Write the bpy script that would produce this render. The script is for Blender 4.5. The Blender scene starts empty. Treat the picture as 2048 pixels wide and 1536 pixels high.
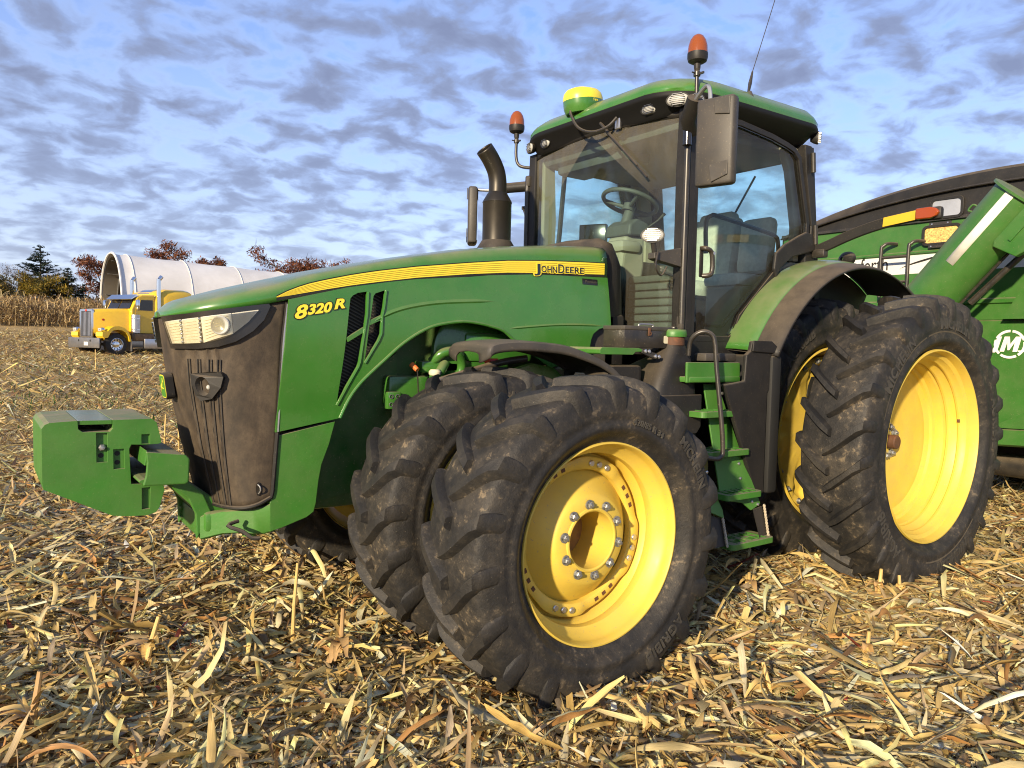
import bpy, bmesh, math, random
import numpy as np
from mathutils import Vector, Matrix, Quaternion
from mathutils.geometry import tessellate_polygon
random.seed(7)
rng = np.random.default_rng(7)
S = bpy.context.scene
COL = S.collection
R_ = math.radians

# ------------------------------------------------------------------ camera
cam_d = bpy.data.cameras.new("camera")
cam_d.sensor_fit = 'HORIZONTAL'
cam_d.sensor_width = 36.0
cam_d.lens = 36.0 * 1490.9 / 2048.0
cam_d.clip_start = 0.05
cam_d.clip_end = 3000.0
cam = bpy.data.objects.new("camera", cam_d)
COL.objects.link(cam)
_r = Vector((-0.81101952, 0.58454542, 0.02353701))
_d = Vector((0.01192518, 0.05674318, -0.99831759))
_f = Vector((-0.58489753, -0.80937437, -0.05299063))
_m = Matrix((( _r.x, -_d.x, -_f.x, 5.32296), (_r.y, -_d.y, -_f.y, 4.11049), (_r.z, -_d.z, -_f.z, 1.58142), (0, 0, 0, 1)))
cam.matrix_world = _m
S.camera = cam
CAMP = np.array([5.32296, 4.11049, 1.58142])

# ------------------------------------------------------------------ sky and sun
SUN_AZ, SUN_EL = R_(62.0), R_(17.0)          # from +Y towards +X
SUN = Vector((math.sin(SUN_AZ) * math.cos(SUN_EL), math.cos(SUN_AZ) * math.cos(SUN_EL), math.sin(SUN_EL)))
W = bpy.data.worlds.new("World")
S.world = W
W.use_nodes = True
nt = W.node_tree
for n in list(nt.nodes):
    nt.nodes.remove(n)
N = nt.nodes.new
L = nt.links.new
out = N('ShaderNodeOutputWorld'); bg = N('ShaderNodeBackground')
bg.inputs['Strength'].default_value = 0.15
sky = N('ShaderNodeTexSky'); sky.sky_type = 'NISHITA'; sky.sun_disc = False
sky.sun_elevation = SUN_EL; sky.sun_rotation = SUN_AZ
sky.air_density = 1.0; sky.dust_density = 0.6; sky.ozone_density = 2.5
tc = N('ShaderNodeTexCoord'); sep = N('ShaderNodeSeparateXYZ'); L(tc.outputs['Generated'], sep.inputs[0])
def wm(op, a, b=None, c=None):
    n = N('ShaderNodeMath'); n.operation = op
    for i, v in enumerate((a, b, c)):
        if v is None: continue
        if isinstance(v, (int, float)): n.inputs[i].default_value = v
        else: L(v, n.inputs[i])
    return n.outputs[0]
zc = wm('MAXIMUM', sep.outputs[2], 0.0)
den = wm('ADD', zc, 0.24)
cx = N('ShaderNodeCombineXYZ'); L(wm('DIVIDE', sep.outputs[0], den), cx.inputs[0]); L(wm('DIVIDE', sep.outputs[1], den), cx.inputs[1])
def wnoise(scale, detail, rough, dist=0.0, lac=2.0):
    n = N('ShaderNodeTexNoise'); n.inputs['Scale'].default_value = scale; n.inputs['Detail'].default_value = detail
    n.inputs['Roughness'].default_value = rough; n.inputs['Distortion'].default_value = dist; n.inputs['Lacunarity'].default_value = lac
    L(cx.outputs[0], n.inputs['Vector']); return n.outputs['Fac']
puff = wnoise(8.8, 6.0, 0.52, 0.3)
big = wnoise(1.5, 3.0, 0.5)
dens = wm('ADD', wm('MULTIPLY', puff, 0.66), wm('MULTIPLY', big, 0.34))
cov = N('ShaderNodeValToRGB'); L(dens, cov.inputs[0])
cov.color_ramp.elements[0].position = 0.385; cov.color_ramp.elements[0].color = (0, 0, 0, 1)
cov.color_ramp.elements[1].position = 0.56; cov.color_ramp.elements[1].color = (1, 1, 1, 1)
ccol = N('ShaderNodeValToRGB'); L(dens, ccol.inputs[0])
e = ccol.color_ramp.elements
e[0].position = 0.43; e[0].color = (2.05, 2.50, 3.45, 1)
e[1].position = 0.62; e[1].color = (0.84, 0.98, 1.50, 1)
k = e.new(0.505); k.color = (1.12, 1.37, 2.10, 1)
mixc = N('ShaderNodeMix'); mixc.data_type = 'RGBA'
skm = N('ShaderNodeMix'); skm.data_type = 'RGBA'; skm.blend_type = 'MULTIPLY'; skm.inputs[0].default_value = 1.0
L(sky.outputs[0], skm.inputs[6]); skm.inputs[7].default_value = (0.52, 0.63, 0.93, 1)
# high thin haze: paler towards the horizon all the way round
hz = N('ShaderNodeMix'); hz.data_type = 'RGBA'
L(wm('POWER', wm('SUBTRACT', 1.0, zc), 3.6), hz.inputs[0]); L(skm.outputs[2], hz.inputs[6]); hz.inputs[7].default_value = (2.75, 2.9, 3.2, 1)
thin = N('ShaderNodeMapRange'); L(zc, thin.inputs[0]); thin.inputs[1].default_value = 0.0; thin.inputs[2].default_value = 0.26; thin.inputs[3].default_value = 0.48; thin.inputs[4].default_value = 0.90
L(wm('MULTIPLY', cov.outputs[0], thin.outputs[0]), mixc.inputs[0]); L(hz.outputs[2], mixc.inputs[6]); L(ccol.outputs[0], mixc.inputs[7])
L(mixc.outputs[2], bg.inputs['Color']); L(bg.outputs[0], out.inputs['Surface'])

sl = bpy.data.lights.new("sun", 'SUN'); sl.energy = 3.9; sl.angle = R_(1.6); sl.color = (1.0, 0.82, 0.57)
sun = bpy.data.objects.new("sun", sl); COL.objects.link(sun)
sun.rotation_euler = SUN.to_track_quat('Z', 'Y').to_euler(); sun.location = (20, 12, 12)
S.view_settings.view_transform = 'Standard'; S.view_settings.look = 'None'
S.view_settings.gamma = 1.0; S.view_settings.use_curve_mapping = False
S.view_settings.exposure = 1.0
S.cycles.use_denoising = True; S.cycles.filter_width = 1.1
S.cycles.max_bounces = 8; S.cycles.transparent_max_bounces = 24
S.cycles.caustics_reflective = False; S.cycles.caustics_refractive = False

# ------------------------------------------------------------------ materials
DUST = (0.30, 0.235, 0.155)
def mat(name, base, rough=0.5, metal=0.0, vary=0.12, vscale=6.0, dust=0.0, dscale=5.0, dustcol=DUST, speck=0.0, coat=0.0,
        bump=0.0, bscale=60.0, spec=0.5, rust=0.0, alldust=0.0, stretch=None):
    m = bpy.data.materials.new(name); m.use_nodes = True
    t = m.node_tree; p = t.nodes['Principled BSDF']
    n = t.nodes.new; l = t.links.new
    tcn = n('ShaderNodeTexCoord'); vec = tcn.outputs['Object']
    if stretch:
        mp = n('ShaderNodeMapping'); mp.inputs['Scale'].default_value = stretch; l(vec, mp.inputs['Vector']); vec = mp.outputs[0]
    def noise(sc, det=4.0, ro=0.55):
        q = n('ShaderNodeTexNoise'); q.inputs['Scale'].default_value = sc; q.inputs['Detail'].default_value = det
        q.inputs['Roughness'].default_value = ro; l(vec, q.inputs['Vector']); return q.outputs['Fac']
    def math_(op, a, b=None):
        q = n('ShaderNodeMath'); q.operation = op; q.use_clamp = op in ('MULTIPLY', 'ADD') and False
        for i, v in enumerate((a, b)):
            if v is None: continue
            if isinstance(v, (int, float)): q.inputs[i].default_value = v
            else: l(v, q.inputs[i])
        return q.outputs[0]
    def mr(v, a, b, c=0.0, d=1.0):
        q = n('ShaderNodeMapRange'); l(v, q.inputs[0]); q.inputs[1].default_value = a; q.inputs[2].default_value = b
        q.inputs[3].default_value = c; q.inputs[4].default_value = d; return q.outputs[0]
    def mix(f, a, b):
        q = n('ShaderNodeMix'); q.data_type = 'RGBA'
        if isinstance(f, float): q.inputs[0].default_value = f
        else: l(f, q.inputs[0])
        for i, v in ((6, a), (7, b)):
            if isinstance(v, tuple): q.inputs[i].default_value = (*v[:3], 1)
            else: l(v, q.inputs[i])
        return q.outputs[2]
    lo = tuple(c * (1 - vary) for c in base); hi = tuple(min(1, c * (1 + vary)) for c in base)
    col = mix(mr(noise(vscale), 0.3, 0.7), lo, hi)
    rgh = None
    if dust or alldust:
        geo = n('ShaderNodeNewGeometry'); sx = n('ShaderNodeSeparateXYZ'); l(geo.outputs['Normal'], sx.inputs[0])
        nz = mr(noise(dscale, 6.0, 0.65), 0.30, 0.62)
        f = math_('MULTIPLY', mr(sx.outputs[2], 0.15, 0.9, 0.0, dust), math_('ADD', math_('MULTIPLY', nz, 0.6), 0.45))
        if alldust: f = math_('MAXIMUM', f, math_('MULTIPLY', nz, alldust))
        f = math_('MINIMUM', f, 0.97)
        col = mix(f, col, dustcol)
        rgh = math_('ADD', math_('MULTIPLY', f, 0.9 - rough), rough)
    if speck:
        f2 = math_('MULTIPLY', mr(noise(95.0, 2.0, 0.6), 0.655, 0.70), speck)
        col = mix(f2, col, (0.34, 0.27, 0.17))
    if rust:
        f3 = math_('MULTIPLY', mr(noise(11.0, 6.0, 0.7), 0.56, 0.66), rust)
        col = mix(f3, col, (0.16, 0.06, 0.025))
    l(col, p.inputs['Base Color'])
    if rgh is not None: l(rgh, p.inputs['Roughness'])
    else: p.inputs['Roughness'].default_value = rough
    p.inputs['Metallic'].default_value = metal
    p.inputs['Specular IOR Level'].default_value = spec
    p.inputs['Coat Weight'].default_value = coat; p.inputs['Coat Roughness'].default_value = 0.12
    if bump:
        b = n('ShaderNodeBump'); b.inputs['Strength'].default_value = bump; b.inputs['Distance'].default_value = 0.01
        l(noise(bscale, 5.0, 0.6), b.inputs['Height']); l(b.outputs[0], p.inputs['Normal'])
    return m

M = {}
M['green'] = mat('green_paint', (0.034, 0.160, 0.018), 0.24, dust=0.55, coat=0.5, speck=0.10, alldust=0.07, vary=0.06, bump=0.006, bscale=9)
M['green_cast'] = mat('green_cast_paint', (0.036, 0.165, 0.017), 0.42, dust=0.8, bump=0.10, bscale=38, speck=0.12, alldust=0.10, vary=0.10)
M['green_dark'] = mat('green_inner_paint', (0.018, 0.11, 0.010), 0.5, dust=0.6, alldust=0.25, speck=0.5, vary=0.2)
M['green_cart'] = mat('green_cart_paint', (0.028, 0.130, 0.016), 0.33, dust=0.6, alldust=0.10, speck=0.25, vary=0.08, bump=0.015, bscale=5)
M['yellow'] = mat('yellow_wheel_paint', (0.67, 0.485, 0.06), 0.40, dust=0.30, speck=0.6, alldust=0.24, dustcol=(0.46, 0.33, 0.13), vary=0.06, dscale=9)
M['stripe'] = mat('yellow_stripe_film', (0.84, 0.68, 0.045), 0.35, vary=0.03)
M['blackp'] = mat('black_plastic', (0.0135, 0.0135, 0.0138), 0.5, dust=0.40, alldust=0.03, speck=0.12, spec=0.32, vary=0.2, bump=0.05, bscale=240)
M['blackm'] = mat('black_metal_paint', (0.014, 0.014, 0.014), 0.32, dust=0.5, alldust=0.10, speck=0.25)
M['blackg'] = mat('black_gloss', (0.009, 0.009, 0.010), 0.16, coat=0.5, alldust=0.03)
M['greyp'] = mat('dusty_grey_plastic', (0.040, 0.037, 0.033), 0.5, dust=0.55, alldust=0.18, dustcol=(0.17, 0.14, 0.10), speck=0.25, bump=0.05, bscale=160)
M['dark'] = mat('unlit_black', (0.010, 0.010, 0.009), 0.7, dust=0.4)  # near-black colour paints in the shade of unlit inner parts and holes
M['muffler'] = mat('exhaust_black_steel', (0.030, 0.027, 0.022), 0.36, metal=0.55, alldust=0.12, dustcol=(0.10, 0.075, 0.05))
M['steel'] = mat('zinc_bolt_steel', (0.42, 0.44, 0.45), 0.42, metal=0.9, alldust=0.25)
M['chrome'] = mat('chrome', (0.72, 0.73, 0.75), 0.10, metal=1.0, vary=0.02)
M['alu'] = mat('brushed_aluminium', (0.55, 0.55, 0.56), 0.34, metal=0.9, vary=0.08)
M['rust'] = mat('rusty_steel', (0.10, 0.045, 0.022), 0.75, rust=0.8, vary=0.3)
M['tanbeige'] = mat('cab_beige_trim', (0.30, 0.27, 0.205), 0.7, vary=0.06)
M['greytrim'] = mat('cab_grey_trim', (0.075, 0.078, 0.070), 0.6, vary=0.08)
M['seat'] = mat('seat_fabric_grey', (0.55, 0.53, 0.46), 0.85, vary=0.12, vscale=30)
M['white'] = mat('white_film', (0.78, 0.77, 0.70), 0.5, alldust=0.12)
M['cream'] = mat('pale_plastic', (0.66, 0.62, 0.44), 0.5)
M['redp'] = mat('red_plastic', (0.55, 0.045, 0.025), 0.4)
M['orange'] = mat('orange_cap', (0.62, 0.16, 0.04), 0.45)
M['rope'] = mat('rope_fibre', (0.42, 0.36, 0.26), 0.9, vary=0.3, vscale=60)
M['mirrorglass'] = mat('mirror_glass', (0.78, 0.80, 0.82), 0.04, metal=1.0, vary=0.0)

def lens_mat(name, col, rough=0.08, alpha=0.35):
    m = bpy.data.materials.new(name); m.use_nodes = True
    t = m.node_tree; p = t.nodes['Principled BSDF']
    p.inputs['Base Color'].default_value = (*col, 1); p.inputs['Roughness'].default_value = rough
    p.inputs['Transmission Weight'].default_value = alpha; p.inputs['IOR'].default_value = 1.3
    p.inputs['Coat Weight'].default_value = 0.6; p.inputs['Coat Roughness'].default_value = 0.05
    return m
M['amber'] = lens_mat('amber_lens', (0.33, 0.085, 0.016), 0.20, 0.30)
M['amber2'] = lens_mat('orange_marker_lens', (0.36, 0.065, 0.010), 0.18, 0.2)
M['lamp'] = lens_mat('clear_lamp_lens', (0.52, 0.52, 0.48), 0.25, 0.2)

def glass_mat(name, tint=(0.80, 0.97, 0.925), dirt=0.10, wiped=None, film=(0.36, 0.32, 0.24)):
    """thin pane: tinted see-through, fresnel reflection, a film of dust"""
    m = bpy.data.materials.new(name); m.use_nodes = True
    t = m.node_tree; n = t.nodes.new; l = t.links.new
    for q in list(t.nodes): t.nodes.remove(q)
    o = n('ShaderNodeOutputMaterial'); tr = n('ShaderNodeBsdfTransparent'); tr.inputs[0].default_value = (*tint, 1)
    gl = n('ShaderNodeBsdfGlossy'); gl.inputs['Roughness'].default_value = 0.03; gl.inputs['Color'].default_value = (0.9, 0.95, 0.95, 1)
    fr = n('ShaderNodeFresnel'); fr.inputs['IOR'].default_value = 1.42
    m1 = n('ShaderNodeMixShader'); l(fr.outputs[0], m1.inputs[0]); l(tr.outputs[0], m1.inputs[1]); l(gl.outputs[0], m1.inputs[2])
    df = n('ShaderNodeBsdfDiffuse'); df.inputs[0].default_value = (*film, 1)
    tcn = n('ShaderNodeTexCoord')
    nz = n('ShaderNodeTexNoise'); nz.inputs['Scale'].default_value = 4.0; nz.inputs['Detail'].default_value = 8.0; nz.inputs['Roughness'].default_value = 0.7
    mp = n('ShaderNodeMapping'); mp.inputs['Scale'].default_value = (1.6, 1.6, 0.7); l(tcn.outputs['Object'], mp.inputs[0]); l(mp.outputs[0], nz.inputs['Vector'])
    r = n('ShaderNodeMapRange'); l(nz.outputs[0], r.inputs[0]); r.inputs[1].default_value = 0.3; r.inputs[2].default_value = 0.75
    r.inputs[3].default_value = dirt * 0.4; r.inputs[4].default_value = dirt * 1.6
    fac = r.outputs[0]
    if wiped:                                   # cleaner sector swept by the wiper; grime beyond its rim
        (cy, cz, rad, extra) = wiped
        sx = n('ShaderNodeSeparateXYZ'); l(tcn.outputs['Object'], sx.inputs[0])
        def mt(op, a, b=None):
            q = n('ShaderNodeMath'); q.operation = op
            for i, v in enumerate((a, b)):
                if v is None: continue
                if isinstance(v, (int, float)): q.inputs[i].default_value = v
                else: l(v, q.inputs[i])
            return q.outputs[0]
        dy = mt('SUBTRACT', sx.outputs[1], cy); dz = mt('SUBTRACT', sx.outputs[2], cz)
        rr = mt('SQRT', mt('ADD', mt('MULTIPLY', dy, dy), mt('MULTIPLY', dz, dz)))
        ang = mt('ABSOLUTE', mt('ARCTAN2', dy, mt('MULTIPLY', dz, -1.0)))
        outside = mt('MAXIMUM', mt('GREATER_THAN', rr, rad), mt('GREATER_THAN', ang, 0.86))
        top = n('ShaderNodeMapRange'); l(sx.outputs[2], top.inputs[0]); top.inputs[1].default_value = 2.55; top.inputs[2].default_value = 3.02
        top.inputs[3].default_value = 0.25; top.inputs[4].default_value = 1.0
        fac = mt('ADD', fac, mt('MULTIPLY', mt('MULTIPLY', outside, extra), mt('MULTIPLY', top.outputs[0], mt('ADD', nz.outputs[0], 0.35))))
    m2 = n('ShaderNodeMixShader'); l(fac, m2.inputs[0]); l(m1.outputs[0], m2.inputs[1]); l(df.outputs[0], m2.inputs[2])
    l(m2.outputs[0], o.inputs[0])
    return m
M['glass'] = glass_mat('cab_glass', dirt=0.05)
M['windshield'] = glass_mat('dusty_windshield', dirt=0.032, wiped=(-0.02, 3.10, 1.02, 0.20))
M['tglass'] = glass_mat('truck_glass', tint=(0.25, 0.30, 0.30), dirt=0.04)

# rubber: dust baked on the carcass between the lugs (vertex attribute "mud": 1 between lugs, 0 on worn tops)
def rubber():
    m = bpy.data.materials.new('dusty_rubber'); m.use_nodes = True
    t = m.node_tree; p = t.nodes['Principled BSDF']; n = t.nodes.new; l = t.links.new
    tcn = n('ShaderNodeTexCoord'); at = n('ShaderNodeAttribute'); at.attribute_name = 'mud'
    def noise(sc, det, ro):
        q = n('ShaderNodeTexNoise'); q.inputs['Scale'].default_value = sc; q.inputs['Detail'].default_value = det
        q.inputs['Roughness'].default_value = ro; l(tcn.outputs['Object'], q.inputs['Vector']); return q.outputs['Fac']
    def mr(v, a, b, c=0.0, d=1.0):
        q = n('ShaderNodeMapRange'); l(v, q.inputs[0]); q.inputs[1].default_value = a; q.inputs[2].default_value = b
        q.inputs[3].default_value = c; q.inputs[4].default_value = d; return q.outputs[0]
    def mt(op, a, b):
        q = n('ShaderNodeMath'); q.operation = op
        for i, v in enumerate((a, b)):
            if isinstance(v, (int, float)): q.inputs[i].default_value = v
            else: l(v, q.inputs[i])
        return q.outputs[0]
    def mix(f, a, b):
        q = n('ShaderNodeMix'); q.data_type = 'RGBA'; l(f, q.inputs[0])
        for i, v in ((6, a), (7, b)):
            if isinstance(v, tuple): q.inputs[i].default_value = (*v, 1)
            else: l(v, q.inputs[i])
        return q.outputs[2]
    n1 = noise(5.5, 9.0, 0.68); n2 = noise(26.0, 6.0, 0.7); n3 = noise(130.0, 3.0, 0.6)
    col = mix(mr(n1, 0.34, 0.66), (0.013, 0.013, 0.0135), (0.033, 0.030, 0.026))
    grime = mt('MULTIPLY', mr(mt('ADD', mt('MULTIPLY', n1, 0.55), mt('MULTIPLY', n2, 0.45)), 0.47, 0.64), mt('ADD', mt('MULTIPLY', at.outputs['Fac'], 0.55), 0.14))
    col = mix(grime, col, (0.078, 0.066, 0.050))
    mud = mt('MULTIPLY', mr(n2, 0.56, 0.64), mt('MULTIPLY', at.outputs['Fac'], mr(n1, 0.47, 0.56)))
    col = mix(mud, col, (0.16, 0.125, 0.08))
    col = mix(mt('MULTIPLY', mr(n3, 0.70, 0.74), 0.5), col, (0.30, 0.26, 0.18))
    l(col, p.inputs['Base Color']); p.inputs['Roughness'].default_value = 0.62; p.inputs['Specular IOR Level'].default_value = 0.35
    b = n('ShaderNodeBump'); b.inputs['Strength'].default_value = 0.55; b.inputs['Distance'].default_value = 0.012
    l(mt('ADD', mt('MULTIPLY', n2, 0.7), mt('MULTIPLY', n3, 0.25)), b.inputs['Height']); l(b.outputs[0], p.inputs['Normal'])
    return m
M['rubber'] = rubber()
M['letter'] = mat('raised_rubber_letters', (0.044, 0.040, 0.033), 0.75, vary=0.35, vscale=14)

# ------------------------------------------------------------------ mesh helpers
class MB:
    def __init__(s): s.v = []; s.f = []
    def add(s, vs, fs):
        o = len(s.v); s.v += [tuple(map(float, q)) for q in vs]; s.f += [tuple(i + o for i in q) for q in fs]; return s
    def box(s, c, size, rot=None, ch=0.0):
        hx, hy, hz = (q / 2 for q in size)
        if ch <= 0:
            vs = [Vector((x, y, z)) for x in (-hx, hx) for y in (-hy, hy) for z in (-hz, hz)]
            fs = [(0, 1, 3, 2), (4, 6, 7, 5), (0, 4, 5, 1), (2, 3, 7, 6), (0, 2, 6, 4), (1, 5, 7, 3)]
        else:
            bm = bmesh.new(); bmesh.ops.create_cube(bm, size=1.0)
            for q in bm.verts: q.co = Vector((q.co.x * size[0], q.co.y * size[1], q.co.z * size[2]))
            bmesh.ops.bevel(bm, geom=bm.edges[:], offset=ch, segments=2, profile=0.5, affect='EDGES')
            bm.verts.index_update(); vs = [q.co.copy() for q in bm.verts]; fs = [[q.index for q in f.verts] for f in bm.faces]; bm.free()
        if rot is not None:
            vs = [rot @ q for q in vs]
        c = Vector(c); return s.add([q + c for q in vs], fs)
    def cyl(s, p0, p1, r0, r1=None, n=16, caps=True):
        r1 = r0 if r1 is None else r1
        p0 = Vector(p0); p1 = Vector(p1); d = (p1 - p0).normalized()
        a = d.orthogonal().normalized(); b = d.cross(a)
        vs = []
        for p, r in ((p0, r0), (p1, r1)):
            vs += [p + (a * math.cos(2 * math.pi * i / n) + b * math.sin(2 * math.pi * i / n)) * r for i in range(n)]
        fs = [(i, (i + 1) % n, n + (i + 1) % n, n + i) for i in range(n)]
        if caps: fs += [tuple(range(n - 1, -1, -1)), tuple(range(n, 2 * n))]
        return s.add(vs, fs)
    def tube(s, pts, r, n=10, smooth=0, caps=True):
        pts = [Vector(p) for p in pts]
        if smooth:
            pts = catmull(pts, smooth)
        rs = list(np.interp(np.linspace(0, 1, len(pts)), np.linspace(0, 1, len(r)), r)) if hasattr(r, '__len__') else [r] * len(pts)
        vs = []; t0 = (pts[1] - pts[0]).normalized(); a = t0.orthogonal().normalized()
        for i, p in enumerate(pts):
            t = (pts[min(i + 1, len(pts) - 1)] - pts[max(i - 1, 0)]).normalized()
            a = (a - t * a.dot(t)).normalized(); b = t.cross(a)
            vs += [p + (a * math.cos(2 * math.pi * j / n) + b * math.sin(2 * math.pi * j / n)) * rs[i] for j in range(n)]
        fs = [(i * n + j, i * n + (j + 1) % n, (i + 1) * n + (j + 1) % n, (i + 1) * n + j) for i in range(len(pts) - 1) for j in range(n)]
        if caps: fs += [tuple(range(n - 1, -1, -1)), tuple(range((len(pts) - 1) * n, len(pts) * n))]
        return s.add(vs, fs)
    def lathe(s, prof, c=(0, 0, 0), axis='y', n=64, a0=0.0, a1=2 * math.pi):
        full = abs(a1 - a0 - 2 * math.pi) < 1e-6
        k = n if full else n + 1; vs = []
        for i in range(k):
            a = a0 + (a1 - a0) * i / n; ca, sa = math.cos(a), math.sin(a)
            for (h, r) in prof:
                if axis == 'y': vs.append((c[0] + r * ca, c[1] + h, c[2] + r * sa))
                elif axis == 'z': vs.append((c[0] + r * ca, c[1] + r * sa, c[2] + h))
                else: vs.append((c[0] + h, c[1] + r * ca, c[2] + r * sa))
        m = len(prof)
        fs = [(i * m + j, i * m + j + 1, ((i + 1) % k) * m + j + 1, ((i + 1) % k) * m + j) for i in range(n if full else n) for j in range(m - 1)]
        return s.add(vs, fs)
    def prism(s, poly, t0, t1, to3, holes=()):
        """poly (2D) between depths t0 and t1; to3(a, b, t) -> 3D; holes are 2D loops"""
        loops = [list(poly)] + [list(h) for h in holes]
        flat = [p for lp in loops for p in lp]; n = len(flat)
        tris = tessellate_polygon([[Vector((a, b, 0)) for a, b in lp] for lp in loops])
        vs = [to3(a, b, t0) for a, b in flat] + [to3(a, b, t1) for a, b in flat]
        fs = [tuple(q) for q in tris] + [tuple(n + i for i in reversed(q)) for q in tris]
        o = 0
        for lp in loops:
            k = len(lp)
            fs += [(o + i, o + (i + 1) % k, n + o + (i + 1) % k, n + o + i) for i in range(k)]; o += k
        return s.add(vs, fs)
    def grid(s, g, closed=False):
        r = len(g); c = len(g[0]); vs = [p for row in g for p in row]
        fs = [(i * c + j, i * c + j + 1, (i + 1) * c + j + 1, (i + 1) * c + j) for i in range(r - 1) for j in range(c - 1)]
        if closed: fs += [(i * c + c - 1, i * c, (i + 1) * c, (i + 1) * c + c - 1) for i in range(r - 1)]
        return s.add(vs, fs)
    def ball(s, c, r, n=16, m=10, sz=(1, 1, 1), z0=-math.pi / 2):
        g = [[(c[0] + r * sz[0] * math.cos(b) * math.cos(a), c[1] + r * sz[1] * math.cos(b) * math.sin(a), c[2] + r * sz[2] * math.sin(b))
              for a in [2 * math.pi * j / n for j in range(n)]] for b in [z0 + (math.pi / 2 - z0) * i / m for i in range(m + 1)]]
        return s.grid(g, True)
    def mesh(s, name, smooth=True, angle=38.0):
        me = bpy.data.meshes.new(name); me.from_pydata(s.v, [], s.f); me.validate(); 
        bm = bmesh.new(); bm.from_mesh(me); bmesh.ops.recalc_face_normals(bm, faces=bm.faces[:]); bm.to_mesh(me); bm.free()
        if smooth:
            me.polygons.foreach_set('use_smooth', [True] * len(me.polygons)); me.set_sharp_from_angle(angle=R_(angle))
        return me
    def build(s, name, m, parent=None, smooth=True, angle=38.0, bevel=0.0, solid=0.0, seg=2):
        o = bpy.data.objects.new(name, s.mesh(name, smooth, angle)); COL.objects.link(o)
        o.data.materials.append(M[m] if isinstance(m, str) else m)
        if parent is not None: o.parent = parent
        if solid:
            q = o.modifiers.new('thickness', 'SOLIDIFY'); q.thickness = solid; q.offset = -1
        if bevel:
            q = o.modifiers.new('edge', 'BEVEL'); q.width = bevel; q.segments = seg; q.limit_method = 'ANGLE'; q.angle_limit = R_(32); q.harden_normals = False
        return o

def catmull(pts, k):
    out = []
    for i in range(len(pts) - 1):
        p0 = pts[max(i - 1, 0)]; p1 = pts[i]; p2 = pts[i + 1]; p3 = pts[min(i + 2, len(pts) - 1)]
        for j in range(k):
            t = j / k
            out.append(0.5 * ((2 * p1) + (p2 - p0) * t + (2 * p0 - 5 * p1 + 4 * p2 - p3) * t * t + (3 * p1 - p0 - 3 * p2 + p3) * t ** 3))
    out.append(pts[-1]); return out
def interp(tab, x):
    xs = [p[0] for p in tab]; ys = [p[1] for p in tab]
    if xs[0] > xs[-1]: xs = xs[::-1]; ys = ys[::-1]
    return float(np.interp(x, xs, ys))
def empty(name, loc=(0, 0, 0), parent=None):
    o = bpy.data.objects.new(name, None); o.empty_display_size = 0.1; COL.objects.link(o); o.location = loc
    if parent is not None: o.parent = parent
    return o
def tag(o, label, cat, group=None, kind=None):
    if label: o['label'] = label
    if cat: o['category'] = cat
    if group: o['group'] = group
    if kind: o['kind'] = kind
    return o
def put(name, me, parent, m=None, mw=None):
    o = bpy.data.objects.new(name, me); COL.objects.link(o)
    if parent is not None: o.parent = parent
    if mw is not None: o.matrix_local = mw
    if m is not None and not me.materials: me.materials.append(M[m] if isinstance(m, str) else m)
    return o
def text_verts(s, size, extrude=0.0, shear=0.0, space=1.0, bold=0.0, res=3):
    cu = bpy.data.curves.new('t', 'FONT'); cu.body = s; cu.size = size; cu.extrude = extrude; cu.shear = shear
    cu.space_character = space; cu.offset = bold; cu.resolution_u = res; cu.align_x = 'CENTER'; cu.align_y = 'CENTER'
    ob = bpy.data.objects.new('t', cu); COL.objects.link(ob); bpy.context.view_layer.update()
    me = ob.evaluated_get(bpy.context.evaluated_depsgraph_get()).to_mesh()
    v = [q.co.copy() for q in me.vertices]; f = [tuple(p.vertices) for p in me.polygons]
    ob.to_mesh_clear(); bpy.data.objects.remove(ob); bpy.data.curves.remove(cu)
    return v, f
XZ = lambda y: (lambda a, b, t: (a, y + t, b))         # polygon in the x-z plane, depth along y
YZ = lambda x: (lambda a, b, t: (x + t, a, b))         # polygon in the y-z plane, depth along x
XY = lambda z: (lambda a, b, t: (a, b, z + t))
# ------------------------------------------------------------------ ground
_HT = np.array([(-200, 0.0), (3, 0.0), (10, 0.05), (20, 0.24), (34, 0.68), (42, 1.35), (50, 1.98), (70, 2.6), (200, 4.5), (900, 9.0)])
def hgt(x, y):
    x = np.asarray(x, float); y = np.asarray(y, float)
    b = np.interp(-y, _HT[:, 0], _HT[:, 1])
    far = np.clip((np.hypot(x - 2.0, y - 1.0) - 9.0) / 8.0, 0, 1)
    b = b + 0.026 * (1 - far)
    return b + 0.018 * np.sin(x * 8.2 + 0.6 * np.sin(y * 0.7)) * np.clip(far + 0.25, 0, 1) * 0.6 + far * 0.05 * np.sin(x * 0.31 + 1.0) * np.sin(y * 0.23)

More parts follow.
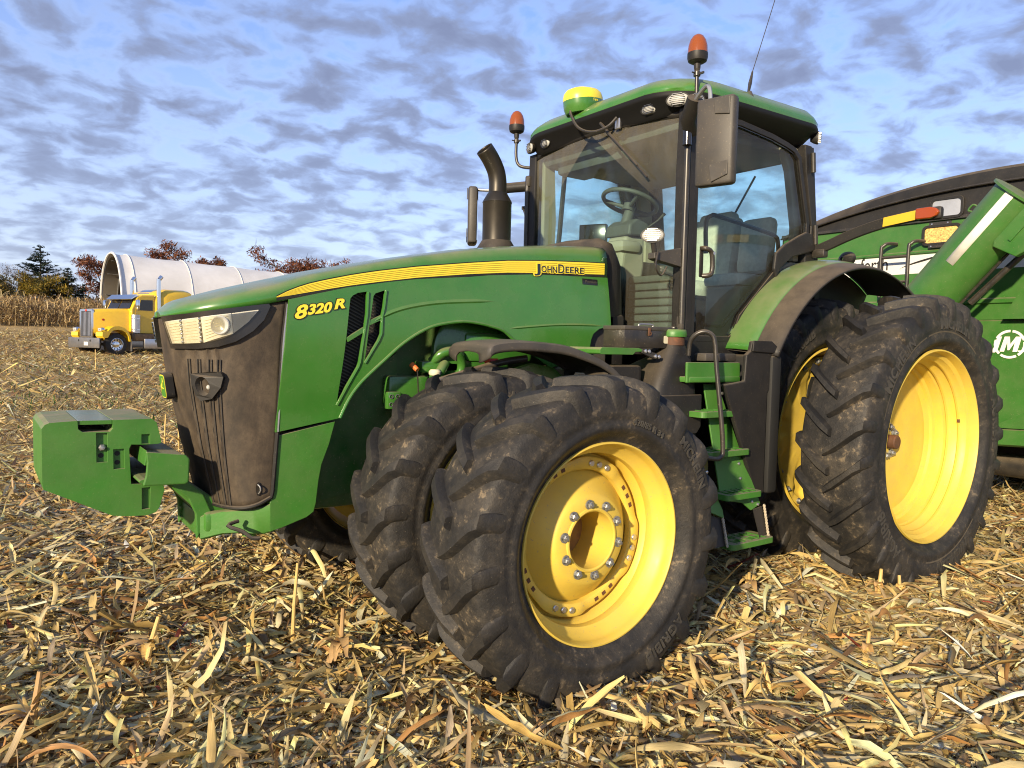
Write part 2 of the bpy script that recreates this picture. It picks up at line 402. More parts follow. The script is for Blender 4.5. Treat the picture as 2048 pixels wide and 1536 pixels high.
def soil_mat():
    m = bpy.data.materials.new('corn_residue_soil'); m.use_nodes = True
    t = m.node_tree; p = t.nodes['Principled BSDF']; n = t.nodes.new; l = t.links.new
    geo = n('ShaderNodeNewGeometry')
    def noise(sc, det, ro, stretch=(1, 1, 1), rot=0.0, dist=0.0):
        mp = n('ShaderNodeMapping'); mp.inputs['Scale'].default_value = stretch; mp.inputs['Rotation'].default_value = (0, 0, rot); l(geo.outputs['Position'], mp.inputs[0])
        q = n('ShaderNodeTexNoise'); q.inputs['Scale'].default_value = sc; q.inputs['Detail'].default_value = det; q.inputs['Roughness'].default_value = ro
        q.inputs['Distortion'].default_value = dist; l(mp.outputs[0], q.inputs['Vector']); return q.outputs['Fac']
    def ramp(v, els):
        r = n('ShaderNodeValToRGB'); l(v, r.inputs[0]); e = r.color_ramp.elements
        e[0].position, e[0].color = els[0][0], (*els[0][1], 1); e[1].position, e[1].color = els[-1][0], (*els[-1][1], 1)
        for pz, c in els[1:-1]: k = e.new(pz); k.color = (*c, 1)
        return r.outputs[0]
    def mix(f, a, b):
        q = n('ShaderNodeMix'); q.data_type = 'RGBA'
        if isinstance(f, float): q.inputs[0].default_value = f
        else: l(f, q.inputs[0])
        l(a, q.inputs[6]); l(b, q.inputs[7]); return q.outputs[2]
    s1 = noise(22.0, 6.0, 0.7, (1.0, 0.35, 1.0), 0.6, 0.6); s2 = noise(22.0, 6.0, 0.7, (0.4, 1.0, 1.0), -0.35, 0.6)
    pal = [(0.28, (0.15, 0.095, 0.045)), (0.42, (0.27, 0.18, 0.085)), (0.50, (0.42, 0.30, 0.135)), (0.60, (0.58, 0.43, 0.20)), (0.75, (0.68, 0.54, 0.29))]
    c = mix(0.5, ramp(s1, pal), ramp(s2, pal))
    patch = noise(0.45, 4.0, 0.6, (0.5, 1.3, 1.0), 0.1)
    c = mix(ramp(patch, [(0.46, (0.0, 0, 0)), (0.70, (0.5, 0.5, 0.5))]), c, ramp(s1, [(0.3, (0.08, 0.058, 0.036)), (0.7, (0.30, 0.22, 0.13))]))
    weed = noise(0.55, 3.0, 0.6, (1, 1, 1), 0.9)
    c = mix(ramp(weed, [(0.63, (0, 0, 0)), (0.70, (0.5, 0.5, 0.5))]), c, ramp(s2, [(0.35, (0.03, 0.05, 0.012)), (0.7, (0.17, 0.20, 0.05))]))
    l(c, p.inputs['Base Color']); p.inputs['Roughness'].default_value = 0.9; p.inputs['Specular IOR Level'].default_value = 0.2
    b = n('ShaderNodeBump'); b.inputs['Strength'].default_value = 0.9; b.inputs['Distance'].default_value = 0.06
    ad = n('ShaderNodeMath'); ad.operation = 'ADD'; l(s1, ad.inputs[0]); l(s2, ad.inputs[1]); l(ad.outputs[0], b.inputs['Height']); l(b.outputs[0], p.inputs['Normal'])
    return m
def axis_steps(a, b, c0, fine, grow):
    o = [c0]; s = fine; x = c0
    while x < b: x += s; s *= grow; o.append(min(x, b))
    s = fine; x = c0; lo = []
    while x > a: x -= s; s *= grow; lo.append(max(x, a))
    return np.array(lo[::-1] + o)
gx = axis_steps(-600, 600, 2.0, 0.16, 1.045); gy = axis_steps(-900, 160, -4.0, 0.18, 1.04)
GX, GY = np.meshgrid(gx, gy); GZ = hgt(GX, GY)
me = bpy.data.meshes.new('ground')
nx, ny = len(gx), len(gy)
idx = np.arange(nx * ny).reshape(ny, nx)
fc = np.stack([idx[:-1, :-1], idx[:-1, 1:], idx[1:, 1:], idx[1:, :-1]], -1).reshape(-1, 4)
me.from_pydata(np.stack([GX, GY, GZ], -1).reshape(-1, 3).tolist(), [], fc.tolist())
me.polygons.foreach_set('use_smooth', [True] * len(me.polygons))
me.materials.append(soil_mat())
gr = bpy.data.objects.new('ground', me); COL.objects.link(gr)
tag(gr, 'harvested corn field ground strewn with chopped straw coloured residue', None, kind='structure')

# ------------------------------------------------------------------ chopped corn residue
def husk_mat():
    m = bpy.data.materials.new('dry_corn_husk'); m.use_nodes = True
    t = m.node_tree; p = t.nodes['Principled BSDF']; n = t.nodes.new; l = t.links.new
    a = n('ShaderNodeAttribute'); a.attribute_name = 'Col'
    u = n('ShaderNodeAttribute'); u.attribute_name = 'fib'
    nz = n('ShaderNodeTexNoise'); nz.inputs['Scale'].default_value = 1.0; nz.inputs['Detail'].default_value = 3.0
    mp = n('ShaderNodeMapping'); mp.inputs['Scale'].default_value = (2.2, 44.0, 1.0); l(u.outputs['Vector'], mp.inputs[0]); l(mp.outputs[0], nz.inputs['Vector'])
    r = n('ShaderNodeMapRange'); l(nz.outputs[0], r.inputs[0]); r.inputs[1].default_value = 0.3; r.inputs[2].default_value = 0.7; r.inputs[3].default_value = 0.48; r.inputs[4].default_value = 1.22
    mx = n('ShaderNodeVectorMath'); mx.operation = 'SCALE'; l(a.outputs['Color'], mx.inputs[0]); l(r.outputs[0], mx.inputs['Scale'])
    l(mx.outputs[0], p.inputs['Base Color']); p.inputs['Roughness'].default_value = 0.55; p.inputs['Specular IOR Level'].default_value = 0.4
    tr = n('ShaderNodeBsdfTranslucent'); l(mx.outputs[0], tr.inputs[0])
    ms = n('ShaderNodeMixShader'); ms.inputs[0].default_value = 0.26
    o = t.nodes['Material Output']; l(p.outputs[0], ms.inputs[1]); l(tr.outputs[0], ms.inputs[2]); l(ms.outputs[0], o.inputs[0])
    return m
M['husk'] = husk_mat()
PAL = np.array([(0.70, 0.51, 0.20), (0.76, 0.61, 0.29), (0.64, 0.44, 0.15), (0.50, 0.375, 0.20), (0.38, 0.265, 0.135), (0.28, 0.165, 0.07),
                (0.44, 0.23, 0.075), (0.80, 0.70, 0.43), (0.20, 0.115, 0.05), (0.34, 0.27, 0.18), (0.26, 0.06, 0.035)])
PW = np.array([0.22, 0.20, 0.15, 0.11, 0.085, 0.05, 0.05, 0.09, 0.02, 0.025, 0.004]); PW /= PW.sum()
def strips(pos, length, width, yaw, pitch, roll, curl, fold, col, ns, na, taper):
    """N leaf strips at once: ns stations along, na across"""
    n = len(length); s = np.linspace(0, 1, ns)
    th = curl[:, None] * (s - 0.5)[None]                       # bend along the blade
    ds = length[:, None] / (ns - 1)
    cx = np.cumsum(np.cos(th) * ds, 1); cz = np.cumsum(np.sin(th) * ds, 1)
    cx -= cx.mean(1, keepdims=True); cz -= cz.min(1, keepdims=True)
    prof = np.where(taper[:, None] > 0.5, np.where(rng.random((n, 1)) < 0.5, np.sqrt(np.clip(1 - (2 * s - 0.75)[None] ** 2 / 1.6, 0.02, 1)) * (1 - 0.85 * s[None] ** 2), np.clip(np.sin(np.pi * (0.06 + 0.9 * s))[None], 0.05, 1) ** 0.8) * (1 - 0.3 * rng.random((n, ns))), 1 - 0.45 * rng.random((n, ns)))
    wv = width[:, None] * prof
    a = np.linspace(-0.5, 0.5, na)
    P = np.zeros((n, ns, na, 3))
    endj = np.full(ns, 0.08); endj[0] = endj[-1] = 0.42
    P[..., 0] = cx[:, :, None] + rng.normal(0, 1.0, (n, ns, na)) * endj[None, :, None] * width[:, None, None]
    P[..., 1] = wv[:, :, None] * a + (rng.normal(0, 0.12, n) * length)[:, None, None] * ((s - 0.5) ** 2)[None, :, None] * 2
    P[..., 2] = cz[:, :, None] + fold[:, None, None] * wv[:, :, None] * (np.abs(a) * 2) + rng.normal(0, 0.05, (n, ns, na)) * width[:, None, None]
    tw = (rng.normal(0, 0.5, n)[:, None] * (s - 0.5)[None])[:, :, None] + roll[:, None, None]
    y, z = P[..., 1].copy(), P[..., 2].copy(); zc_ = cz[:, :, None]
    P[..., 1] = y * np.cos(tw) - (z - zc_) * np.sin(tw); P[..., 2] = zc_ + y * np.sin(tw) + (z - zc_) * np.cos(tw)
    c, sn = np.cos(pitch)[:, None, None], np.sin(pitch)[:, None, None]
    x, z = P[..., 0].copy(), P[..., 2].copy(); P[..., 0] = x * c - z * sn; P[..., 2] = x * sn + z * c
    P[..., 2] -= P[..., 2].reshape(n, -1).min(1)[:, None, None]
    c, sn = np.cos(yaw)[:, None, None], np.sin(yaw)[:, None, None]
    x, y = P[..., 0].copy(), P[..., 1].copy(); P[..., 0] = x * c - y * sn; P[..., 1] = x * sn + y * c
    P += pos[:, None, None, :]
    k = np.arange(ns * na).reshape(ns, na)
    q = np.stack([k[:-1, :-1], k[:-1, 1:], k[1:, 1:], k[1:, :-1]], -1).reshape(-1, 4)
    F = (q[None] + (np.arange(n) * ns * na)[:, None, None]).reshape(-1, 4)
    tone = np.exp(rng.normal(0, 0.20, (n, ns, 1)) + rng.normal(0, 0.08, (n, ns, na)))
    tone[:, -1] *= rng.uniform(0.55, 1.0, (n, 1)); tone[:, 0] *= rng.uniform(0.7, 1.0, (n, 1))
    Cc = np.clip(col[:, None, None, :] * tone[..., None] * np.array([1.0, 1.0, 1.0]), 0, 0.9).reshape(-1, 3)
    fib = np.zeros((n, ns, na, 3)); fib[..., 0] = (s * 1.0)[None, :, None] * length[:, None, None] * 6 + rng.random(n)[:, None, None] * 50
    fib[..., 1] = a[None, None] * np.clip(width * 35, 0.35, 2)[:, None, None] + rng.random(n)[:, None, None] * 50
    return P.reshape(-1, 3), F, Cc, fib.reshape(-1, 3)
def bake(name, parts, m, label, cat, kind='stuff'):
    V = []; F = []; Cc = []; U = []; o = 0
    for v, f, c, u in parts:
        V.append(v); F.append(f + o); Cc.append(c); U.append(u); o += len(v)
    V = np.concatenate(V).astype(np.float32); F = np.concatenate(F).astype(np.int32); Cc = np.concatenate(Cc); U = np.concatenate(U)
    me = bpy.data.meshes.new(name); me.vertices.add(len(V)); me.vertices.foreach_set('co', V.ravel())
    me.loops.add(F.size); me.loops.foreach_set('vertex_index', F.ravel())
    me.polygons.add(len(F)); me.polygons.foreach_set('loop_start', np.arange(0, F.size, 4, dtype=np.int32))
    me.update(calc_edges=True)
    a = me.attributes.new('Col', 'FLOAT_COLOR', 'POINT'); a.data.foreach_set('color', np.concatenate([Cc, np.ones((len(Cc), 1))], 1).astype(np.float32).ravel())
    a = me.attributes.new('fib', 'FLOAT_VECTOR', 'POINT'); a.data.foreach_set('vector', U.astype(np.float32).ravel())
    me.materials.append(M[m]); ob = bpy.data.objects.new(name, me); COL.objects.link(ob)
    tag(ob, label, cat, kind=kind) if label else None; return ob
VIEW = math.atan2(-0.80937, -0.58490)
def band(r0, r1, dens, scale, ns, na, half=0.78, zj=0.03, flat=1.0):
    area = half * (r1 * r1 - r0 * r0); n = int(area * dens)
    r = np.sqrt(rng.random(n) * (r1 * r1 - r0 * r0) + r0 * r0); a = VIEW + (rng.random(n) * 2 - 1) * half
    x = CAMP[0] + r * np.cos(a); y = CAMP[1] + r * np.sin(a)
    keep = y > -48; r, x, y = r[keep], x[keep], y[keep]; n = len(x)
    # wind-rowed: thicker and thinner patches
    pn = np.sin(x * 1.7 + 1.3 * np.sin(y * 1.1)) * np.sin(y * 2.1 + x * 0.6) 
    kind = rng.random(n)
    length = np.exp(rng.normal(math.log(0.070), 0.45, n)); width = np.exp(rng.normal(math.log(0.0115), 0.45, n))
    big = kind < 0.055; length[big] = rng.uniform(0.16, 0.46, big.sum()); width[big] = rng.uniform(0.022, 0.048, big.sum())
    fine = kind > 0.70; width[fine] *= 0.34; length[fine] *= 0.95
    husk = (kind > 0.05) & (kind < 0.33); length[husk] = rng.uniform(0.06, 0.19, husk.sum()); width[husk] = rng.uniform(0.018, 0.046, husk.sum())
    length *= scale; width *= scale ** 1.15
    curl = rng.normal(0, 0.32, n); curl[big | husk] = rng.normal(0.05, 0.55, (big | husk).sum())
    pitch = rng.normal(0, 0.17, n); up = rng.random(n) < 0.03; pitch[up] = rng.uniform(0.3, 0.9, up.sum()) * np.sign(rng.normal(0, 1, up.sum()))
    pitch *= flat
    yaw = np.where(rng.random(n) < 0.62, 1.3 * np.sin(x * 0.9 + 1.1 * np.sin(y * 0.8)) + 1.1 * np.sin(y * 1.3 + 0.7 * x) + rng.normal(0, 0.55, n), rng.random(n) * 6.283)
    col = PAL[rng.choice(len(PAL), n, p=PW)] * np.exp(rng.normal(0.12, 0.20, n))[:, None]
    deep = rng.random(n); z = hgt(x, y) + zj * deep ** 1.3 * (1.0 + 0.5 * pn) - 0.004
    return strips(np.stack([x, y, z], 1), length, width, yaw, pitch, rng.normal(0, 0.40, n), curl, rng.uniform(-0.5, 0.5, n), np.clip(col, 0, 0.9), ns, na, (big | (kind < 0.24) | ((kind > 0.4) & (kind < 0.62))).astype(float))
def curls(num, r0, r1):
    """long curled leaf blades and bunched husks, seen singly in front"""
    r = np.sqrt(rng.random(num) * (r1 * r1 - r0 * r0) + r0 * r0); a = VIEW + (rng.random(num) * 2 - 1) * 0.75
    x = CAMP[0] + r * np.cos(a); y = CAMP[1] + r * np.sin(a); z = hgt(x, y) + rng.uniform(0.005, 0.05, num)
    L_ = rng.uniform(0.18, 0.42, num); w_ = rng.uniform(0.022, 0.05, num)
    return strips(np.stack([x, y, z], 1), L_, w_, rng.random(num) * 6.283, rng.normal(0, 0.35, num), rng.normal(0, 0.9, num), rng.normal(0.6, 1.7, num),
                  rng.uniform(-0.7, 0.7, num), np.clip(PAL[rng.choice([0, 1, 2, 6, 7], num)] * rng.uniform(0.75, 1.1, (num, 1)), 0, 0.9), 9, 3, np.ones(num))
def matting(r0, r1, dens, half=0.74):
    """broad husks pressed flat into a mat under the loose pieces"""
    n = int(half * (r1 * r1 - r0 * r0) * dens); r = np.sqrt(rng.random(n) * (r1 * r1 - r0 * r0) + r0 * r0); a = VIEW + (rng.random(n) * 2 - 1) * half
    x = CAMP[0] + r * np.cos(a); y = CAMP[1] + r * np.sin(a); z = hgt(x, y) + rng.uniform(0.002, 0.022, n)
    return strips(np.stack([x, y, z], 1), rng.uniform(0.08, 0.22, n), rng.uniform(0.025, 0.055, n), rng.random(n) * 6.283, rng.normal(0, 0.10, n), rng.normal(0, 0.18, n), rng.normal(0, 0.25, n), rng.uniform(-0.25, 0.25, n),
                  np.clip(PAL[rng.choice([0, 1, 1, 2, 3, 7], n)] * rng.uniform(0.75, 1.15, (n, 1)), 0, 0.9), 4, 3, np.ones(n))
def chaff(r0, r1, dens, half=0.72):
    n = int(half * (r1 * r1 - r0 * r0) * dens); r = np.sqrt(rng.random(n) * (r1 * r1 - r0 * r0) + r0 * r0); a = VIEW + (rng.random(n) * 2 - 1) * half
    x = CAMP[0] + r * np.cos(a); y = CAMP[1] + r * np.sin(a); z = hgt(x, y) + rng.uniform(0.0, 0.028, n)
    return strips(np.stack([x, y, z], 1), rng.uniform(0.012, 0.05, n), rng.uniform(0.0015, 0.006, n), rng.random(n) * 6.283, rng.normal(0, 0.35, n), rng.normal(0, 0.5, n), np.zeros(n), np.zeros(n),
                  np.clip(PAL[rng.choice([0, 1, 2, 3, 7], n)] * rng.uniform(0.7, 1.15, (n, 1)), 0, 0.9), 2, 2, np.zeros(n))
def splits(num, r0, r1):
    """straight split stalk pieces, folded like gutters"""
    r = np.sqrt(rng.random(num) * (r1 * r1 - r0 * r0) + r0 * r0); a = VIEW + (rng.random(num) * 2 - 1) * 0.75
    x = CAMP[0] + r * np.cos(a); y = CAMP[1] + r * np.sin(a); z = hgt(x, y) + rng.uniform(0.0, 0.03, num)
    return strips(np.stack([x, y, z], 1), rng.uniform(0.05, 0.20, num), rng.uniform(0.012, 0.022, num), rng.random(num) * 6.283, rng.normal(0, 0.12, num), rng.normal(0, 0.8, num), rng.normal(0, 0.12, num),
                  rng.choice([-1, 1], num) * rng.uniform(0.5, 1.1, num), np.clip(PAL[rng.choice([0, 1, 2, 3, 4, 5, 6], num)] * rng.uniform(0.7, 1.1, (num, 1)), 0, 0.9), 4, 3, np.zeros(num))
bake('corn_residue', [band(1.2, 3.3, 4600, 0.88, 5, 3), band(3.3, 6.2, 2450, 0.95, 4, 3), chaff(1.2, 6.4, 3600), matting(1.2, 7.5, 760), band(6.2, 10.5, 1500, 1.0, 3, 2, zj=0.03),
                      band(10.5, 19, 720, 0.95, 2, 2, 0.72, 0.03, 0.8), band(19, 50, 130, 1.6, 2, 2, 0.70, 0.03, 0.7), curls(320, 1.3, 6.5), splits(5200, 1.3, 6.5), splits(2500, 6.5, 14)],
     'husk', 'chopped corn leaves, husks and stalk bits covering the whole field', 'crop residue')
# reddish cob pieces lying in the residue
def cob(x, y, yaw, ln, r):
    b = MB(); z = float(hgt(x, y)) + 0.028; d = Vector((math.cos(yaw), math.sin(yaw), random.uniform(-.1, .25))); p = Vector((x, y, z))
    b.tube([p - d * ln * .5, p - d * ln * .2, p + d * ln * .2, p + d * ln * .5], [r * .7, r, r * .95, r * .6], 8); return b
M['cob'] = mat('red_corn_cob', (0.30, 0.050, 0.028), 0.8, vary=0.5, vscale=90, bump=0.5, bscale=150)
cb = MB()
for i in range(70):
    r = math.sqrt(random.uniform(1.6 ** 2, 6.5 ** 2)); a = VIEW + random.uniform(-.65, .65)
    c_ = cob(CAMP[0] + r * math.cos(a), CAMP[1] + r * math.sin(a), random.uniform(0, 6.28), random.uniform(.03, .09), random.uniform(.007, .012)); cb.add(c_.v, c_.f)
o = cb.build('corn_cob_bits', 'cob'); tag(o, 'small reddish broken corn cob bits among the residue', 'cob bits', kind='stuff')
# low green weeds showing through
M['weed'] = mat('green_weed', (0.050, 0.105, 0.016), 0.6, vary=0.4, vscale=20)
wp = []
for (wx, wy, wr, wn) in [(2.35, 2.15, .22, 60), (1.1, 2.05, .3, 60), (0.2, 2.9, .35, 70), (-1.2, 3.0, .3, 50), (3.7, 1.5, .2, 40), (4.6, 0.2, .3, 50), (1.7, -9.5, 1.2, 300), (3.6, -14.0, 1.6, 420), (2.2, -17.5, 1.4, 380), (3.2, -24.0, 1.2, 300), (2.4, -29.5, 1.5, 300)]:
    x = wx + rng.normal(0, wr, wn); y = wy + rng.normal(0, wr, wn); sc = 1.0 if wy > -5 else 2.6
    wp.append(strips(np.stack([x, y, hgt(x, y) + 0.02], 1), rng.uniform(.02, .06, wn) * sc, rng.uniform(.005, .013, wn) * sc, rng.random(wn) * 6.28, rng.uniform(.2, 1.3, wn), rng.normal(0, .3, wn), rng.normal(.6, .5, wn), np.full(wn, .2),
                     np.array([(0.05, 0.105, 0.016)]) * rng.uniform(.5, 1.5, (wn, 1)), 4, 2, np.ones(wn)))
bake('green_weeds', wp, 'husk', 'low green weeds growing up through the corn residue', 'weeds')
# ------------------------------------------------------------------ tractor
TR = empty('tractor'); tag(TR, 'big green farm tractor with yellow dual wheels parked nose left on corn residue', 'tractor')

def tyre_mesh(name, Rr, Wd, rim_r, nl, lh, slope, bend, lugw, wear=0.0):
    """carcass of revolution + two staggered rows of chevron lugs that wrap the shoulders. Axis y, outer side +y."""
    Rc = Rr - lh
    half = [(0.150 / 0.40 * Wd, rim_r - 0.012), (0.165 / 0.40 * Wd, rim_r + 0.018), (0.205 / 0.40 * Wd, rim_r + 0.06), (0.50 * Wd, rim_r + 0.30 * (Rc - rim_r) + 0.02),
            (0.515 * Wd, rim_r + 0.52 * (Rc - rim_r)), (0.495 * Wd, rim_r + 0.72 * (Rc - rim_r)), (0.465 * Wd, Rc - 0.035), (0.40 * Wd, Rc - 0.014), (0.22 * Wd, Rc - 0.003), (0.0, Rc)]
    h2 = catmull([Vector((a, b, 0)) for a, b in half], 3)
    prof = [(p.x, p.y) for p in h2] + [(-p.x, p.y) for p in h2[-2::-1]]
    b = MB(); b.lathe(prof, n=108); mud = [1.0 if abs(v[1]) < 0.47 * Wd else 0.55 for v in b.v]
    def st(t):      # lug stations: base point, crest point (y, r) on one side
        T = [(-0.03, Rc, Rr - .004, 0), (0.10, Rc, Rr, 0), (0.22, Rc - .003, Rr - .001, 0), (0.33, Rc - .009, Rr - .004, 0), (0.42, Rc - .02, Rr - .012, 0),
             (0.475, Rc - .045, Rr - .030, 1), (0.495, Rc - .085, Rr - .075, 2), (0.503, Rc - .125, Rr - .125, 3), (0.506, Rc - .155, Rr - .168, 4)]
        return T[t]
    for side in (1, -1):
        for k in range(nl):
            ph0 = 2 * math.pi * (k + (0.5 if side < 0 else 0.0)) / nl + random.uniform(-.006, .006)
            vs = []; md = []
            for t in range(9):
                yy, rb, rt, w = st(t); y = yy * Wd
                off = (slope * y + bend * y * y) / Rr
                y_b, y_t = y, y
                if t == 5: y_t = 0.490 * Wd; y_b = 0.455 * Wd
                if t == 6: y_t = 0.515 * Wd; y_b = 0.48 * Wd
                if t == 7: y_t = 0.522 * Wd; y_b = 0.49 * Wd
                if t == 8: y_t = 0.512 * Wd; y_b = 0.49 * Wd
                wb = lugw * (0.78 if t == 0 else 1.0 if t < 4 else 1.12 if t < 8 else 0.9); wt = wb * (0.56 if t < 5 else 0.66)
                wn = 1.0 + 0.08 * math.sin(k * 2.1 + t)
                for (ww, fr, m_) in ((-wb, 0.0, 1.0), (-wt * 1.12, 0.78, .45), (-wt * .82, 1.0, .12), (wt * .82, 1.0, .12), (wt * 1.12, 0.78, .45), (wb, 0.0, 1.0)):
                    r = rb - 0.012 + (rt - rb + 0.012) * fr - wear * fr * (0.5 + 0.5 * math.sin(k * 1.7 + t * .8)); yv = y_b + (y_t - y_b) * fr
                    a = ph0 + off + ww * wn / Rr
                    vs.append((r * math.cos(a), side * yv, r * math.sin(a))); md.append(m_)
            fs = [(i * 6 + j, i * 6 + j + 1, (i + 1) * 6 + j + 1, (i + 1) * 6 + j) for i in range(8) for j in range(5)]
            fs += [tuple(range(5, -1, -1)), tuple(range(48, 54))]
            b.add(vs, fs); mud += md
    me = b.mesh(name, True, 42)
    at = me.attributes.new('mud', 'FLOAT', 'POINT'); at.data.foreach_set('value', mud)
    me.materials.append(M['rubber']); return me
def arc_text(name, s, size, rmid, ymid, a0, m='letter', raise_=0.004, slope=0.0, flip=False):
    v, f = text_verts(s, size, extrude=raise_, bold=size * 0.02, space=1.05)
    b = MB()
    b.add([((rmid + q.y) * math.cos(a0 + (-1 if flip else 1) * q.x / rmid), ymid + slope * q.y + q.z, (rmid + q.y) * math.sin(a0 + (-1 if flip else 1) * q.x / rmid)) for q in v], f)
    me = b.mesh(name, False); me.materials.append(M[m]); return me
random.seed(3)
FT = tyre_mesh('tyre', 0.765, 0.42, 0.463, 19, 0.042, 0.62, 1.15, 0.050, 0.007)
RT = tyre_mesh('tyre', 1.042, 0.45, 0.668, 26, 0.052, 0.72, 0.65, 0.042, 0.004)

# --- front rim, dish, bolts (y = 0 is the flange plane, outside +y)
fr = MB()
fr.lathe([(-.012, .462), (.004, .459), (.005, .452), (-.004, .447), (-.028, .443), (-.05, .440), (-.060, .430), (-.080, .420), (-.096, .400), (-.125, .396), (-.140, .404), (-.158, .392), (-.19, .388),
          (-.23, .385), (-.25, .40), (-.30, .43), (-.33, .46), (-.335, .462)], n=96)
FR = fr.mesh('rim'); FR.materials.append(M['yellow'])
rail = MB(); g = []
for i in range(144):
    a = 2 * math.pi * i / 144
    w = 0.5 + 0.5 * math.tanh(4.0 * math.sin(4 * a + 0.4))               # four raised mounting arcs
    ro = .360 + .013 * w; yo = -.170 + .010 * w
    g.append([(r * math.cos(a), y, r * math.sin(a)) for r, y in ((ro - .004, yo - .035), (ro, yo), (ro - .006, yo + .004), (.318, yo + .002), (.312, yo - .004), (.310, yo - .03))])
g.append(g[0]); rail.grid(g)
FRAIL = rail.mesh('rim_rail', True, 50); FRAIL.materials.append(M['yellow'])
di = MB()
di.lathe([(-.205, .388), (-.205, .330), (-.198, .312), (-.190, .302), (-.180, .290), (-.130, .240), (-.102, .212), (-.092, .198), (-.088, .150), (-.082, .147), (-.080, .139), (-.085, .132), (-.12, .130), (-.31, .128)], n=72)
FD = di.mesh('wheel_dish'); FD.materials.append(M['yellow'])
hb = MB(); hb.lathe([(-.300, .129), (-.300, .0)], n=40)
FH = hb.mesh('axle_end'); FH.materials.append(mat('dirty_hub_ochre', (0.30, 0.17, 0.06), 0.65, rust=0.6, vary=0.2))
def hexbolt(r=.016, h=.02):
    b = MB(); b.lathe([(0, 0.0), (0, r * 1.45), (.006, r * 1.45), (.006, r)], n=20); b.lathe([(.006, r), (h * .85, r), (h, r * .8), (h, 0)], n=6); b.lathe([(h - .001, r * .45), (h + .008, r * .45), (h + .008, 0)], n=10)
    me = b.mesh('wheel_nut', True, 30); me.materials.append(M['steel']); return me
HB = hexbolt(); 
rb = MB(); rb.lathe([(0, .0155), (.006, .0155), (.010, .012), (.010, 0)], n=14); RB = rb.mesh('rail_bolt', True, 40); RB.materials.append(M['alu'])
sq = MB(); sq.box((0, 0, 0), (.017, .004, .022)); SQ = sq.mesh('slot', False); SQ.materials.append(M['rust'])
def at_ang(r, a, y, spin=True):
    return Matrix.Translation((r * math.cos(a), y, r * math.sin(a))) @ Matrix.Rotation(-a, 4, 'Y')
FM = arc_text('lettering', 'MICHELIN', .064, .618, .2165, 0.0, slope=-0.05)
FA = arc_text('lettering', 'AGRIBIB', .074, .610, .2165, 0.0, slope=-0.05)
FN = arc_text('lettering', '420/85 R 34', .040, .560, .2145, 0.0, slope=-0.05)
def front_wheel(yc, rot, detail, side=1, lab=None):
    w = empty('front_wheel', (3.05, yc, 0.70), TR)
    if side < 0: w.scale = (1, -1, 1)
    put('tyre', FT, w, None, Matrix.Rotation(-rot, 4, 'Y'))
    put('rim', FR, w, None, Matrix.Translation((0, .165, 0)))
    if detail:
        put('rim_rail', FRAIL, w, None, Matrix.Translation((0, .165, 0)))
        put('wheel_dish', FD, w, None, Matrix.Translation((0, .165, 0))); put('axle_end', FH, w, None, Matrix.Translation((0, .165, 0)))
        for i in range(10): put('wheel_nut', HB, w, None, at_ang(.166, 2 * math.pi * (i + .3) / 10, .165 - .088))
        for q in range(4):
            c = math.pi / 2 * q + 0.29
            for d_ in (-.15, 0, .15):
                put('rail_bolt', RB, w, None, at_ang(.342, c + d_, .165 - .1585))
                put('slot', SQ, w, None, at_ang(.336, c + math.pi / 4 + d_, .165 - .1665))
        vb = MB(); vb.cyl((.425, .10, -.10), (.425, .14, -.10), .006, n=8); vb.build('valve_stem', 'steel', w)
        for (me_, a_) in ((FM, 2.56), (FA, 4.08), (FN, 1.95)):
            put('lettering', me_, w, None, Matrix.Rotation(-a_, 4, 'Y'))
    else:
        put('wheel_dish', FD, w, None, Matrix.Translation((0, .10, 0)))
        put('lettering', FA, w, None, Matrix.Rotation(-1.75, 4, 'Y')); put('lettering', FM, w, None, Matrix.Rotation(-4.6, 4, 'Y'))
    return w
w1 = front_wheel(1.535, 0.05, True); w1['label'] = 'outer front dual wheel with yellow dish and ten lug nuts'
front_wheel(0.775, 0.21, False); front_wheel(-0.775, 0.1, False, -1); 
front_wheel(-1.535, 0.3, False, -1)

# --- rear rims
rr = MB()
rr.lathe([(-.010, .668), (.004, .664), (.005, .655), (-.006, .650), (-.05, .643), (-.065, .620), (-.090, .612), (-.104, .600), (-.116, .600), (-.126, .610), (-.150, .598), (-.172, .580), (-.186, .580), (-.196, .592), (-.206, .574),
          (-.245, .566), (-.262, .566), (-.272, .545), (-.292, .540), (-.31, .50), (-.306, .44), (-.318, .39), (-.310, .34), (-.325, .28), (-.322, .20), (-.335, .15), (-.335, .0)], n=108)
RRM = rr.mesh('rim', True, 24); RRM.materials.append(M['yellow'])
ri = MB()
ri.lathe([(-.010, .668), (.004, .664), (.005, .655), (-.006, .650), (-.05, .643), (-.075, .615), (-.10, .600), (-.15, .585), (-.24, .585), (-.30, .62), (-.36, .655), (-.37, .668)], n=96)
RIM = ri.mesh('rim'); RIM.materials.append(M['yellow'])
rd = MB(); g = []
for i in range(180):
    a = 2 * math.pi * i / 180; w = 0.5 + 0.5 * math.tanh(3.5 * math.sin(10 * a))
    g.append([(r * math.cos(a), y, r * math.sin(a)) for r, y in ((.595, -.13), (.592, -.085), (.545, -.082), (.53, -.085 - .03 * w), (.49, -.09 - .05 * w), (.44, -.12 - .02 * w), (.30, -.16), (.18, -.17), (.10, -.17))])
g.append(g[0]); rd.grid(g); RD = rd.mesh('wheel_dish', True, 50); RD.materials.append(M['yellow'])
RM = arc_text('lettering', 'MICHELIN', .098, .838, .228, 0.0, slope=-0.10)
RA = arc_text('lettering', 'AGRIBIB', .105, .838, .228, 0.0, slope=-0.10)
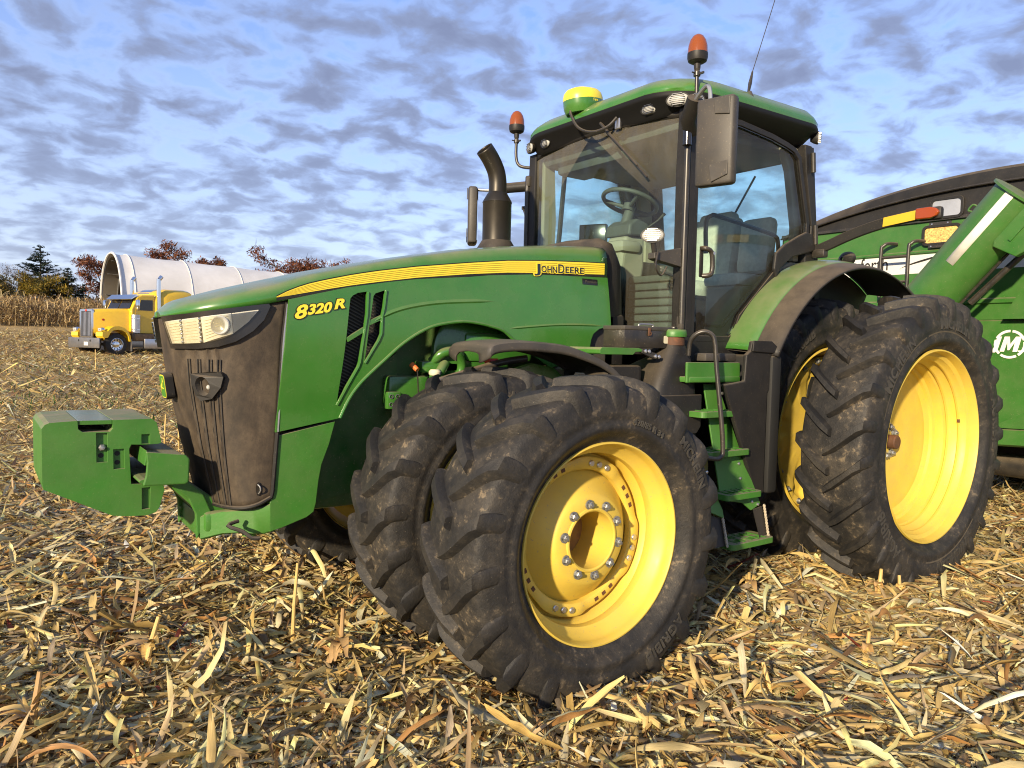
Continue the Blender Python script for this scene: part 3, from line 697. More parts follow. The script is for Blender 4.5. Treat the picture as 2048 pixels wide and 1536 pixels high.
pl = MB(); pl.lathe([(.2245, .780), (.2265, .785), (.2165, .893), (.2145, .896)], n=30, a0=-.47, a1=.47); PLT = pl.mesh('lettering_panel'); PLT.materials.append(mat('scuffed_rubber_panel', (0.085, 0.068, 0.045), 0.7, vary=0.35, vscale=9))
def rear_wheel(yc, rot, outer, side=1):
    w = empty('rear_wheel', (0, yc, 0.95), TR)
    if side < 0: w.scale = (1, -1, 1)
    put('tyre', RT, w, None, Matrix.Rotation(-rot, 4, 'Y'))
    if outer:
        put('rim', RRM, w, None, Matrix.Translation((0, .19, 0)))
        if side > 0:
            hs = MB(); hs.lathe([(-.33, .050), (-.262, .050), (-.255, .044), (-.255, 0)], n=28); hs.build('axle_stub', 'rust', w).location = (0, .19, 0)
            for i in range(8): put('wheel_nut', HB, w, None, at_ang(.105, 2 * math.pi * (i + .25) / 8, .19 - .333) @ Matrix.Scale(1.35, 4))
            vs = MB(); vs.box((0, 0, 0), (.012, .02, .028), None, .003); q = vs.build('valve_stem', 'rust', w); q.location = (-.585, .19 - .11, .145)
    else:
        put('rim', RIM, w, None, Matrix.Translation((0, .19, 0))); put('wheel_dish', RD, w, None, Matrix.Translation((0, .19, 0)))
        if side > 0:
            for i in range(20): put('wheel_nut', HB, w, None, at_ang(.565, 2 * math.pi * (i + .5) / 20, .19 - .083))
    if side > 0:
        for (me_, a_) in ((RM, 1.72), (RA, 2.98), (RM, 4.4), (RA, 5.6), (RM, 0.75)) if outer else ((RA, .93), (RM, -.12), (RA, 2.2)):
            put('lettering', me_, w, None, Matrix.Rotation(-a_, 4, 'Y')); 
            if me_ is RM: put('lettering_panel', PLT, w, None, Matrix.Rotation(-a_, 4, 'Y'))
    return w
w2 = rear_wheel(1.51, 0.02, True); w2['label'] = 'outer rear dual wheel with deep yellow dish'
rear_wheel(0.74, 0.11, False); rear_wheel(-0.74, 0.11, False, -1); rear_wheel(-1.51, 0.0, True, -1)
# ------------------------------------------------------------------ hood
HSY = lambda x: 0.44 + 0.019 * (4.05 - x)
SIDE = [(4.057, 1.778), (3.751, 1.856), (3.52, 1.899), (3.345, 1.927), (3.001, 1.964), (2.872, 1.982), (2.547, 2.011), (2.208, 2.024), (1.95, 2.032), (1.942, 1.897), (1.93, 1.718), (2.031, 1.696), (2.08, 1.663), (2.099, 1.624), (2.123, 1.479), (2.423, 1.446), (2.651, 1.57), (2.702, 1.604), (2.781, 1.661), (2.878, 1.686), (2.966, 1.7), (3.065, 1.705), (3.192, 1.687), (3.279, 1.662), (3.369, 1.616), (3.456, 1.556), (3.542, 1.481), (3.625, 1.407), (3.68, 1.351), (3.731, 1.278), (3.777, 1.177), (4.112, 1.117)]
VENT1 = [(3.738, 1.8), (3.724, 1.816), (3.697, 1.831), (3.644, 1.841), (3.65, 1.723), (3.686, 1.47), (3.694, 1.446), (3.751, 1.344), (3.799, 1.248), (3.792, 1.324), (3.767, 1.532), (3.745, 1.748)]
VENT2 = [(3.609, 1.818), (3.598, 1.834), (3.539, 1.855), (3.552, 1.763), (3.563, 1.716), (3.567, 1.622), (3.583, 1.585), (3.656, 1.467), (3.635, 1.65)]
ST_UP = [(4.113, 1.789), (4.06, 1.818), (3.976, 1.855), (3.87, 1.886), (3.718, 1.924), (3.581, 1.953), (3.35, 1.994), (3.008, 2.043), (2.742, 2.077), (2.451, 2.1), (2.137, 2.116), (1.979, 2.122)]
ST_LO = [(4.11, 1.785), (4.055, 1.797), (3.971, 1.816), (3.849, 1.843), (3.712, 1.872), (3.58, 1.896), (3.349, 1.935), (3.007, 1.98), (2.74, 2.008), (2.449, 2.026), (2.135, 2.043), (1.977, 2.051)]
CREASE = [(4.57, 1.700), (4.495, 1.742), (4.354, 1.780), (4.207, 1.823), (4.104, 1.853), (3.918, 1.916), (3.712, 1.968), (3.583, 2.0), (3.38, 2.047), (2.967, 2.126), (2.621, 2.174), (2.29, 2.204), (1.948, 2.228)]
RIDGE = [(4.57, 1.702), (4.50, 1.760), (4.30, 1.826), (4.09, 1.886), (4.0, 1.910), (3.87, 1.948), (3.6, 2.012), (3.38, 2.062), (2.967, 2.146), (2.621, 2.198), (2.29, 2.236), (1.948, 2.262)]
ZB = [(4.57, 1.676), (4.39, 1.709), (4.144, 1.754), (4.057, 1.776)] + SIDE[1:9]
def plan_y(x, xe=4.05, xc=4.572, ye=0.44, p=2.5):
    if x <= xe: return HSY(x)
    return ye * max(0.0, 1 - ((x - xe) / (xc - xe)) ** p) ** (1 / p)
sh = MB(); g = []
xs = list(np.linspace(1.952, 4.05, 34)) + [4.05 + 0.522 * math.sin(math.pi / 2 * i / 16) for i in range(1, 17)]
for x in xs:
    Y = max(plan_y(x), 0.004); zb = interp(ZB, x); zk = interp(CREASE, x); zr = interp(RIDGE, x)
    ins = min(0.045, Y * 0.22); h = zk - zb
    half = [(Y, zb), (Y + .002, zb + h * .35), (Y - ins * .12, zb + h * .66), (Y - ins * .45, zb + h * .90), (Y - ins, zk)]
    inn = Y - ins
    half += [(inn * t, zr + (zk - zr) * t ** 3 + .004 * (1 - t)) for t in (0.9, 0.75, 0.55, 0.3, 0.0)]
    row = [(x, a, b) for a, b in half] + [(x, -a, b) for a, b in half[-2::-1]]
    g.append(row)
sh.grid(g); sh.build('hood', 'green', TR, angle=55, solid=.012)
HSZ = lambda x, z: HSY(x) + .030 * max(0.0, 1 - ((z - 1.63) / .42) ** 2)      # panel bulges gently between its edges
side3 = lambda a, b, t: (a, HSZ(a, b) + t, b)
def refine(o, flat, step=.085):
    """retriangulate a flat panel finely enough to carry the bulge"""
    bm = bmesh.new(); bm.from_mesh(o.data)
    for _ in range(6):
        bmesh.ops.triangulate(bm, faces=[f for f in bm.faces if len(f.verts) > 3])
        ed_ = [e for e in bm.edges if e.calc_length() > step]
        if not ed_: break
        bmesh.ops.subdivide_edges(bm, edges=ed_, cuts=1)
    bmesh.ops.triangulate(bm, faces=bm.faces[:]); bm.normal_update()
    fs_ = [f for f in bm.faces if abs(f.normal.y) > .98]; st_ = set(fs_)
    bmesh.ops.beautify_fill(bm, faces=fs_, edges=[e for e in bm.edges if len(e.link_faces) == 2 and all(f in st_ for f in e.link_faces) and e.link_faces[0].normal.dot(e.link_faces[1].normal) > .9])
    for v in bm.verts: v.co.y += flat * (HSZ(v.co.x, v.co.z) - HSY(v.co.x))
    bm.to_mesh(o.data); bm.free()
    o.data.polygons.foreach_set('use_smooth', [True] * len(o.data.polygons)); o.data.set_sharp_from_angle(angle=R_(40))
sp = MB(); sp.prism(SIDE, -.018, 0.0, lambda a, b, t: (a, HSY(a) + t, b), [VENT1, VENT2]); refine(sp.build('hood_side_panel', 'green', TR, smooth=False), 1)
sp = MB(); sp.prism(SIDE, -.018, 0.0, lambda a, b, t: (a, -HSY(a) - t, b)); refine(sp.build('hood_side_panel', 'green', TR, smooth=False), -1)
# rolled lip of the wheel arch, crease lines pressed into the panel
arch = [(2.64, 1.566)] + SIDE[17:31]
lp = MB(); lp.tube([(a, HSZ(a, b) + .001, b) for a, b in arch], .009, 8, smooth=3); lp.build('wheel_arch_lip', 'green', TR)
def ridge(name, pts, w, hgt_, m='green'):
    """pressed-in styling line: a low triangular rib following pts (x, z)"""
    P = [Vector((a, 0, b)) for a, b in pts]; P = catmull(P, 4); b = MB(); g = []
    for i, p in enumerate(P):
        t = (P[min(i + 1, len(P) - 1)] - P[max(0, i - 1)]).normalized(); nrm = Vector((-t.z, 0, t.x))
        f = min(1, 8 * i / len(P), 8 * (len(P) - 1 - i) / len(P)); y = HSZ(p.x, p.z)
        a_ = p + nrm * w * f; c_ = p - nrm * w * f
        g.append([(a_.x, y - .002, a_.z), (p.x + nrm.x * w * .1, y + hgt_ * f, p.z + nrm.z * w * .1), (c_.x, y - .002, c_.z)])
    b.grid(g); return b.build(name, m, TR, angle=20)
ridge('panel_crease', [(3.600, 1.690), (3.50, 1.740), (3.38, 1.776), (3.22, 1.804), (3.02, 1.822), (2.84, 1.832)], .016, .006)
ridge('panel_crease', [(2.74, 1.676), (2.60, 1.690), (2.40, 1.708), (2.20, 1.716), (1.99, 1.716)], .011, .006)
def inside(x, z, poly):
    c = False; n = len(poly)
    for i in range(n):
        (xa, za), (xb, zb) = poly[i], poly[i - 1]
        if (za > z) != (zb > z) and x < (xb - xa) * (z - za) / (zb - za) + xa: c = not c
    return c
# vents: black screen behind, louvre slats, cross bars
VS = [(3.83, 1.22), (3.83, 1.30), (3.78, 1.86), (3.52, 1.885), (3.52, 1.58), (3.62, 1.46), (3.76, 1.24)]
vb = MB(); vb.prism(VS, -.075, -.060, side3); vb.build('vent_screen', 'dark', TR, smooth=False)
sl_ = MB(); k = 0
for i in range(40):
    zc_ = 1.20 + i * .0185
    x0, x1 = 3.83, 3.53
    sl_ = MB(); a0 = Vector((x0, HSY(x0) - .030, zc_ + .10)); a1 = Vector((x1, HSY(x1) - .030, zc_ - .04))
    if zc_ > 1.86: continue
    for poly in (VENT1, VENT2):
        run = [s for s in np.linspace(0, 1, 60) if inside(a0.x + (a1.x - a0.x) * s, a0.z + (a1.z - a0.z) * s, poly)]
        if len(run) < 3: continue
        sl_ = MB(); sl_.tube([a0 + (a1 - a0) * (run[0] - .03), a0 + (a1 - a0) * (run[-1] + .03)], .0036, 4); sl_.build('vent_louvre', 'greyp', TR, smooth=False)
def bar(name, p, q, w, th, y_off, m):
    b = MB(); d = (Vector(q) - Vector(p)); n_ = Vector((-d.z, 0, d.x)).normalized() * w / 2
    pts = [Vector(p) + n_, Vector(q) + n_, Vector(q) - n_, Vector(p) - n_]
    b.prism([(v.x, v.z) for v in pts], y_off - th, y_off, side3); return b.build(name, m, TR, smooth=False, bevel=.004)
bar('vent_cross_bar', (3.756, 0, 1.583), (3.655, 0, 1.645), .024, .02, -.002, 'green')
bar('vent_cross_bar', (3.640, 0, 1.672), (3.548, 0, 1.715), .024, .02, -.002, 'green')
M['green_edge'] = mat('green_paint_clean', (0.045, 0.23, 0.02), 0.35, vary=0.05)
def vent_edge(pts):
    b = MB(); b.tube([(a, HSZ(a, c) + .001, c) for a, c in pts], .008, 6); return b.build('vent_edge', 'green', TR)
vent_edge([(3.640, 1.838), (3.646, 1.723), (3.682, 1.47), (3.690, 1.446), (3.747, 1.344), (3.797, 1.245)])
vent_edge([(3.536, 1.853), (3.549, 1.763), (3.560, 1.716), (3.564, 1.622), (3.580, 1.585), (3.654, 1.465)])
# yellow stripe: film with fine printed lines, black edge below
def band2(up, lo, n=40):
    xs = np.linspace(up[0][0], up[-1][0], n); return [(x, interp(up, x)) for x in xs], [(x, interp(lo, x)) for x in xs]
U_, L_2 = band2(ST_UP, ST_LO)
def film(name, top, bot, off, th, m):
    b = MB(); b.grid([[(a, HSY(a) + off, c) for a, c in top], [(a, HSY(a) + off, c) for a, c in bot]])
    return b.build(name, m, TR, smooth=False)
mid = lambda t: [(a[0], a[1] + (b[1] - a[1]) * t) for a, b in zip(U_, L_2)]
film('stripe', U_, L_2, .0050, .002, 'stripe')
M['stripeline'] = mat('stripe_printed_line', (0.42, 0.27, 0.012), 0.4, vary=0.02)  # darker yellow print of the fine lines on the stripe
for t in (.17, .34, .51, .68, .85): film('stripe_line', mid(t - .022), mid(t + .022), .0062, .001, 'stripeline')
film('stripe_border', [(a, c + .004) for a, c in L_2], [(a, c - .016) for a, c in L_2], .0040, .002, 'blackp')
film('stripe_border', [(a, c + .006) for a, c in U_], [(a, c - .002) for a, c in U_], .0038, .002, 'blackp')
def side_text(name, s, size, x, z, off, m, shear=0.0, slope=0.0, bold=0.0, space=1.0, sx=1.0):
    v, f = text_verts(s, size, extrude=.0006, shear=shear, bold=bold, space=space)
    b = MB(); ca, sa = math.cos(slope), math.sin(slope)
    vs = []
    for q in v:
        a, c = q.x * sx, q.y; a, c = a * ca - c * sa, a * sa + c * ca
        X = x - a; vs.append((X, HSZ(X, z + c) + off + q.z, z + c))
    b.add(vs, f); me_ = b.mesh(name, False); o = put(name, me_, TR, m); return o
# JOHN DEERE in small capitals: large J and D
def fit_text(s, size, x0, x1, z, off, m, bold, shear=0.0, slope=0.0):
    v, f = text_verts(s, size, extrude=.0006, shear=shear, bold=bold)
    xa, xb = min(q.x for q in v) + bold, max(q.x for q in v) - bold; b = MB(); vs = []
    for q in v:
        X = x0 + (x1 - x0) * (q.x - xa) / (xb - xa); Z = z + q.y + (x0 - X) * slope; vs.append((X, HSZ(X, Z) + off + q.z, Z))
    b.add(vs, f); return put('lettering', b.mesh('lettering', False), TR, m)
def brand(off, m, bold):
    for s_, sz, xa, xb, z_ in (('J', .078, 2.551, 2.508, 2.046), ('OHN', .056, 2.498, 2.377, 2.046), ('D', .078, 2.366, 2.318, 2.056), ('EERE', .056, 2.308, 2.160, 2.055)):
        fit_text(s_, sz, xa, xb, z_, off, m, bold, slope=.02)
brand(.0078, 'stripe', .0050); brand(.0096, 'blackg', .0010)
def model_no(off, m, bold):
    for s_, sz, xa, xb, z_ in (('8', .092, 4.028, 3.968, 1.711), ('320', .068, 3.964, 3.842, 1.728), ('R', .068, 3.824, 3.772, 1.762)):
        fit_text(s_, sz, xa, xb, z_, off, m, bold, shear=.22, slope=.17)
model_no(.0035, 'blackp', .0066); model_no(.0055, 'stripe', .0026)
b = MB(); b.prism([(2.168, 2.013), (2.042, 2.013), (2.042, 1.976), (2.168, 1.976)], .001, .003, side3); b.build('nameplate', 'blackg', TR, smooth=False)
side_text('lettering', 'Premium', .026, 2.098, 1.995, .0036, 'greyp')

# ------------------------------------------------------------------ grille (perforated screen wrapping the nose)
def gx_(y, z, off=0.0):
    xe = interp([(1.80, 4.05), (1.577, 4.074), (1.11, 4.10), (0.64, 4.135)], z); xc = interp([(1.80, 4.572), (1.66, 4.553), (1.36, 4.511), (1.046, 4.439), (0.777, 4.365), (0.62, 4.322)], z)
    ye = 0.425
    return xe + (xc - xe + off) * max(0.0, 1 - abs(y / (ye + off)) ** 2.5) ** (1 / 2.5)
def gp(t, z, off=0.0):
    """point on the grille at angle parameter t (0 centre, 1 left edge)"""
    a = t * math.pi / 2; ye = 0.425 + off
    y = ye * (abs(math.sin(a)) ** (2 / 2.5)) * (1 if t >= 0 else -1)
    return (gx_(y, z, off), y, z)
def zbot(t): return 0.735 + 0.05 * abs(t) ** 6
def ztop(t): return interp(ZB, gp(t, 1.70)[0]) + .004
gm = bpy.data.materials.new('dusty_grille_screen'); gm.use_nodes = True
_t = gm.node_tree; _p = _t.nodes['Principled BSDF']; _n = _t.nodes.new; _l = _t.links.new
_tc = _n('ShaderNodeTexCoord'); _mp = _n('ShaderNodeMapping'); _mp.inputs['Scale'].default_value = (3.0, 3.0, 1.9); _l(_tc.outputs['Object'], _mp.inputs[0])
_a = _n('ShaderNodeTexNoise'); _a.inputs['Scale'].default_value = 3.0; _a.inputs['Detail'].default_value = 9; _a.inputs['Roughness'].default_value = .7; _l(_mp.outputs[0], _a.inputs['Vector'])
_b = _n('ShaderNodeTexVoronoi'); _b.inputs['Scale'].default_value = 190; _l(_tc.outputs['Object'], _b.inputs['Vector'])
_r = _n('ShaderNodeValToRGB'); _l(_a.outputs[0], _r.inputs[0]); _e = _r.color_ramp.elements
_e[0].position = .34; _e[0].color = (.034, .027, .020, 1); _e[1].position = .74; _e[1].color = (.125, .096, .062, 1); _q = _e.new(.52); _q.color = (.066, .050, .034, 1)
_m2 = _n('ShaderNodeMix'); _m2.data_type = 'RGBA'; _rr = _n('ShaderNodeMapRange'); _l(_b.outputs['Distance'], _rr.inputs[0]); _rr.inputs[1].default_value = .15; _rr.inputs[2].default_value = .42; _rr.inputs[3].default_value = .45; _rr.inputs[4].default_value = 0
_l(_rr.outputs[0], _m2.inputs[0]); _l(_r.outputs[0], _m2.inputs[6]); _m2.inputs[7].default_value = (.02, .016, .012, 1)
_l(_m2.outputs[2], _p.inputs['Base Color']); _p.inputs['Roughness'].default_value = .62; _p.inputs['Specular IOR Level'].default_value = .3
M['grille'] = gm
gb = MB(); g = []
ts = np.linspace(-1, 1, 49); 
RIB = [.30, .40, .50, .57]
for t in np.linspace(-1, 1, 121):
    zb_, zt_ = zbot(t), ztop(t)
    off = 0.0
    row = []
    for v in np.linspace(0, 1, 26):
        z = zb_ + (zt_ - zb_) * v
        rb_ = sum(math.exp(-((abs(t) - (r_ + .10 * (v - .5))) / .012) ** 2) for r_ in RIB) * (1 if v < .80 else max(0, (.9 - v) / .1))
        row.append(gp(t, z, .010 * rb_))
    g.append(row)
gb.grid(g); gb.build('grille_screen', 'grille', TR, angle=60, solid=.006)
for r_ in RIB:
    for dt in (-.010, .012):
        b = MB(); b.tube([gp(r_ + dt + .10 * (v - .5), zbot(r_) + (1.475 - zbot(r_)) * v, .005) for v in np.linspace(0.0, 1, 14)], .0027, 6); b.build('grille_rib', 'dark' if dt < 0 else 'greyp', TR)
# rubber seal round the grille edge
ed = MB(); ed.tube([gp(1.0, z, .004) for z in np.linspace(1.762, .82, 14)] + [gp(t, zbot(t) + .004 + .05 * max(0, t - .9), .004) for t in np.linspace(.995, -.99, 40)], .011, 8); ed.build('grille_seal', 'blackp', TR)
ed = MB(); ed.tube([gp(1.0, z, .012) for z in np.linspace(1.755, 1.12, 10)], .006, 6); ed.build('grille_trim', 'alu', TR)
hs_ = MB(); hs_.tube([gp(.62, .68, .02), (4.33, .405, .668), (4.27, .445, .640), (4.235, .47, .610), (4.20, .480, .606)], .010, 8, smooth=3); hs_.build('loose_seal_end', 'blackp', TR)

def patch(name, top, bot, m, off, th=.012, nu=18, nv=6, bevel=0.0, angle=40):
    """thick curved tile on the grille: top/bot are (t, z) polylines"""
    tp = np.array(top); bt = np.array(bot); b = MB()
    def samp(P, s):
        d = np.concatenate([[0], np.cumsum(np.hypot(np.diff(P[:, 0]) * .9, np.diff(P[:, 1])))]); d /= d[-1]
        return np.array([np.interp(s, d, P[:, 0]), np.interp(s, d, P[:, 1])])
    G = [[], []]
    for k, o_ in ((0, off), (1, off - th)):
        for v in np.linspace(0, 1, nv):
            G[k].append([gp(*(samp(tp, s) * (1 - v) + samp(bt, s) * v), o_) for s in np.linspace(0, 1, nu)])
    b.grid(G[0]); b.grid(G[1])
    rim0 = G[0][0] + [r[-1] for r in G[0][1:]] + G[0][-1][-2::-1] + [r[0] for r in G[0][-2:0:-1]]
    rim1 = G[1][0] + [r[-1] for r in G[1][1:]] + G[1][-1][-2::-1] + [r[0] for r in G[1][-2:0:-1]]
    b.grid([rim0, rim1], True)
    return b.build(name, m, TR, angle=angle, bevel=bevel)
# headlamp clusters (left and right)
BT = [(0.098, 1.678), (0.406, 1.692), (0.608, 1.712), (0.771, 1.730), (0.926, 1.752)]; BB = [(0.183, 1.522), (0.466, 1.524), (0.63, 1.536), (0.754, 1.564), (0.848, 1.612), (0.908, 1.672), (0.934, 1.740)]
LT = [(0.163, 1.652), (0.401, 1.664), (0.606, 1.684), (0.771, 1.704), (0.875, 1.720)]; LB = [(0.223, 1.547), (0.424, 1.547), (0.576, 1.559), (0.687, 1.580), (0.755, 1.610), (0.822, 1.658), (0.875, 1.715)]
M['reflector'] = mat('lamp_reflector_cream', (0.90, 0.88, 0.80), 0.24, metal=0.45, vary=0.10, vscale=25)
M['lampclear'] = glass_mat('headlamp_cover', tint=(0.96, 0.95, 0.90), dirt=0.06, film=(0.5, 0.42, 0.28))
for sg in (1, -1):
    fl = lambda P: [(sg * a, b) for a, b in P]
    patch('headlight_bezel', fl(BT), fl(BB), 'blackg', .022, .03, 22, 6, bevel=.006)
    seg = [(0.0, .235, [(.163, 1.652), (.353, 1.664)], [(.223, 1.547), (.344, 1.549)]), (1, 1, [(.362, 1.664), (.502, 1.675)], [(.356, 1.549), (.508, 1.554)]), (2, 1, [(.520, 1.677), (.724, 1.699)], [(.528, 1.555), (.735, 1.601)])]
    for _, _, a_, b_ in seg:
        patch('headlight_reflector', fl(a_), fl(b_), 'reflector', .0245, .01, 8, 5)
        for v in np.linspace(.15, .85, 7):      # vertical-step ribs of the reflector
            p0 = [(a_[0][0] * (1 - v) + b_[0][0] * v + .02, a_[0][1] * (1 - v) + b_[0][1] * v), (a_[1][0] * (1 - v) + b_[1][0] * v - .02, a_[1][1] * (1 - v) + b_[1][1] * v)]
            rbm = MB(); rbm.tube([gp(sg * (p0[0][0] + (p0[1][0] - p0[0][0]) * s), p0[0][1] + (p0[1][1] - p0[0][1]) * s, .026) for s in np.linspace(0, 1, 5)], .0013, 5)
            if sg > 0: rbm.build('reflector_rib', 'cream', TR)
    patch('headlight_tip', fl([(.728, 1.699), (.875, 1.720)]), fl([(.738, 1.603), (.822, 1.658), (.876, 1.716)]), 'white', .0245, .01, 8, 5)
    c = Vector(gp(sg * .655, 1.640, .022)); nrm = (Vector(gp(sg * .655, 1.640, .06)) - c).normalized()
    cl = MB(); cl.lathe([(0, .046), (.010, .045), (.014, .041), (.010, .036), (.006, .02), (.004, 0)], axis='z', n=28)
    rt_ = nrm.to_track_quat('Z', 'Y').to_matrix(); cl.v = [tuple(rt_ @ Vector(v) + c) for v in cl.v]; cl.build('headlight_projector', 'lamp', TR)
    for tt, z0_, z1_ in ((.350, 1.556, 1.655), (.511, 1.562, 1.668)):
        for z in np.linspace(z0_, z1_, 6):
            q = MB(); q.ball(gp(sg * tt, z, .026), .0075, 10, 6); q.build('bulb_reflector', 'chrome', TR)
    patch('headlight_cover', fl(LT), fl(LB), 'lampclear', .0325, .002, 20, 5)
# camera housing set in the grille
for sg in (1,):
    ring = [(0.386, 1.404), (0.577, 1.417), (0.641, 1.415), (0.658, 1.391), (0.632, 1.34), (0.55, 1.285), (0.449, 1.273), (0.407, 1.299), (0.392, 1.348)]
    hole = [(.485 + .062 * math.cos(a), 1.345 + .046 * math.sin(a)) for a in np.linspace(0, 2 * math.pi, 19)[:-1]]
    b = MB(); b.prism(ring, 0.0, .030, lambda a, c, t: gp(a, c, t), [hole]); b.build('work_light_bezel', 'blackp', TR, smooth=False, bevel=.006)
    b = MB(); g = [[gp(.485 + .062 * s * math.cos(a), 1.345 + .046 * s * math.sin(a), o_) for a in np.linspace(0, 2 * math.pi, 25)] for s, o_ in ((1, .030), (.86, .008), (.55, -.008), (.01, -.010))]
    b.grid(g); b.build('work_light_bowl', 'greyp', TR)
    b = MB(); b.ball(gp(.515, 1.340, .004), .013, 12, 8); b.build('work_light_bulb', 'lamp', TR)
# round-cornered maker's badge: leaping deer
BC = Vector(gp(0.02, 1.335, .0)); bx = Vector((0, 1, 0)); bz = Vector((-.14, 0, -1)).normalized() * -1; bn = bx.cross(bz) * 1.0
bn = Vector((1, 0, -.14)).normalized(); bz = Vector((.14, 0, 1)).normalized()
def bpt(a, c, t): return BC + bx * a + bz * c + bn * (t + .004)
def rrect(w, h, r, n=5):
    o = []
    for cx_, cy_, a0 in ((w - r, h - r, 0), (-w + r, h - r, 90), (-w + r, -h + r, 180), (w - r, -h + r, 270)):
        o += [(cx_ + r * math.cos(R_(a0 + 90 * i / n)), cy_ + r * math.sin(R_(a0 + 90 * i / n))) for i in range(n + 1)]
    return o
b = MB(); b.prism(rrect(.062, .066, .028), 0, .040, bpt); b.build('badge_base', 'blackp', TR, smooth=False, bevel=.006)
M['badgegreen'] = mat('badge_green', (0.05, 0.22, 0.02), 0.35, vary=.03); M['badgeyel'] = mat('badge_yellow', (0.72, 0.62, 0.05), 0.4, vary=.03)
b = MB(); b.prism(rrect(.055, .059, .024), .040, .0415, bpt); b.build('badge_face', 'badgeyel', TR, smooth=False)
b = MB(); b.prism(rrect(.050, .054, .021), .0415, .043, bpt); b.build('badge_field', 'badgegreen', TR, smooth=False)
DEER = [(-.040, -.030), (-.030, -.020), (-.018, -.010), (-.004, -.004), (.006, .006), (.012, .016), (.020, .022), (.030, .021), (.032, .025), (.026, .028), (.024, .034), (.026, .042), (.020, .036), (.014, .043), (.016, .033), (.010, .027), (.004, .019), (-.010, .013), (-.024, .010), (-.032, .002), (-.036, .004), (-.034, -.005), (-.028, -.012), (-.038, -.024), (-.046, -.034)]
LEG = [(.000, -.003), (.012, -.010), (.024, -.006), (.034, -.012), (.024, -.011), (.012, -.016), (-.006, -.008)]
b = MB(); b.prism(DEER, .043, .0445, bpt); b.prism(LEG, .043, .0446, bpt); b.build('badge_deer', 'badgeyel', TR, smooth=False)
# latch cut-out low on the grille
b = MB(); b.prism([(.878 + .024 * math.cos(a), .838 + .034 * math.sin(a)) for a in np.linspace(0, 6.283, 17)[:-1]], .002, .008, lambda a, c, t: gp(a, c, t)); b.build('latch_recess', 'blackg', TR)
b = MB(); b.tube([gp(.875, .862, .012), gp(.895, .850, .022), gp(.897, .830, .022), gp(.880, .816, .012)], .0035, 6, smooth=3); b.build('latch_ring', 'steel', TR)

# ------------------------------------------------------------------ skirt, front support casting, weight bracket
SK = [(4.107, 1.096), (3.795, 1.158), (3.827, 1.041), (3.867, 0.937), (3.882, 0.857), (3.896, 0.736), (3.907, 0.695), (3.948, 0.668), (4.074, 0.63), (4.134, 0.617), (4.134, 0.765), (4.117, 0.817), (4.113, 0.885)]
for sg in (1, -1):
    b = MB(); b.prism([(a + (.004 if 0 else 0), c) for a, c in SK], -.05, 0, lambda a, c, t, sg=sg: (a, sg * (.428 + t), c)); b.build('front_support_skirt', 'green_cast', TR, smooth=False, bevel=.014, seg=3)
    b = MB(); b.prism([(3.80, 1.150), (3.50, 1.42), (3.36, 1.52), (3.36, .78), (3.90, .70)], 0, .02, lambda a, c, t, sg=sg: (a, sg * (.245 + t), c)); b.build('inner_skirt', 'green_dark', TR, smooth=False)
    CP = [(4.133, .428), (4.165, .404), (4.203, .375), (4.24, .348), (4.326, .283), (4.415, .216)]
    top = [.766, .745, .734, .728, .718, .690]; bot = [.617, .603, .599, .605, .597, .566]
    g = [[(x - ins, sg * (y - ins * .4), z0 + (z1 - z0) * f) for (x, y), z0, z1 in zip(CP, bot, top)] for f, ins in ((0, .10), (0, .012), (.06, 0), (.94, 0), (1, .012), (1.0, .16))]
    b = MB(); b.grid(g); b.build('front_support_casting', 'green_cast', TR, angle=50)
b = MB(); b.box((4.385, 0, .628), (.06, .44, .124), None, .012); b.build('front_support_beam', 'green_cast', TR)
b = MB(); b.box((4.20, 0, .655), (.40, .50, .10), None, .02); b.build('front_support_beam', 'green_cast', TR)
for yy in (.17, -.17):
    for zz in (.60, .655):
        b = MB(); b.lathe([(0, .012), (.012, .012), (.014, .009), (.014, 0)], (4.415, yy, zz), 'x', 6); b.build('bolt_head', 'green_cast', TR)
b = MB(); b.cyl((4.18, .24, .612), (4.18, .24, .565), .035, n=14); b.cyl((4.13, .24, .612), (4.13, .24, .57), .022, n=12); b.build('tow_pin_boss', 'green_cast', TR)
# sloping arm from the casting up to the channel that carries the weights
b = MB(); b.prism([(4.60, .895), (4.52, .905), (4.30, .735), (4.28, .70), (4.41, .69), (4.45, .74)], -.20, .20, XZ(0.0)); b.build('weight_arm', 'green_cast', TR, smooth=False, bevel=.012)
for yy in (.20, -.20):
    b = MB(); b.prism([(4.63, .895), (4.50, .895), (4.40, .80), (4.355, .69), (4.43, .57), (4.436, .70), (4.47, .78), (4.56, .86)], -.012, .016, XZ(yy)); b.build('weight_arm_plate', 'green_cast', TR, smooth=False, bevel=.006)
BK = [(4.684, 1.055), (4.676, 1.032), (4.521, 1.021), (4.506, 1.001), (4.51, 0.899), (4.521, 0.891), (4.701, 0.898), (4.717, 0.909), (4.712, .918), (4.69, .922), (4.53, .914), (4.528, 1.000), (4.665, 1.010), (4.672, 0.985), (4.694, .985)]
b = MB(); b.prism(BK, -.38, .37, XZ(0.0)); b.build('weight_channel', 'green_cast', TR, smooth=False, bevel=.006)
b = MB(); b.prism([(4.690, 1.050), (4.518, 1.026), (4.500, 1.004), (4.504, .894), (4.52, .886), (4.703, .893), (4.690, .94), (4.685, 1.0)], .37, .385, XZ(0.0)); b.build('weight_channel_end', 'green_cast', TR, smooth=False, bevel=.006)

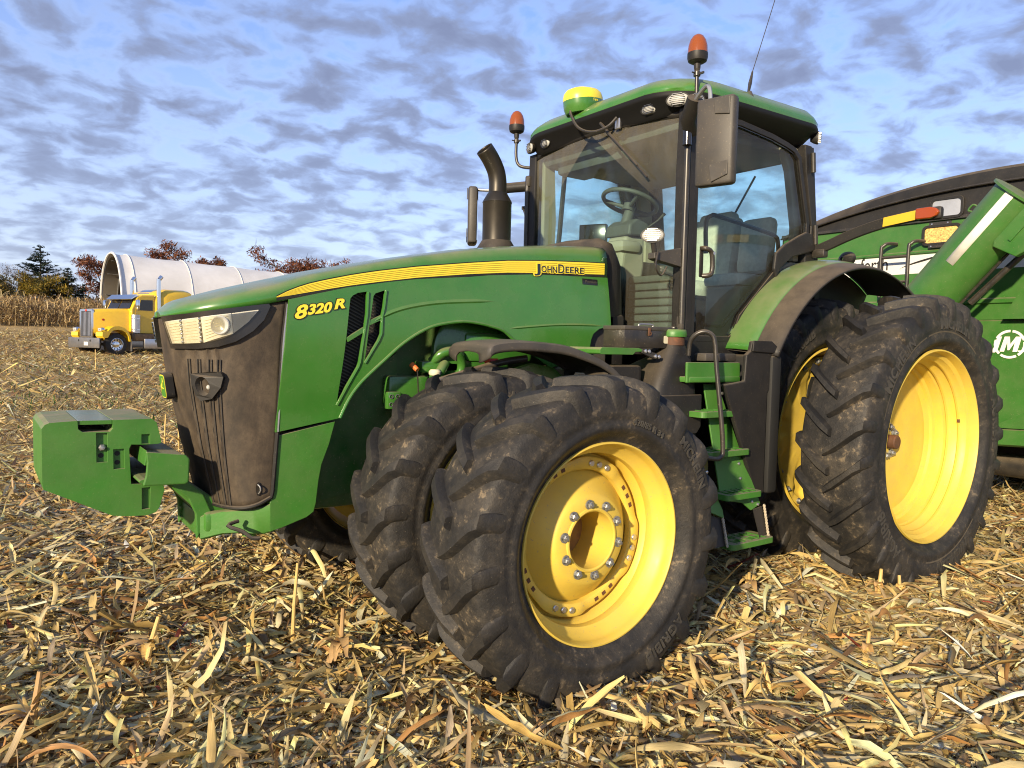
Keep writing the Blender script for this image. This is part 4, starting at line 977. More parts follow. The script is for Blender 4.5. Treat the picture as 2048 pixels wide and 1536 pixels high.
# ------------------------------------------------------------------ ballast weights hung on the channel (their own thing)
WG = empty('ballast_weight', (4.84, -.07, .72)); tag(WG, 'green cast iron ballast weight block hooked on the front of the tractor', 'weight')
def wbuild(b, name, m, **k):
    o = b.build(name, m, None, **k); o.parent = WG; o.matrix_parent_inverse = Matrix.Translation((-4.84, .07, -.72)); return o
WO = [(5.085, 1.156), (5.072, 1.175), (5.054, 1.183), (4.944, 1.188), (4.942, 1.149), (4.925, 1.135), (4.814, 1.132), (4.802, 1.147), (4.802, 1.186), (4.635, 1.186), (4.614, 1.167), (4.595, 1.085), (4.593, 1.066), (4.61, 1.062), (4.666, 1.062), (4.724, 1.066), (4.733, 1.046), (4.725, 0.878), (4.657, 0.871), (4.584, 0.863), (4.58, 0.836), (4.602, 0.752), (4.619, 0.73), (4.658, 0.72), (4.742, 0.725), (4.804, 0.735), (5.079, 0.884), (5.084, 0.915)]
REC1 = [(4.87, 1.128), (4.824, 1.126), (4.825, 0.99), (4.869, 0.991)]; REC2 = [(4.8, 1.048), (4.755, 1.048), (4.752, 0.955), (4.799, 0.954)]
REC3 = [(4.68, 1.112), (4.644, 1.112), (4.644, 1.066), (4.68, 1.068)]; REC4 = [(4.679, 0.855), (4.642, 0.855), (4.645, 0.752), (4.679, 0.751)]
yL, yR = .22, -.36
b = MB(); b.prism(WO, 0, .016, XZ(yL - .016), [REC1, REC2, REC3, REC4]); wbuild(b, 'weight_face', 'green_cast', smooth=False, bevel=.0055)
n_ = 7; th = (yL - .016 - yR) / n_
for i in range(n_):
    y0 = yR + i * th
    b = MB(); b.prism(WO, .0015, th - .0012, XZ(y0)); wbuild(b, 'weight_slab', 'green_cast', smooth=False, bevel=.006)
b = MB(); b.prism([(4.944, 1.1875), (4.802, 1.1855), (4.802, 1.166), (4.944, 1.168)], yR + .01, yL - .006, XZ(0.0)); wbuild(b, 'weight_grip', 'green', smooth=False, bevel=.004)
for (hx, hz), bolt in (((4.845, 1.058), True), ((4.850, 1.021), False), ((4.782, 1.026), False), ((4.782, 0.984), False)):
    b = MB()
    if bolt: b.lathe([(0, .017), (.012, .017), (.018, .012), (.020, 0)], (hx, yL - .018, hz), 'y', 6); b.lathe([(.018, .009), (.03, .008), (.031, 0)], (hx, yL - .018, hz), 'y', 12)
    else: b.lathe([(0, .0115), (.0016, .0115), (.0016, 0)], (hx, yL - .0175, hz), 'y', 18)
    wbuild(b, 'weight_bolt' if bolt else 'bolt_hole', 'steel' if bolt else 'dark')

# ------------------------------------------------------------------ engine bay, axle, chassis
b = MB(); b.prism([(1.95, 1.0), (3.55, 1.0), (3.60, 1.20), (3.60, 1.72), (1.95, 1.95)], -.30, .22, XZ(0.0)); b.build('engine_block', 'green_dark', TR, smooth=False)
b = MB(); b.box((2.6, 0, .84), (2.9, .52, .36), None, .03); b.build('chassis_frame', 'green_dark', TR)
b = MB(); b.lathe([(-.06, .02), (.0, .22), (.05, .27), (.08, .27), (.09, .25), (.09, 0)], (2.90, .27, 1.52), 'y', 40); b.build('fan_drive_cover', 'green', TR)
b = MB(); b.box((2.72, .30, 1.56), (.50, .16, .18), None, .03); b.build('intake_cover', 'green', TR)
b = MB(); b.box((3.10, .31, 1.44), (.30, .10, .07), None, .015); b.box((3.30, .30, 1.30), (.30, .10, .18), None, .02); b.box((2.95, .30, 1.30), (.26, .12, .14), None, .02); b.build('valve_cover', 'green', TR)
b = MB(); b.tube([(3.17, .33, 1.47), (3.13, .38, 1.52), (3.05, .39, 1.53), (2.99, .37, 1.46), (3.0, .36, 1.38)], .028, 12, smooth=5); b.tube([(3.10, .36, 1.46), (3.16, .40, 1.40), (3.20, .40, 1.30)], .030, 12, smooth=5); b.build('coolant_pipe', 'green', TR)
b = MB(); b.tube([(3.19, .40, 1.18), (3.195, .40, 1.40)], .026, 12); b.build('filler_tube', 'green', TR)
b = MB(); b.lathe([(0, .030), (.008, .036), (.022, .036), (.034, .026), (.036, 0)], (3.192, .41, 1.395), 'z', 12); b.build('filler_cap', 'cream', TR)
b = MB(); b.cyl((3.315, .36, 1.455), (3.30, .40, 1.425), .017, .014, 10); b.build('sensor_cap', 'orange', TR)
b = MB(); b.tube([(3.30, .40, 1.42), (3.292, .40, 1.30), (3.285, .40, 1.20)], .004, 6); b.build('dipstick_wire', 'blackm', TR)
b = MB(); b.box((3.443, .385, 1.257), (.082, .04, .095), None, .006); b.build('hydraulic_block', 'green', TR)
for dx in (-.018, .020):
    for dz in (-.022, .022):
        b = MB(); b.lathe([(0, .006), (0, .0125), (.004, .0125), (.004, .0095), (-.0, .009), (-.006, 0)], (3.443 + dx, .405, 1.257 + dz), 'y', 14); b.build('hydraulic_port', 'steel', TR)
b = MB(); b.cyl((2.86, .46, 1.475), (2.80, .46, 1.475), .022, n=12); b.cyl((2.87, .46, 1.475), (2.865, .46, 1.475), .028, n=12); b.build('coupler_cap', 'redp', TR)
b = MB(); b.cyl((2.80, .46, 1.40), (2.80, .46, 1.45), .010, n=8); b.build('coupler_stem', 'redp', TR)
b = MB(); b.prism([(2.86, 1.30), (2.80, 1.44), (2.66, 1.475), (2.50, 1.45), (2.38, 1.36), (2.36, 1.28)], 0, .03, XZ(.60)); b.build('fender_support', 'green', TR, smooth=False, bevel=.006)
b = MB(); b.tube([(3.33, .60, 1.36), (3.10, .70, 1.44), (2.95, .75, 1.485), (2.82, .78, 1.505)], .020, 10, smooth=4); b.build('fender_stay', 'blackm', TR)
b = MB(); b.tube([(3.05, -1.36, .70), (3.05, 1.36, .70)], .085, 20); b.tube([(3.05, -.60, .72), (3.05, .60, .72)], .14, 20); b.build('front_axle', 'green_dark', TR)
b = MB(); b.tube([(0, -1.36, .95), (0, 1.36, .95)], .05, 20); b.tube([(0, -.55, .95), (0, .55, .95)], .26, 24); b.build('rear_axle', 'green_dark', TR)
b = MB(); b.box((1.0, 0, 1.05), (1.9, .62, .70), None, .05); b.box((.3, 0, 1.2), (.9, .9, .9), None, .06); b.build('transmission_case', 'dark', TR)
b = MB(); b.box((2.0, .35, 1.14), (.80, .50, .62), None, .05); b.build('battery_housing', 'blackp', TR)

# front fenders
FEN = [(3.21, 1.535), (3.19, 1.575), (3.12, 1.594), (2.983, 1.602), (2.84, 1.597), (2.70, 1.585), (2.57, 1.556), (2.44, 1.516), (2.34, 1.465), (2.26, 1.405), (2.22, 1.36)]
for sg in (1, -1):
    P = catmull([Vector((a, 0, c)) for a, c in FEN], 4); g = []
    for i, p in enumerate(P):
        f = min(1.0, 6 * i / len(P) + .55)
        w0, w1 = .775 - .21 * f, .775 + .21 * f
        g.append([(p.x, sg * y, p.z - dz) for y, dz in ((w1 - .004, .055), (w1, .040), (w1 - .006, .010), (w1 - .03, .0), (.775, -.008), (w0 + .03, .0), (w0, .02), (w0, .05))])
    b = MB(); b.grid(g); b.build('front_fender', 'greyp', TR, angle=50, solid=.010)
# ------------------------------------------------------------------ cab
DOOR = [(1.525, 3.055), (1.113, 3.089), (0.764, 3.062), (0.579, 3.033), (0.495, 3.012), (0.444, 2.972), (0.419, 2.883), (0.312, 2.527), (0.313, 2.455), (0.395, 2.397), (0.558, 2.324), (0.647, 2.26), (0.658, 2.169), (0.845, 2.004), (1.051, 1.82), (1.111, 1.692), (1.158, 1.67), (1.514, 1.667)]
def offset(poly, d):
    o = []; n = len(poly)
    A = sum(poly[i][0] * poly[(i + 1) % n][1] - poly[(i + 1) % n][0] * poly[i][1] for i in range(n)); s = 1 if A > 0 else -1
    for i in range(n):
        p, q, r = Vector(poly[i - 1]), Vector(poly[i]), Vector(poly[(i + 1) % n])
        a = (q - p).normalized(); b = (r - q).normalized(); na = Vector((a.y, -a.x)) * s; nb = Vector((b.y, -b.x)) * s
        m = (na + nb); m = m / max(.35, m.length_squared / 2) / 1.0
        o.append(tuple(q + m * d * .5 * 1.0 * (1.0)))
    return o
CY = .84
for sg in (1, -1):
    to = lambda a, c, t, sg=sg: (a, sg * (CY + t), c)
    fo = [(x, z) for x, z in offset(DOOR, .075)]
    b = MB(); b.prism(fo, -.035, .012, to, [DOOR]); b.build('door_frame', 'blackp', TR, smooth=False, bevel=.008)
    inn = offset(DOOR, -.016)
    b = MB(); b.prism(DOOR, -.004, .003, to, [inn]); b.build('door_seal', 'blackg', TR, smooth=False)
    b = MB(); b.add([to(a, c, -.012) for a, c in DOOR], [tuple(q) for q in tessellate_polygon([[Vector((a, c, 0)) for a, c in DOOR]])]); b.build('door_glass', 'glass', TR, smooth=False)
    # front post: hollow-faced extrusion with the slotted grab bar
    post = [(0, -.055), (.0, .045), (-.03, .06), (-.085, .06), (-.10, .03), (-.10, -.055)]
    g = [[(x0 + a, sg * (.80 + c * .9), z) for a, c in post] for x0, z in ((1.625, 1.66), (1.628, 2.2), (1.632, 2.7), (1.622, 3.12))]
    b = MB(); b.grid(g, True); b.build('cab_post', 'blackp', TR, smooth=False, bevel=.01)
    b = MB(); b.tube([(1.632, sg * .845, z) for z in (1.74, 2.2, 2.7, 2.92)], .021, 12); b.build('grab_bar', 'blackm', TR)
    for z in (1.745, 2.915):
        b = MB(); b.box((1.632, sg * .838, z), (.034, .05, .09), None, .012); b.build('grab_bar_mount', 'greyp', TR)
    b = MB(); b.prism([(1.66, 1.67), (1.66, 1.50), (1.02, 1.50), (1.06, 1.60), (1.11, 1.67)], -.03, .01, to); b.build('door_sill', 'blackp', TR, smooth=False, bevel=.008)
    # rear corner post
    b = MB(); b.prism([(.36, 3.10), (.33, 2.90), (.235, 2.52), (.235, 2.44), (.30, 2.37), (.30, 2.20), (.20, 2.20), (.16, 2.45), (.20, 2.75), (.27, 3.10)], -.08, .005, to); b.build('rear_post', 'blackp', TR, smooth=False, bevel=.01)
    b = MB(); b.prism([(.70, 2.16), (.685, 2.275), (.59, 2.345), (.42, 2.425), (.33, 2.46), (.25, 2.45), (.19, 2.34), (.30, 2.31), (.50, 2.26), (.62, 2.18), (.67, 2.10)], 0, .028, to); b.build('fender_seal_trim', 'blackp', TR, smooth=False, bevel=.01)
    for z in (2.45, 2.97):
        b = MB(); b.cyl((.215 + (z - 2.45) * .13, sg * (CY + .03), z - .07), (.23 + (z - 2.45) * .13, sg * (CY + .03), z + .07), .018, n=10); b.build('door_hinge', 'blackm', TR)
# windshield
WG_ = []; 
for v in np.linspace(0, 1, 9):
    row = []
    for u in np.linspace(-1, 1, 15):
        z = 1.69 + v * (3.115 - 1.69 - .03 * u * u); y = .765 * u
        row.append((1.605 + .075 * (1 - u * u) - .0 * v, y, z))
    WG_.append(row)
b = MB(); b.grid(WG_); b.build('windshield', 'windshield', TR)
b = MB(); b.grid([[(x + .008, y, z - .016) for x, y, z in WG_[-1]], [(x + .008, y, z + .04) for x, y, z in WG_[-1]]]); b.build('windshield_header', 'blackp', TR, solid=.03)
b = MB(); b.grid([[(x + .006, y, z - .08) for x, y, z in WG_[0]], [(x + .006, y, z + .012) for x, y, z in WG_[0]]]); b.build('windshield_sill', 'blackp', TR, solid=.03)
# rear wall: frame and glass, floor, firewall
b = MB(); b.prism([(-.82, 1.75), (.82, 1.75), (.82, 3.10), (-.82, 3.10)], -.03, .03, lambda a, c, t: (.16 + (c - 2.5) * .14 + t, a, c), [[(-.72, 2.36), (.72, 2.36), (.70, 3.03), (-.70, 3.03)]]); b.build('rear_wall', 'blackp', TR, smooth=False)
b = MB(); b.add([(.16 + (c - 2.5) * .14, a, c) for a, c in ((-.72, 2.36), (.72, 2.36), (.70, 3.03), (-.70, 3.03))], [(0, 1, 2, 3)]); b.build('rear_glass', 'glass', TR, smooth=False)
b = MB(); b.box((.90, 0, 1.58), (1.44, 1.60, .10), None, .02); b.build('cab_floor', 'blackp', TR)
for sg in (1, -1):      # inside wheel-house walls
    b = MB(); b.prism([(.20, 1.62), (1.05, 1.62), (.95, 1.86), (.62, 2.14), (.40, 2.24), (.20, 2.24)], 0, .05, lambda a, c, t, sg=sg: (a, sg * (.74 + t), c)); b.build('wheelhouse_trim', 'tanbeige', TR, smooth=False, bevel=.01)
    b = MB(); b.prism([(1.57, 1.70), (1.57, 3.10), (1.47, 3.10), (1.44, 2.6), (1.47, 1.70)], 0, .04, lambda a, c, t, sg=sg: (a, sg * (.70 + t), c)); b.build('post_trim', 'tanbeige', TR, smooth=False, bevel=.01)
    b = MB(); b.prism([(.36, 3.08), (.31, 2.9), (.24, 2.5), (.24, 2.25), (.36, 2.25), (.36, 2.5), (.46, 2.9), (.56, 3.08)], 0, .05, lambda a, c, t, sg=sg: (a, sg * (.735 + t), c)); b.build('rear_post_trim', 'tanbeige', TR, smooth=False, bevel=.01)
b = MB(); b.box((.93, 0, 3.055), (1.28, 1.50, .09), None, .03); b.build('headliner', 'greytrim', TR)
b = MB(); b.box((1.36, -.25, 2.985), (.30, .75, .09), None, .03); b.build('overhead_console', 'greytrim', TR)
# cowl behind the hood
g = []
for x, ins, dz in ((1.97, .05, -.02), (1.955, .02, .045), (1.90, .0, .075), (1.84, .0, .065), (1.78, .005, -.02), (1.74, .03, -.20), (1.70, .05, -.60)):
    zt = 2.235 + dz; Y = .43 - ins
    g.append([(x, Y, 1.45), (x, Y, zt - .09), (x, Y - .03, zt - .03), (x, Y - .10, zt), (x, 0, zt + .015), (x, -Y + .10, zt), (x, -Y + .03, zt - .03), (x, -Y, zt - .09), (x, -Y, 1.45)])
b = MB(); b.grid(g); b.build('cowl', 'blackp', TR, angle=50)
b = MB(); b.prism([(1.93, 1.716), (2.031, 1.694), (2.08, 1.661), (2.097, 1.622), (2.121, 1.477), (2.05, 1.42), (1.93, 1.42)], -.05, .0, lambda a, c, t: (a, .468 + t, c)); b.build('cowl_side', 'greyp', TR, smooth=False, bevel=.008)
b = MB(); b.box((1.83, 0, 1.55), (.20, .86, .50), None, .02); b.build('firewall', 'blackp', TR)

# ------------------------------------------------------------------ cab interior
b = MB(); b.prism([(1.44, 1.64), (1.50, 2.0), (1.475, 2.25), (1.44, 2.40), (1.24, 2.405), (1.235, 2.20), (1.28, 1.95), (1.22, 1.64)], -.10, .10, XZ(.02)); b.build('steering_console', 'tanbeige', TR, smooth=False, bevel=.03, seg=3)
b = MB(); b.box((1.40, -.02, 2.32), (.20, .34, .09), None, .03); b.build('console_wing', 'tanbeige', TR)
b = MB(); b.prism([(1.44, 2.40), (1.43, 2.48), (1.36, 2.53), (1.24, 2.50), (1.20, 2.41)], -.13, .13, XZ(.02)); b.build('instrument_cluster', 'greytrim', TR, smooth=False, bevel=.015)
b = MB(); b.cyl((1.355, .02, 2.49), (1.30, .02, 2.64), .042, .036, 16); b.build('steering_column', 'greytrim', TR)
ax = Vector((-.33, 0, .94)).normalized(); ux = Vector((0, 1, 0)); uy = ax.cross(ux); c0 = Vector((1.315, .02, 2.665))
b = MB(); b.tube([c0 + (ux * math.cos(a) + uy * math.sin(a)) * .205 for a in np.linspace(0, 2 * math.pi, 49)], .0165, 10, caps=False); b.build('steering_wheel_rim', 'greytrim', TR)
for a in (1.57, 3.6, 5.82):
    b = MB(); b.tube([c0 - ax * .045, c0 - ax * .02 + (ux * math.cos(a) + uy * math.sin(a)) * .12, c0 + (ux * math.cos(a) + uy * math.sin(a)) * .20], .014, 8); b.build('steering_wheel_spoke', 'greytrim', TR)
b = MB(); b.cyl(c0 - ax * .07, c0 - ax * .005, .045, .04, 16); b.build('steering_wheel_hub', 'greytrim', TR)
b = MB(); b.tube([(1.28, .14, 2.45), (1.22, .22, 2.52), (1.18, .25, 2.57)], [.006, .006, .013], 8); b.build('shuttle_lever', 'blackm', TR)
b = MB(); b.cyl((1.37, .121, 2.33), (1.37, .128, 2.33), .02, n=14); b.build('ignition_knob', 'cream', TR)
def cushion(name, c, size, rot=0.0, ch=.06):
    b = MB(); b.box(c, size, Matrix.Rotation(rot, 3, 'Y'), ch); return b.build(name, 'seat', TR)
cushion('operator_seat_back', (.30, -.02, 2.36), (.15, .50, .62), -.16); cushion('operator_seat_head', (.235, -.02, 2.63), (.13, .36, .18), -.16, .05)
cushion('operator_seat_base', (.55, -.02, 2.05), (.50, .50, .14)); 
cushion('trainer_seat_back', (.36, .46, 2.39), (.12, .30, .44), -.12, .055); cushion('trainer_seat_base', (.58, .46, 2.10), (.42, .34, .10), 0, .04)
b = MB(); b.prism([(.75, 1.62), (.75, 2.03), (.30, 2.03), (.25, 1.62)], -.20, .18, XZ(-.02)); b.build('seat_pedestal', 'blackp', TR, smooth=False, bevel=.02)
b = MB(); b.prism([(.82, 1.62), (.80, 2.05), (.36, 2.05), (.36, 1.62)], -.16, .16, XZ(.50)); b.build('trainer_seat_box', 'tanbeige', TR, smooth=False, bevel=.02)
b = MB(); b.box((.62, -.42, 2.24), (.52, .16, .12), None, .04); b.box((.55, -.42, 1.95), (.30, .14, .5), None, .03); b.build('armrest_console', 'greytrim', TR)
b = MB(); b.box((.92, -.40, 2.30), (.06, .10, .16), Matrix.Rotation(.3, 3, 'Y'), .02); b.build('control_lever', 'orange', TR)
b = MB(); b.box((1.10, -.62, 2.50), (.05, .24, .20), Matrix.Rotation(.5, 3, 'Z'), .01); b.build('display_monitor', 'blackg', TR)
b = MB(); b.tube([(1.46, -.70, 1.9), (1.40, -.70, 2.5), (1.36, -.70, 3.0)], .02, 8); b.build('monitor_post', 'blackm', TR)
for i in range(8):
    b = MB(); b.box((1.36, .38, 1.68 + .055 * i), (.22, .40, .050), None, .016); b.build('storage_bellows', 'greytrim', TR)
b = MB(); b.tube([(1.40, .30, 2.02), (1.36, .18, 1.98), (1.36, .12, 1.86), (1.40, .14, 1.72)], [.05, .06, .065, .06], 12, smooth=4); b.build('column_boot', 'blackp', TR)
b = MB(); b.tube([(1.36, .80, 1.745), (1.20, .80, 1.745), (1.14, .80, 1.775), (.76, .80, 2.08), (.62, .79, 2.22)], .016, 8, smooth=3); b.build('door_pull_bar', 'blackm', TR)
b = MB(); b.tube([(1.34, .78, 2.22), (1.35, .78, 2.42), (1.30, .78, 2.475), (1.2, .78, 2.478), (.70, .78, 2.43), (.58, .78, 2.41), (.55, .78, 2.37), (.54, .78, 2.28)], .015, 8, smooth=3); b.build('window_guard_rail', 'blackm', TR)
b = MB(); b.tube([(.20, .30, 2.98), (.19, .10, 2.70), (.17, -.10, 2.45)], .009, 6); b.build('rear_wiper', 'blackm', TR)
# door handle
b = MB(); b.tube([(1.47, CY + .012, 2.235), (1.465, CY + .045, 2.232), (1.42, CY + .05, 2.215), (1.405, CY + .05, 2.16), (1.405, CY + .048, 2.085), (1.43, CY + .045, 2.062), (1.455, CY + .012, 2.058)], .016, 10, smooth=4); b.build('door_handle', 'blackm', TR)
b = MB(); b.box((1.46, CY + .004, 2.15), (.035, .012, .20), None, .008); b.build('door_handle_plate', 'blackp', TR)
b = MB(); b.cyl((1.408, CY + .06, 2.205), (1.408, CY + .068, 2.205), .011, n=12); b.build('door_lock', 'alu', TR)

# ------------------------------------------------------------------ roof
M['visor'] = mat('black_roof_liner', (0.007, 0.007, 0.007), 0.6, dust=0.2, spec=0.25)
def ring(hw, x0, x1, rf, rb, n=7):
    o = []
    for cx_, cy_, r, a0 in ((x1 - rf, hw - rf, rf, 0), (x0 + rb, hw - rb, rb, 90), (x0 + rb, -hw + rb, rb, 180), (x1 - rf, -hw + rf, rf, 270)):
        o += [(cx_ + r * math.cos(R_(a0 + 90 * i / n)), cy_ + r * math.sin(R_(a0 + 90 * i / n))) for i in range(n + 1)]
    return o
def zl(x, base):     # visor lip sags a little rearwards
    return base - .02 * max(0, (1.2 - x))
def roof_rings(spec):
    return [[(x, y, z + dzf(x, y)) for x, y in ring(*rg)] for rg, z, dzf in spec]
bowf = lambda x, y: -.030 * (abs(y) / .9) ** 2 * (1 if x > 1.3 else max(0, (x - .9) / .4)) - .012 * max(0, 1.3 - x)
g = roof_rings([((.895, .16, 1.735, .34, .22), 3.235, bowf), ((.905, .150, 1.745, .34, .22), 3.262, bowf), ((.89, .165, 1.725, .34, .22), 3.300, bowf), ((.85, .20, 1.665, .32, .2), 3.345, bowf), ((.76, .28, 1.55, .3, .2), 3.385, bowf), ((.55, .45, 1.30, .25, .2), 3.410, lambda x, y: 0), ((.10, .85, .95, .04, .04), 3.415, lambda x, y: 0)])
b = MB(); b.grid(g, True); b.build('roof', 'green', TR, angle=60)
g = roof_rings([((.78, .30, 1.66, .25, .2), 3.085, lambda x, y: 0), ((.84, .24, 1.685, .28, .2), 3.115, lambda x, y: 0), ((.88, .19, 1.715, .33, .22), 3.185, bowf), ((.902, .155, 1.742, .34, .22), 3.205, bowf), ((.908, .148, 1.748, .34, .22), 3.222, bowf), ((.903, .152, 1.743, .34, .22), 3.243, bowf), ((.86, .18, 1.70, .32, .2), 3.245, bowf)])
b = MB(); b.grid(g, True); b.add([(x, y, 3.086) for x, y in ring(.80, .28, 1.67, .25, .2)], [tuple(range(32))]); b.build('roof_visor', 'visor', TR, angle=60)
# oval work lights under the visor: housing + lens
def oval_lamp(c, d, w, h, name='work_light', m='lamp', depth=.05):
    d = Vector(d).normalized(); rt_ = d.to_track_quat('Z', 'Y').to_matrix(); c = Vector(c); sx, sy = w, h
    b = MB(); b.lathe([(-depth, .55), (-depth * .6, .85), (-.004, 1.06), (.006, 1.06), (.006, .95)], axis='z', n=28); b.v = [tuple(rt_ @ Vector((v[1] * sy, v[0] * sx, v[2])) + c) if 0 else tuple(c + rt_ @ Vector((v[0] * sx, v[1] * sy, v[2]))) for v in b.v]
    o1 = b.build(name + '_housing', 'blackp', TR)
    b = MB(); b.lathe([(0.0, .97), (.012, .8), (.020, .45), (.022, 0)], axis='z', n=28); b.v = [tuple(c + rt_ @ Vector((v[0] * sx, v[1] * sy, v[2]))) for v in b.v]
    o2 = b.build(name + '_lens', m, TR); 
    b = MB()
    for k in range(-3, 4): b.box((0, k * .26, .010), (1.4 * math.sqrt(max(.05, 1 - (k * .26) ** 2)), .03, .03))
    b.v = [tuple(c + rt_ @ Vector((v[0] * sx, v[1] * sy, v[2]))) for v in b.v]
    b.build(name + '_flute', 'alu', TR, smooth=False)
for yy, fy in ((.56, .15), (-.54, -.15)): oval_lamp((1.69, yy, 3.150), (1, fy, -.12), .066, .034)
for yy, fy in ((.79, .45), (-.76, -.35)): oval_lamp((1.675, yy, 3.160), (1, fy, -.10), .074, .042)
oval_lamp((1.60, .875, 3.155), (.6, 1, -.05), .055, .038)
oval_lamp((.225, .855, 3.165), (-.5, 1, -.05), .035, .045)
b = MB(); b.box((-.05, 0, 1.72), (.30, 1.58, 1.0), None, .03); b.build('cab_rear_panel', 'dark', TR)
# rear fender-mounted lamp, seen from the back of its housing
b = MB(); b.lathe([(-.05, .02), (-.045, .05), (-.02, .085), (.0, .09), (.012, .085)], axis='z', n=28); rt_ = Vector((-1, .5, 0)).to_track_quat('Z', 'Y').to_matrix()
b.v = [tuple(Vector((-.04, .98, 2.285)) + rt_ @ Vector((v[0] * 1.0, v[1] * .62, v[2]))) for v in b.v]; b.build('rear_work_light', 'blackp', TR)
b = MB(); b.tube([(-.02, .96, 2.28), (-.02, .96, 2.20)], .012, 8); b.build('rear_work_light_stalk', 'steel', TR)
# beacons
def beacon(base, scale=1.0):
    x, y, z = base
    b = MB(); b.lathe([(0, .020), (.03, .022), (.036, .042), (.046, .058), (.066, .064), (.095, .064)], (x, y, z), 'z', 28); b.build('beacon_base', 'blackp', TR)
    b = MB(); b.lathe([(.095, .0625), (.14, .060), (.175, .050), (.20, .034), (.212, .016), (.215, 0)], (x, y, z), 'z', 28); b.build('beacon_lens', 'amber', TR)
    b = MB(); b.lathe([(.10, .0), (.10, .035), (.13, .03), (.17, .012), (.18, 0)], (x, y, z), 'z', 16); b.build('beacon_reflector', 'orange', TR)
    b = MB(); b.lathe([(-.05, .014), (-.045, .022), (-.02, .022), (-.015, .016), (0, .020)], (x, y, z), 'z', 14); b.box((x, y + .03, z - .035), (.012, .05, .012)); b.cyl((x + .02, y, z - .03), (x + .045, y, z - .03), .005, n=6); b.build('beacon_clamp', 'blackm', TR)
beacon((1.585, .86, 3.352)); b = MB(); b.tube([(1.585, .86, 3.35), (1.582, .86, 3.10)], .013, 10); b.build('beacon_pole', 'blackm', TR)
beacon((1.675, -.955, 3.285)); b = MB(); b.tube([(1.675, -.955, 3.27), (1.675, -.955, 3.13), (1.66, -.935, 3.06), (1.62, -.88, 3.035), (1.57, -.80, 3.03)], .013, 10, smooth=4); b.build('beacon_pole', 'blackm', TR)
# antenna
b = MB(); b.lathe([(0, .035), (.012, .030), (.05, .012), (.055, 0)], (1.03, .845, 3.285), 'z', 14); b.build('antenna_mount', 'greyp', TR)
b = MB(); b.tube([(1.026, .83, 3.325), (1.003, .825, 3.40), (.976, .82, 3.485)], [.008, .013, .006], 8); b.build('antenna_base', 'blackm', TR)
b = MB(); b.tube([(.976, .82, 3.485), (.85, .81, 3.77), (.70, .80, 4.12)], .0028, 5); b.build('antenna_whip', 'blackm', TR)
# satellite receiver on the front of the roof
GX0 = Vector((1.68, -.15, 3.318)); rt_ = Matrix.Rotation(R_(8), 3, 'Y')
def egg(a, w=1.0): return (.125 * math.cos(a) * w + (.075 if math.cos(a) < 0 else 0) * math.cos(a), .125 * math.sin(a) * w)
def eggrings(spec): return [[tuple(GX0 + rt_ @ Vector((*egg(a, w), z))) for a in np.linspace(0, 2 * math.pi, 33)[:-1]] for w, z in spec]
b = MB(); b.grid(eggrings([(.5, -.03), (.9, -.028), (.98, .0), (1.0, .035), (1.0, .062)]), True); b.build('receiver_base', 'green', TR)
b = MB(); b.grid(eggrings([(1.0, .062), (.99, .085), (.92, .115), (.75, .138), (.45, .150), (.02, .153)]), True); b.build('receiver_dome', 'stripe', TR)
v, f = text_verts('StarFire', .030, .001); b = MB(); b.add([tuple(GX0 + rt_ @ Vector((-.02 - q.x, .123 - .35 * abs(q.x) ** 1.6 + q.z, .046 + q.y))) for q in v], f); b.build('lettering', 'stripe', TR, smooth=False)
b = MB(); b.tube([(1.75, -.16, 3.315), (1.80, -.12, 3.26), (1.80, -.03, 3.14), (1.78, .10, 3.085), (1.75, .22, 3.10), (1.71, .27, 3.16)], .010, 8, smooth=5); b.build('receiver_cable', 'blackm', TR)
b = MB(); b.box((1.695, .27, 3.13), (.02, .05, .09), None, .004); b.build('cable_clip', 'alu', TR)
# wiper
b = MB(); b.tube([(1.705, .10, 3.16), (1.705, .20, 3.06), (1.700, .47, 2.80)], [.012, .010, .007], 8); b.build('wiper_arm', 'blackm', TR)
b = MB(); b.box((1.692, .335, 2.925), (.012, .010, .62), Matrix.Rotation(R_(46), 3, 'X')); b.build('wiper_blade', 'blackm', TR)

# ------------------------------------------------------------------ mirrors
def mirror(side, c, yaw, w, h):
    b = MB(); rt_ = Matrix.Rotation(yaw, 3, 'Z')
    b.box((0, 0, 0), (.085, w, h), None, .022); b.v = [tuple(Vector(c) + rt_ @ Vector((v[0] * (1 - .25 * (abs(v[1]) / (w / 2)) ** 4 if v[0] > 0 else 1), v[1], v[2]))) for v in b.v]; b.build('mirror_housing', 'greyp', TR, bevel=.004)
    b = MB(); b.prism([(-w * .02, -h * .47), (w * .40, -h * .40), (w * .40, -h * .24), (-w * .10, -h * .27)], .040, .047, lambda a, z, t: tuple(Vector(c) + rt_ @ Vector((t, a, z)))); b.build('mirror_housing_panel', 'greyp', TR, smooth=False, bevel=.004)
    b = MB(); b.prism([(-w * .02, h * .47), (w * .40, h * .47), (w * .40, h * .27), (w * .02, h * .30)], .040, .047, lambda a, z, t: tuple(Vector(c) + rt_ @ Vector((t, a, z)))); b.build('mirror_housing_panel', 'greyp', TR, smooth=False, bevel=.004)
    b = MB(); b.box((-.043, 0, 0), (.006, w * .88, h * .9)); b.v = [tuple(Vector(c) + rt_ @ Vector(v)) for v in b.v]; b.build('mirror_glass', 'mirrorglass', TR, smooth=False)
mirror(1, (1.775, 1.190, 2.795), R_(14), .240, .51)
b = MB(); b.tube([(1.62, .86, 2.95), (1.70, .90, 3.00), (1.745, .99, 3.105)], .048, 12); b.build('mirror_arm', 'blackp', TR)
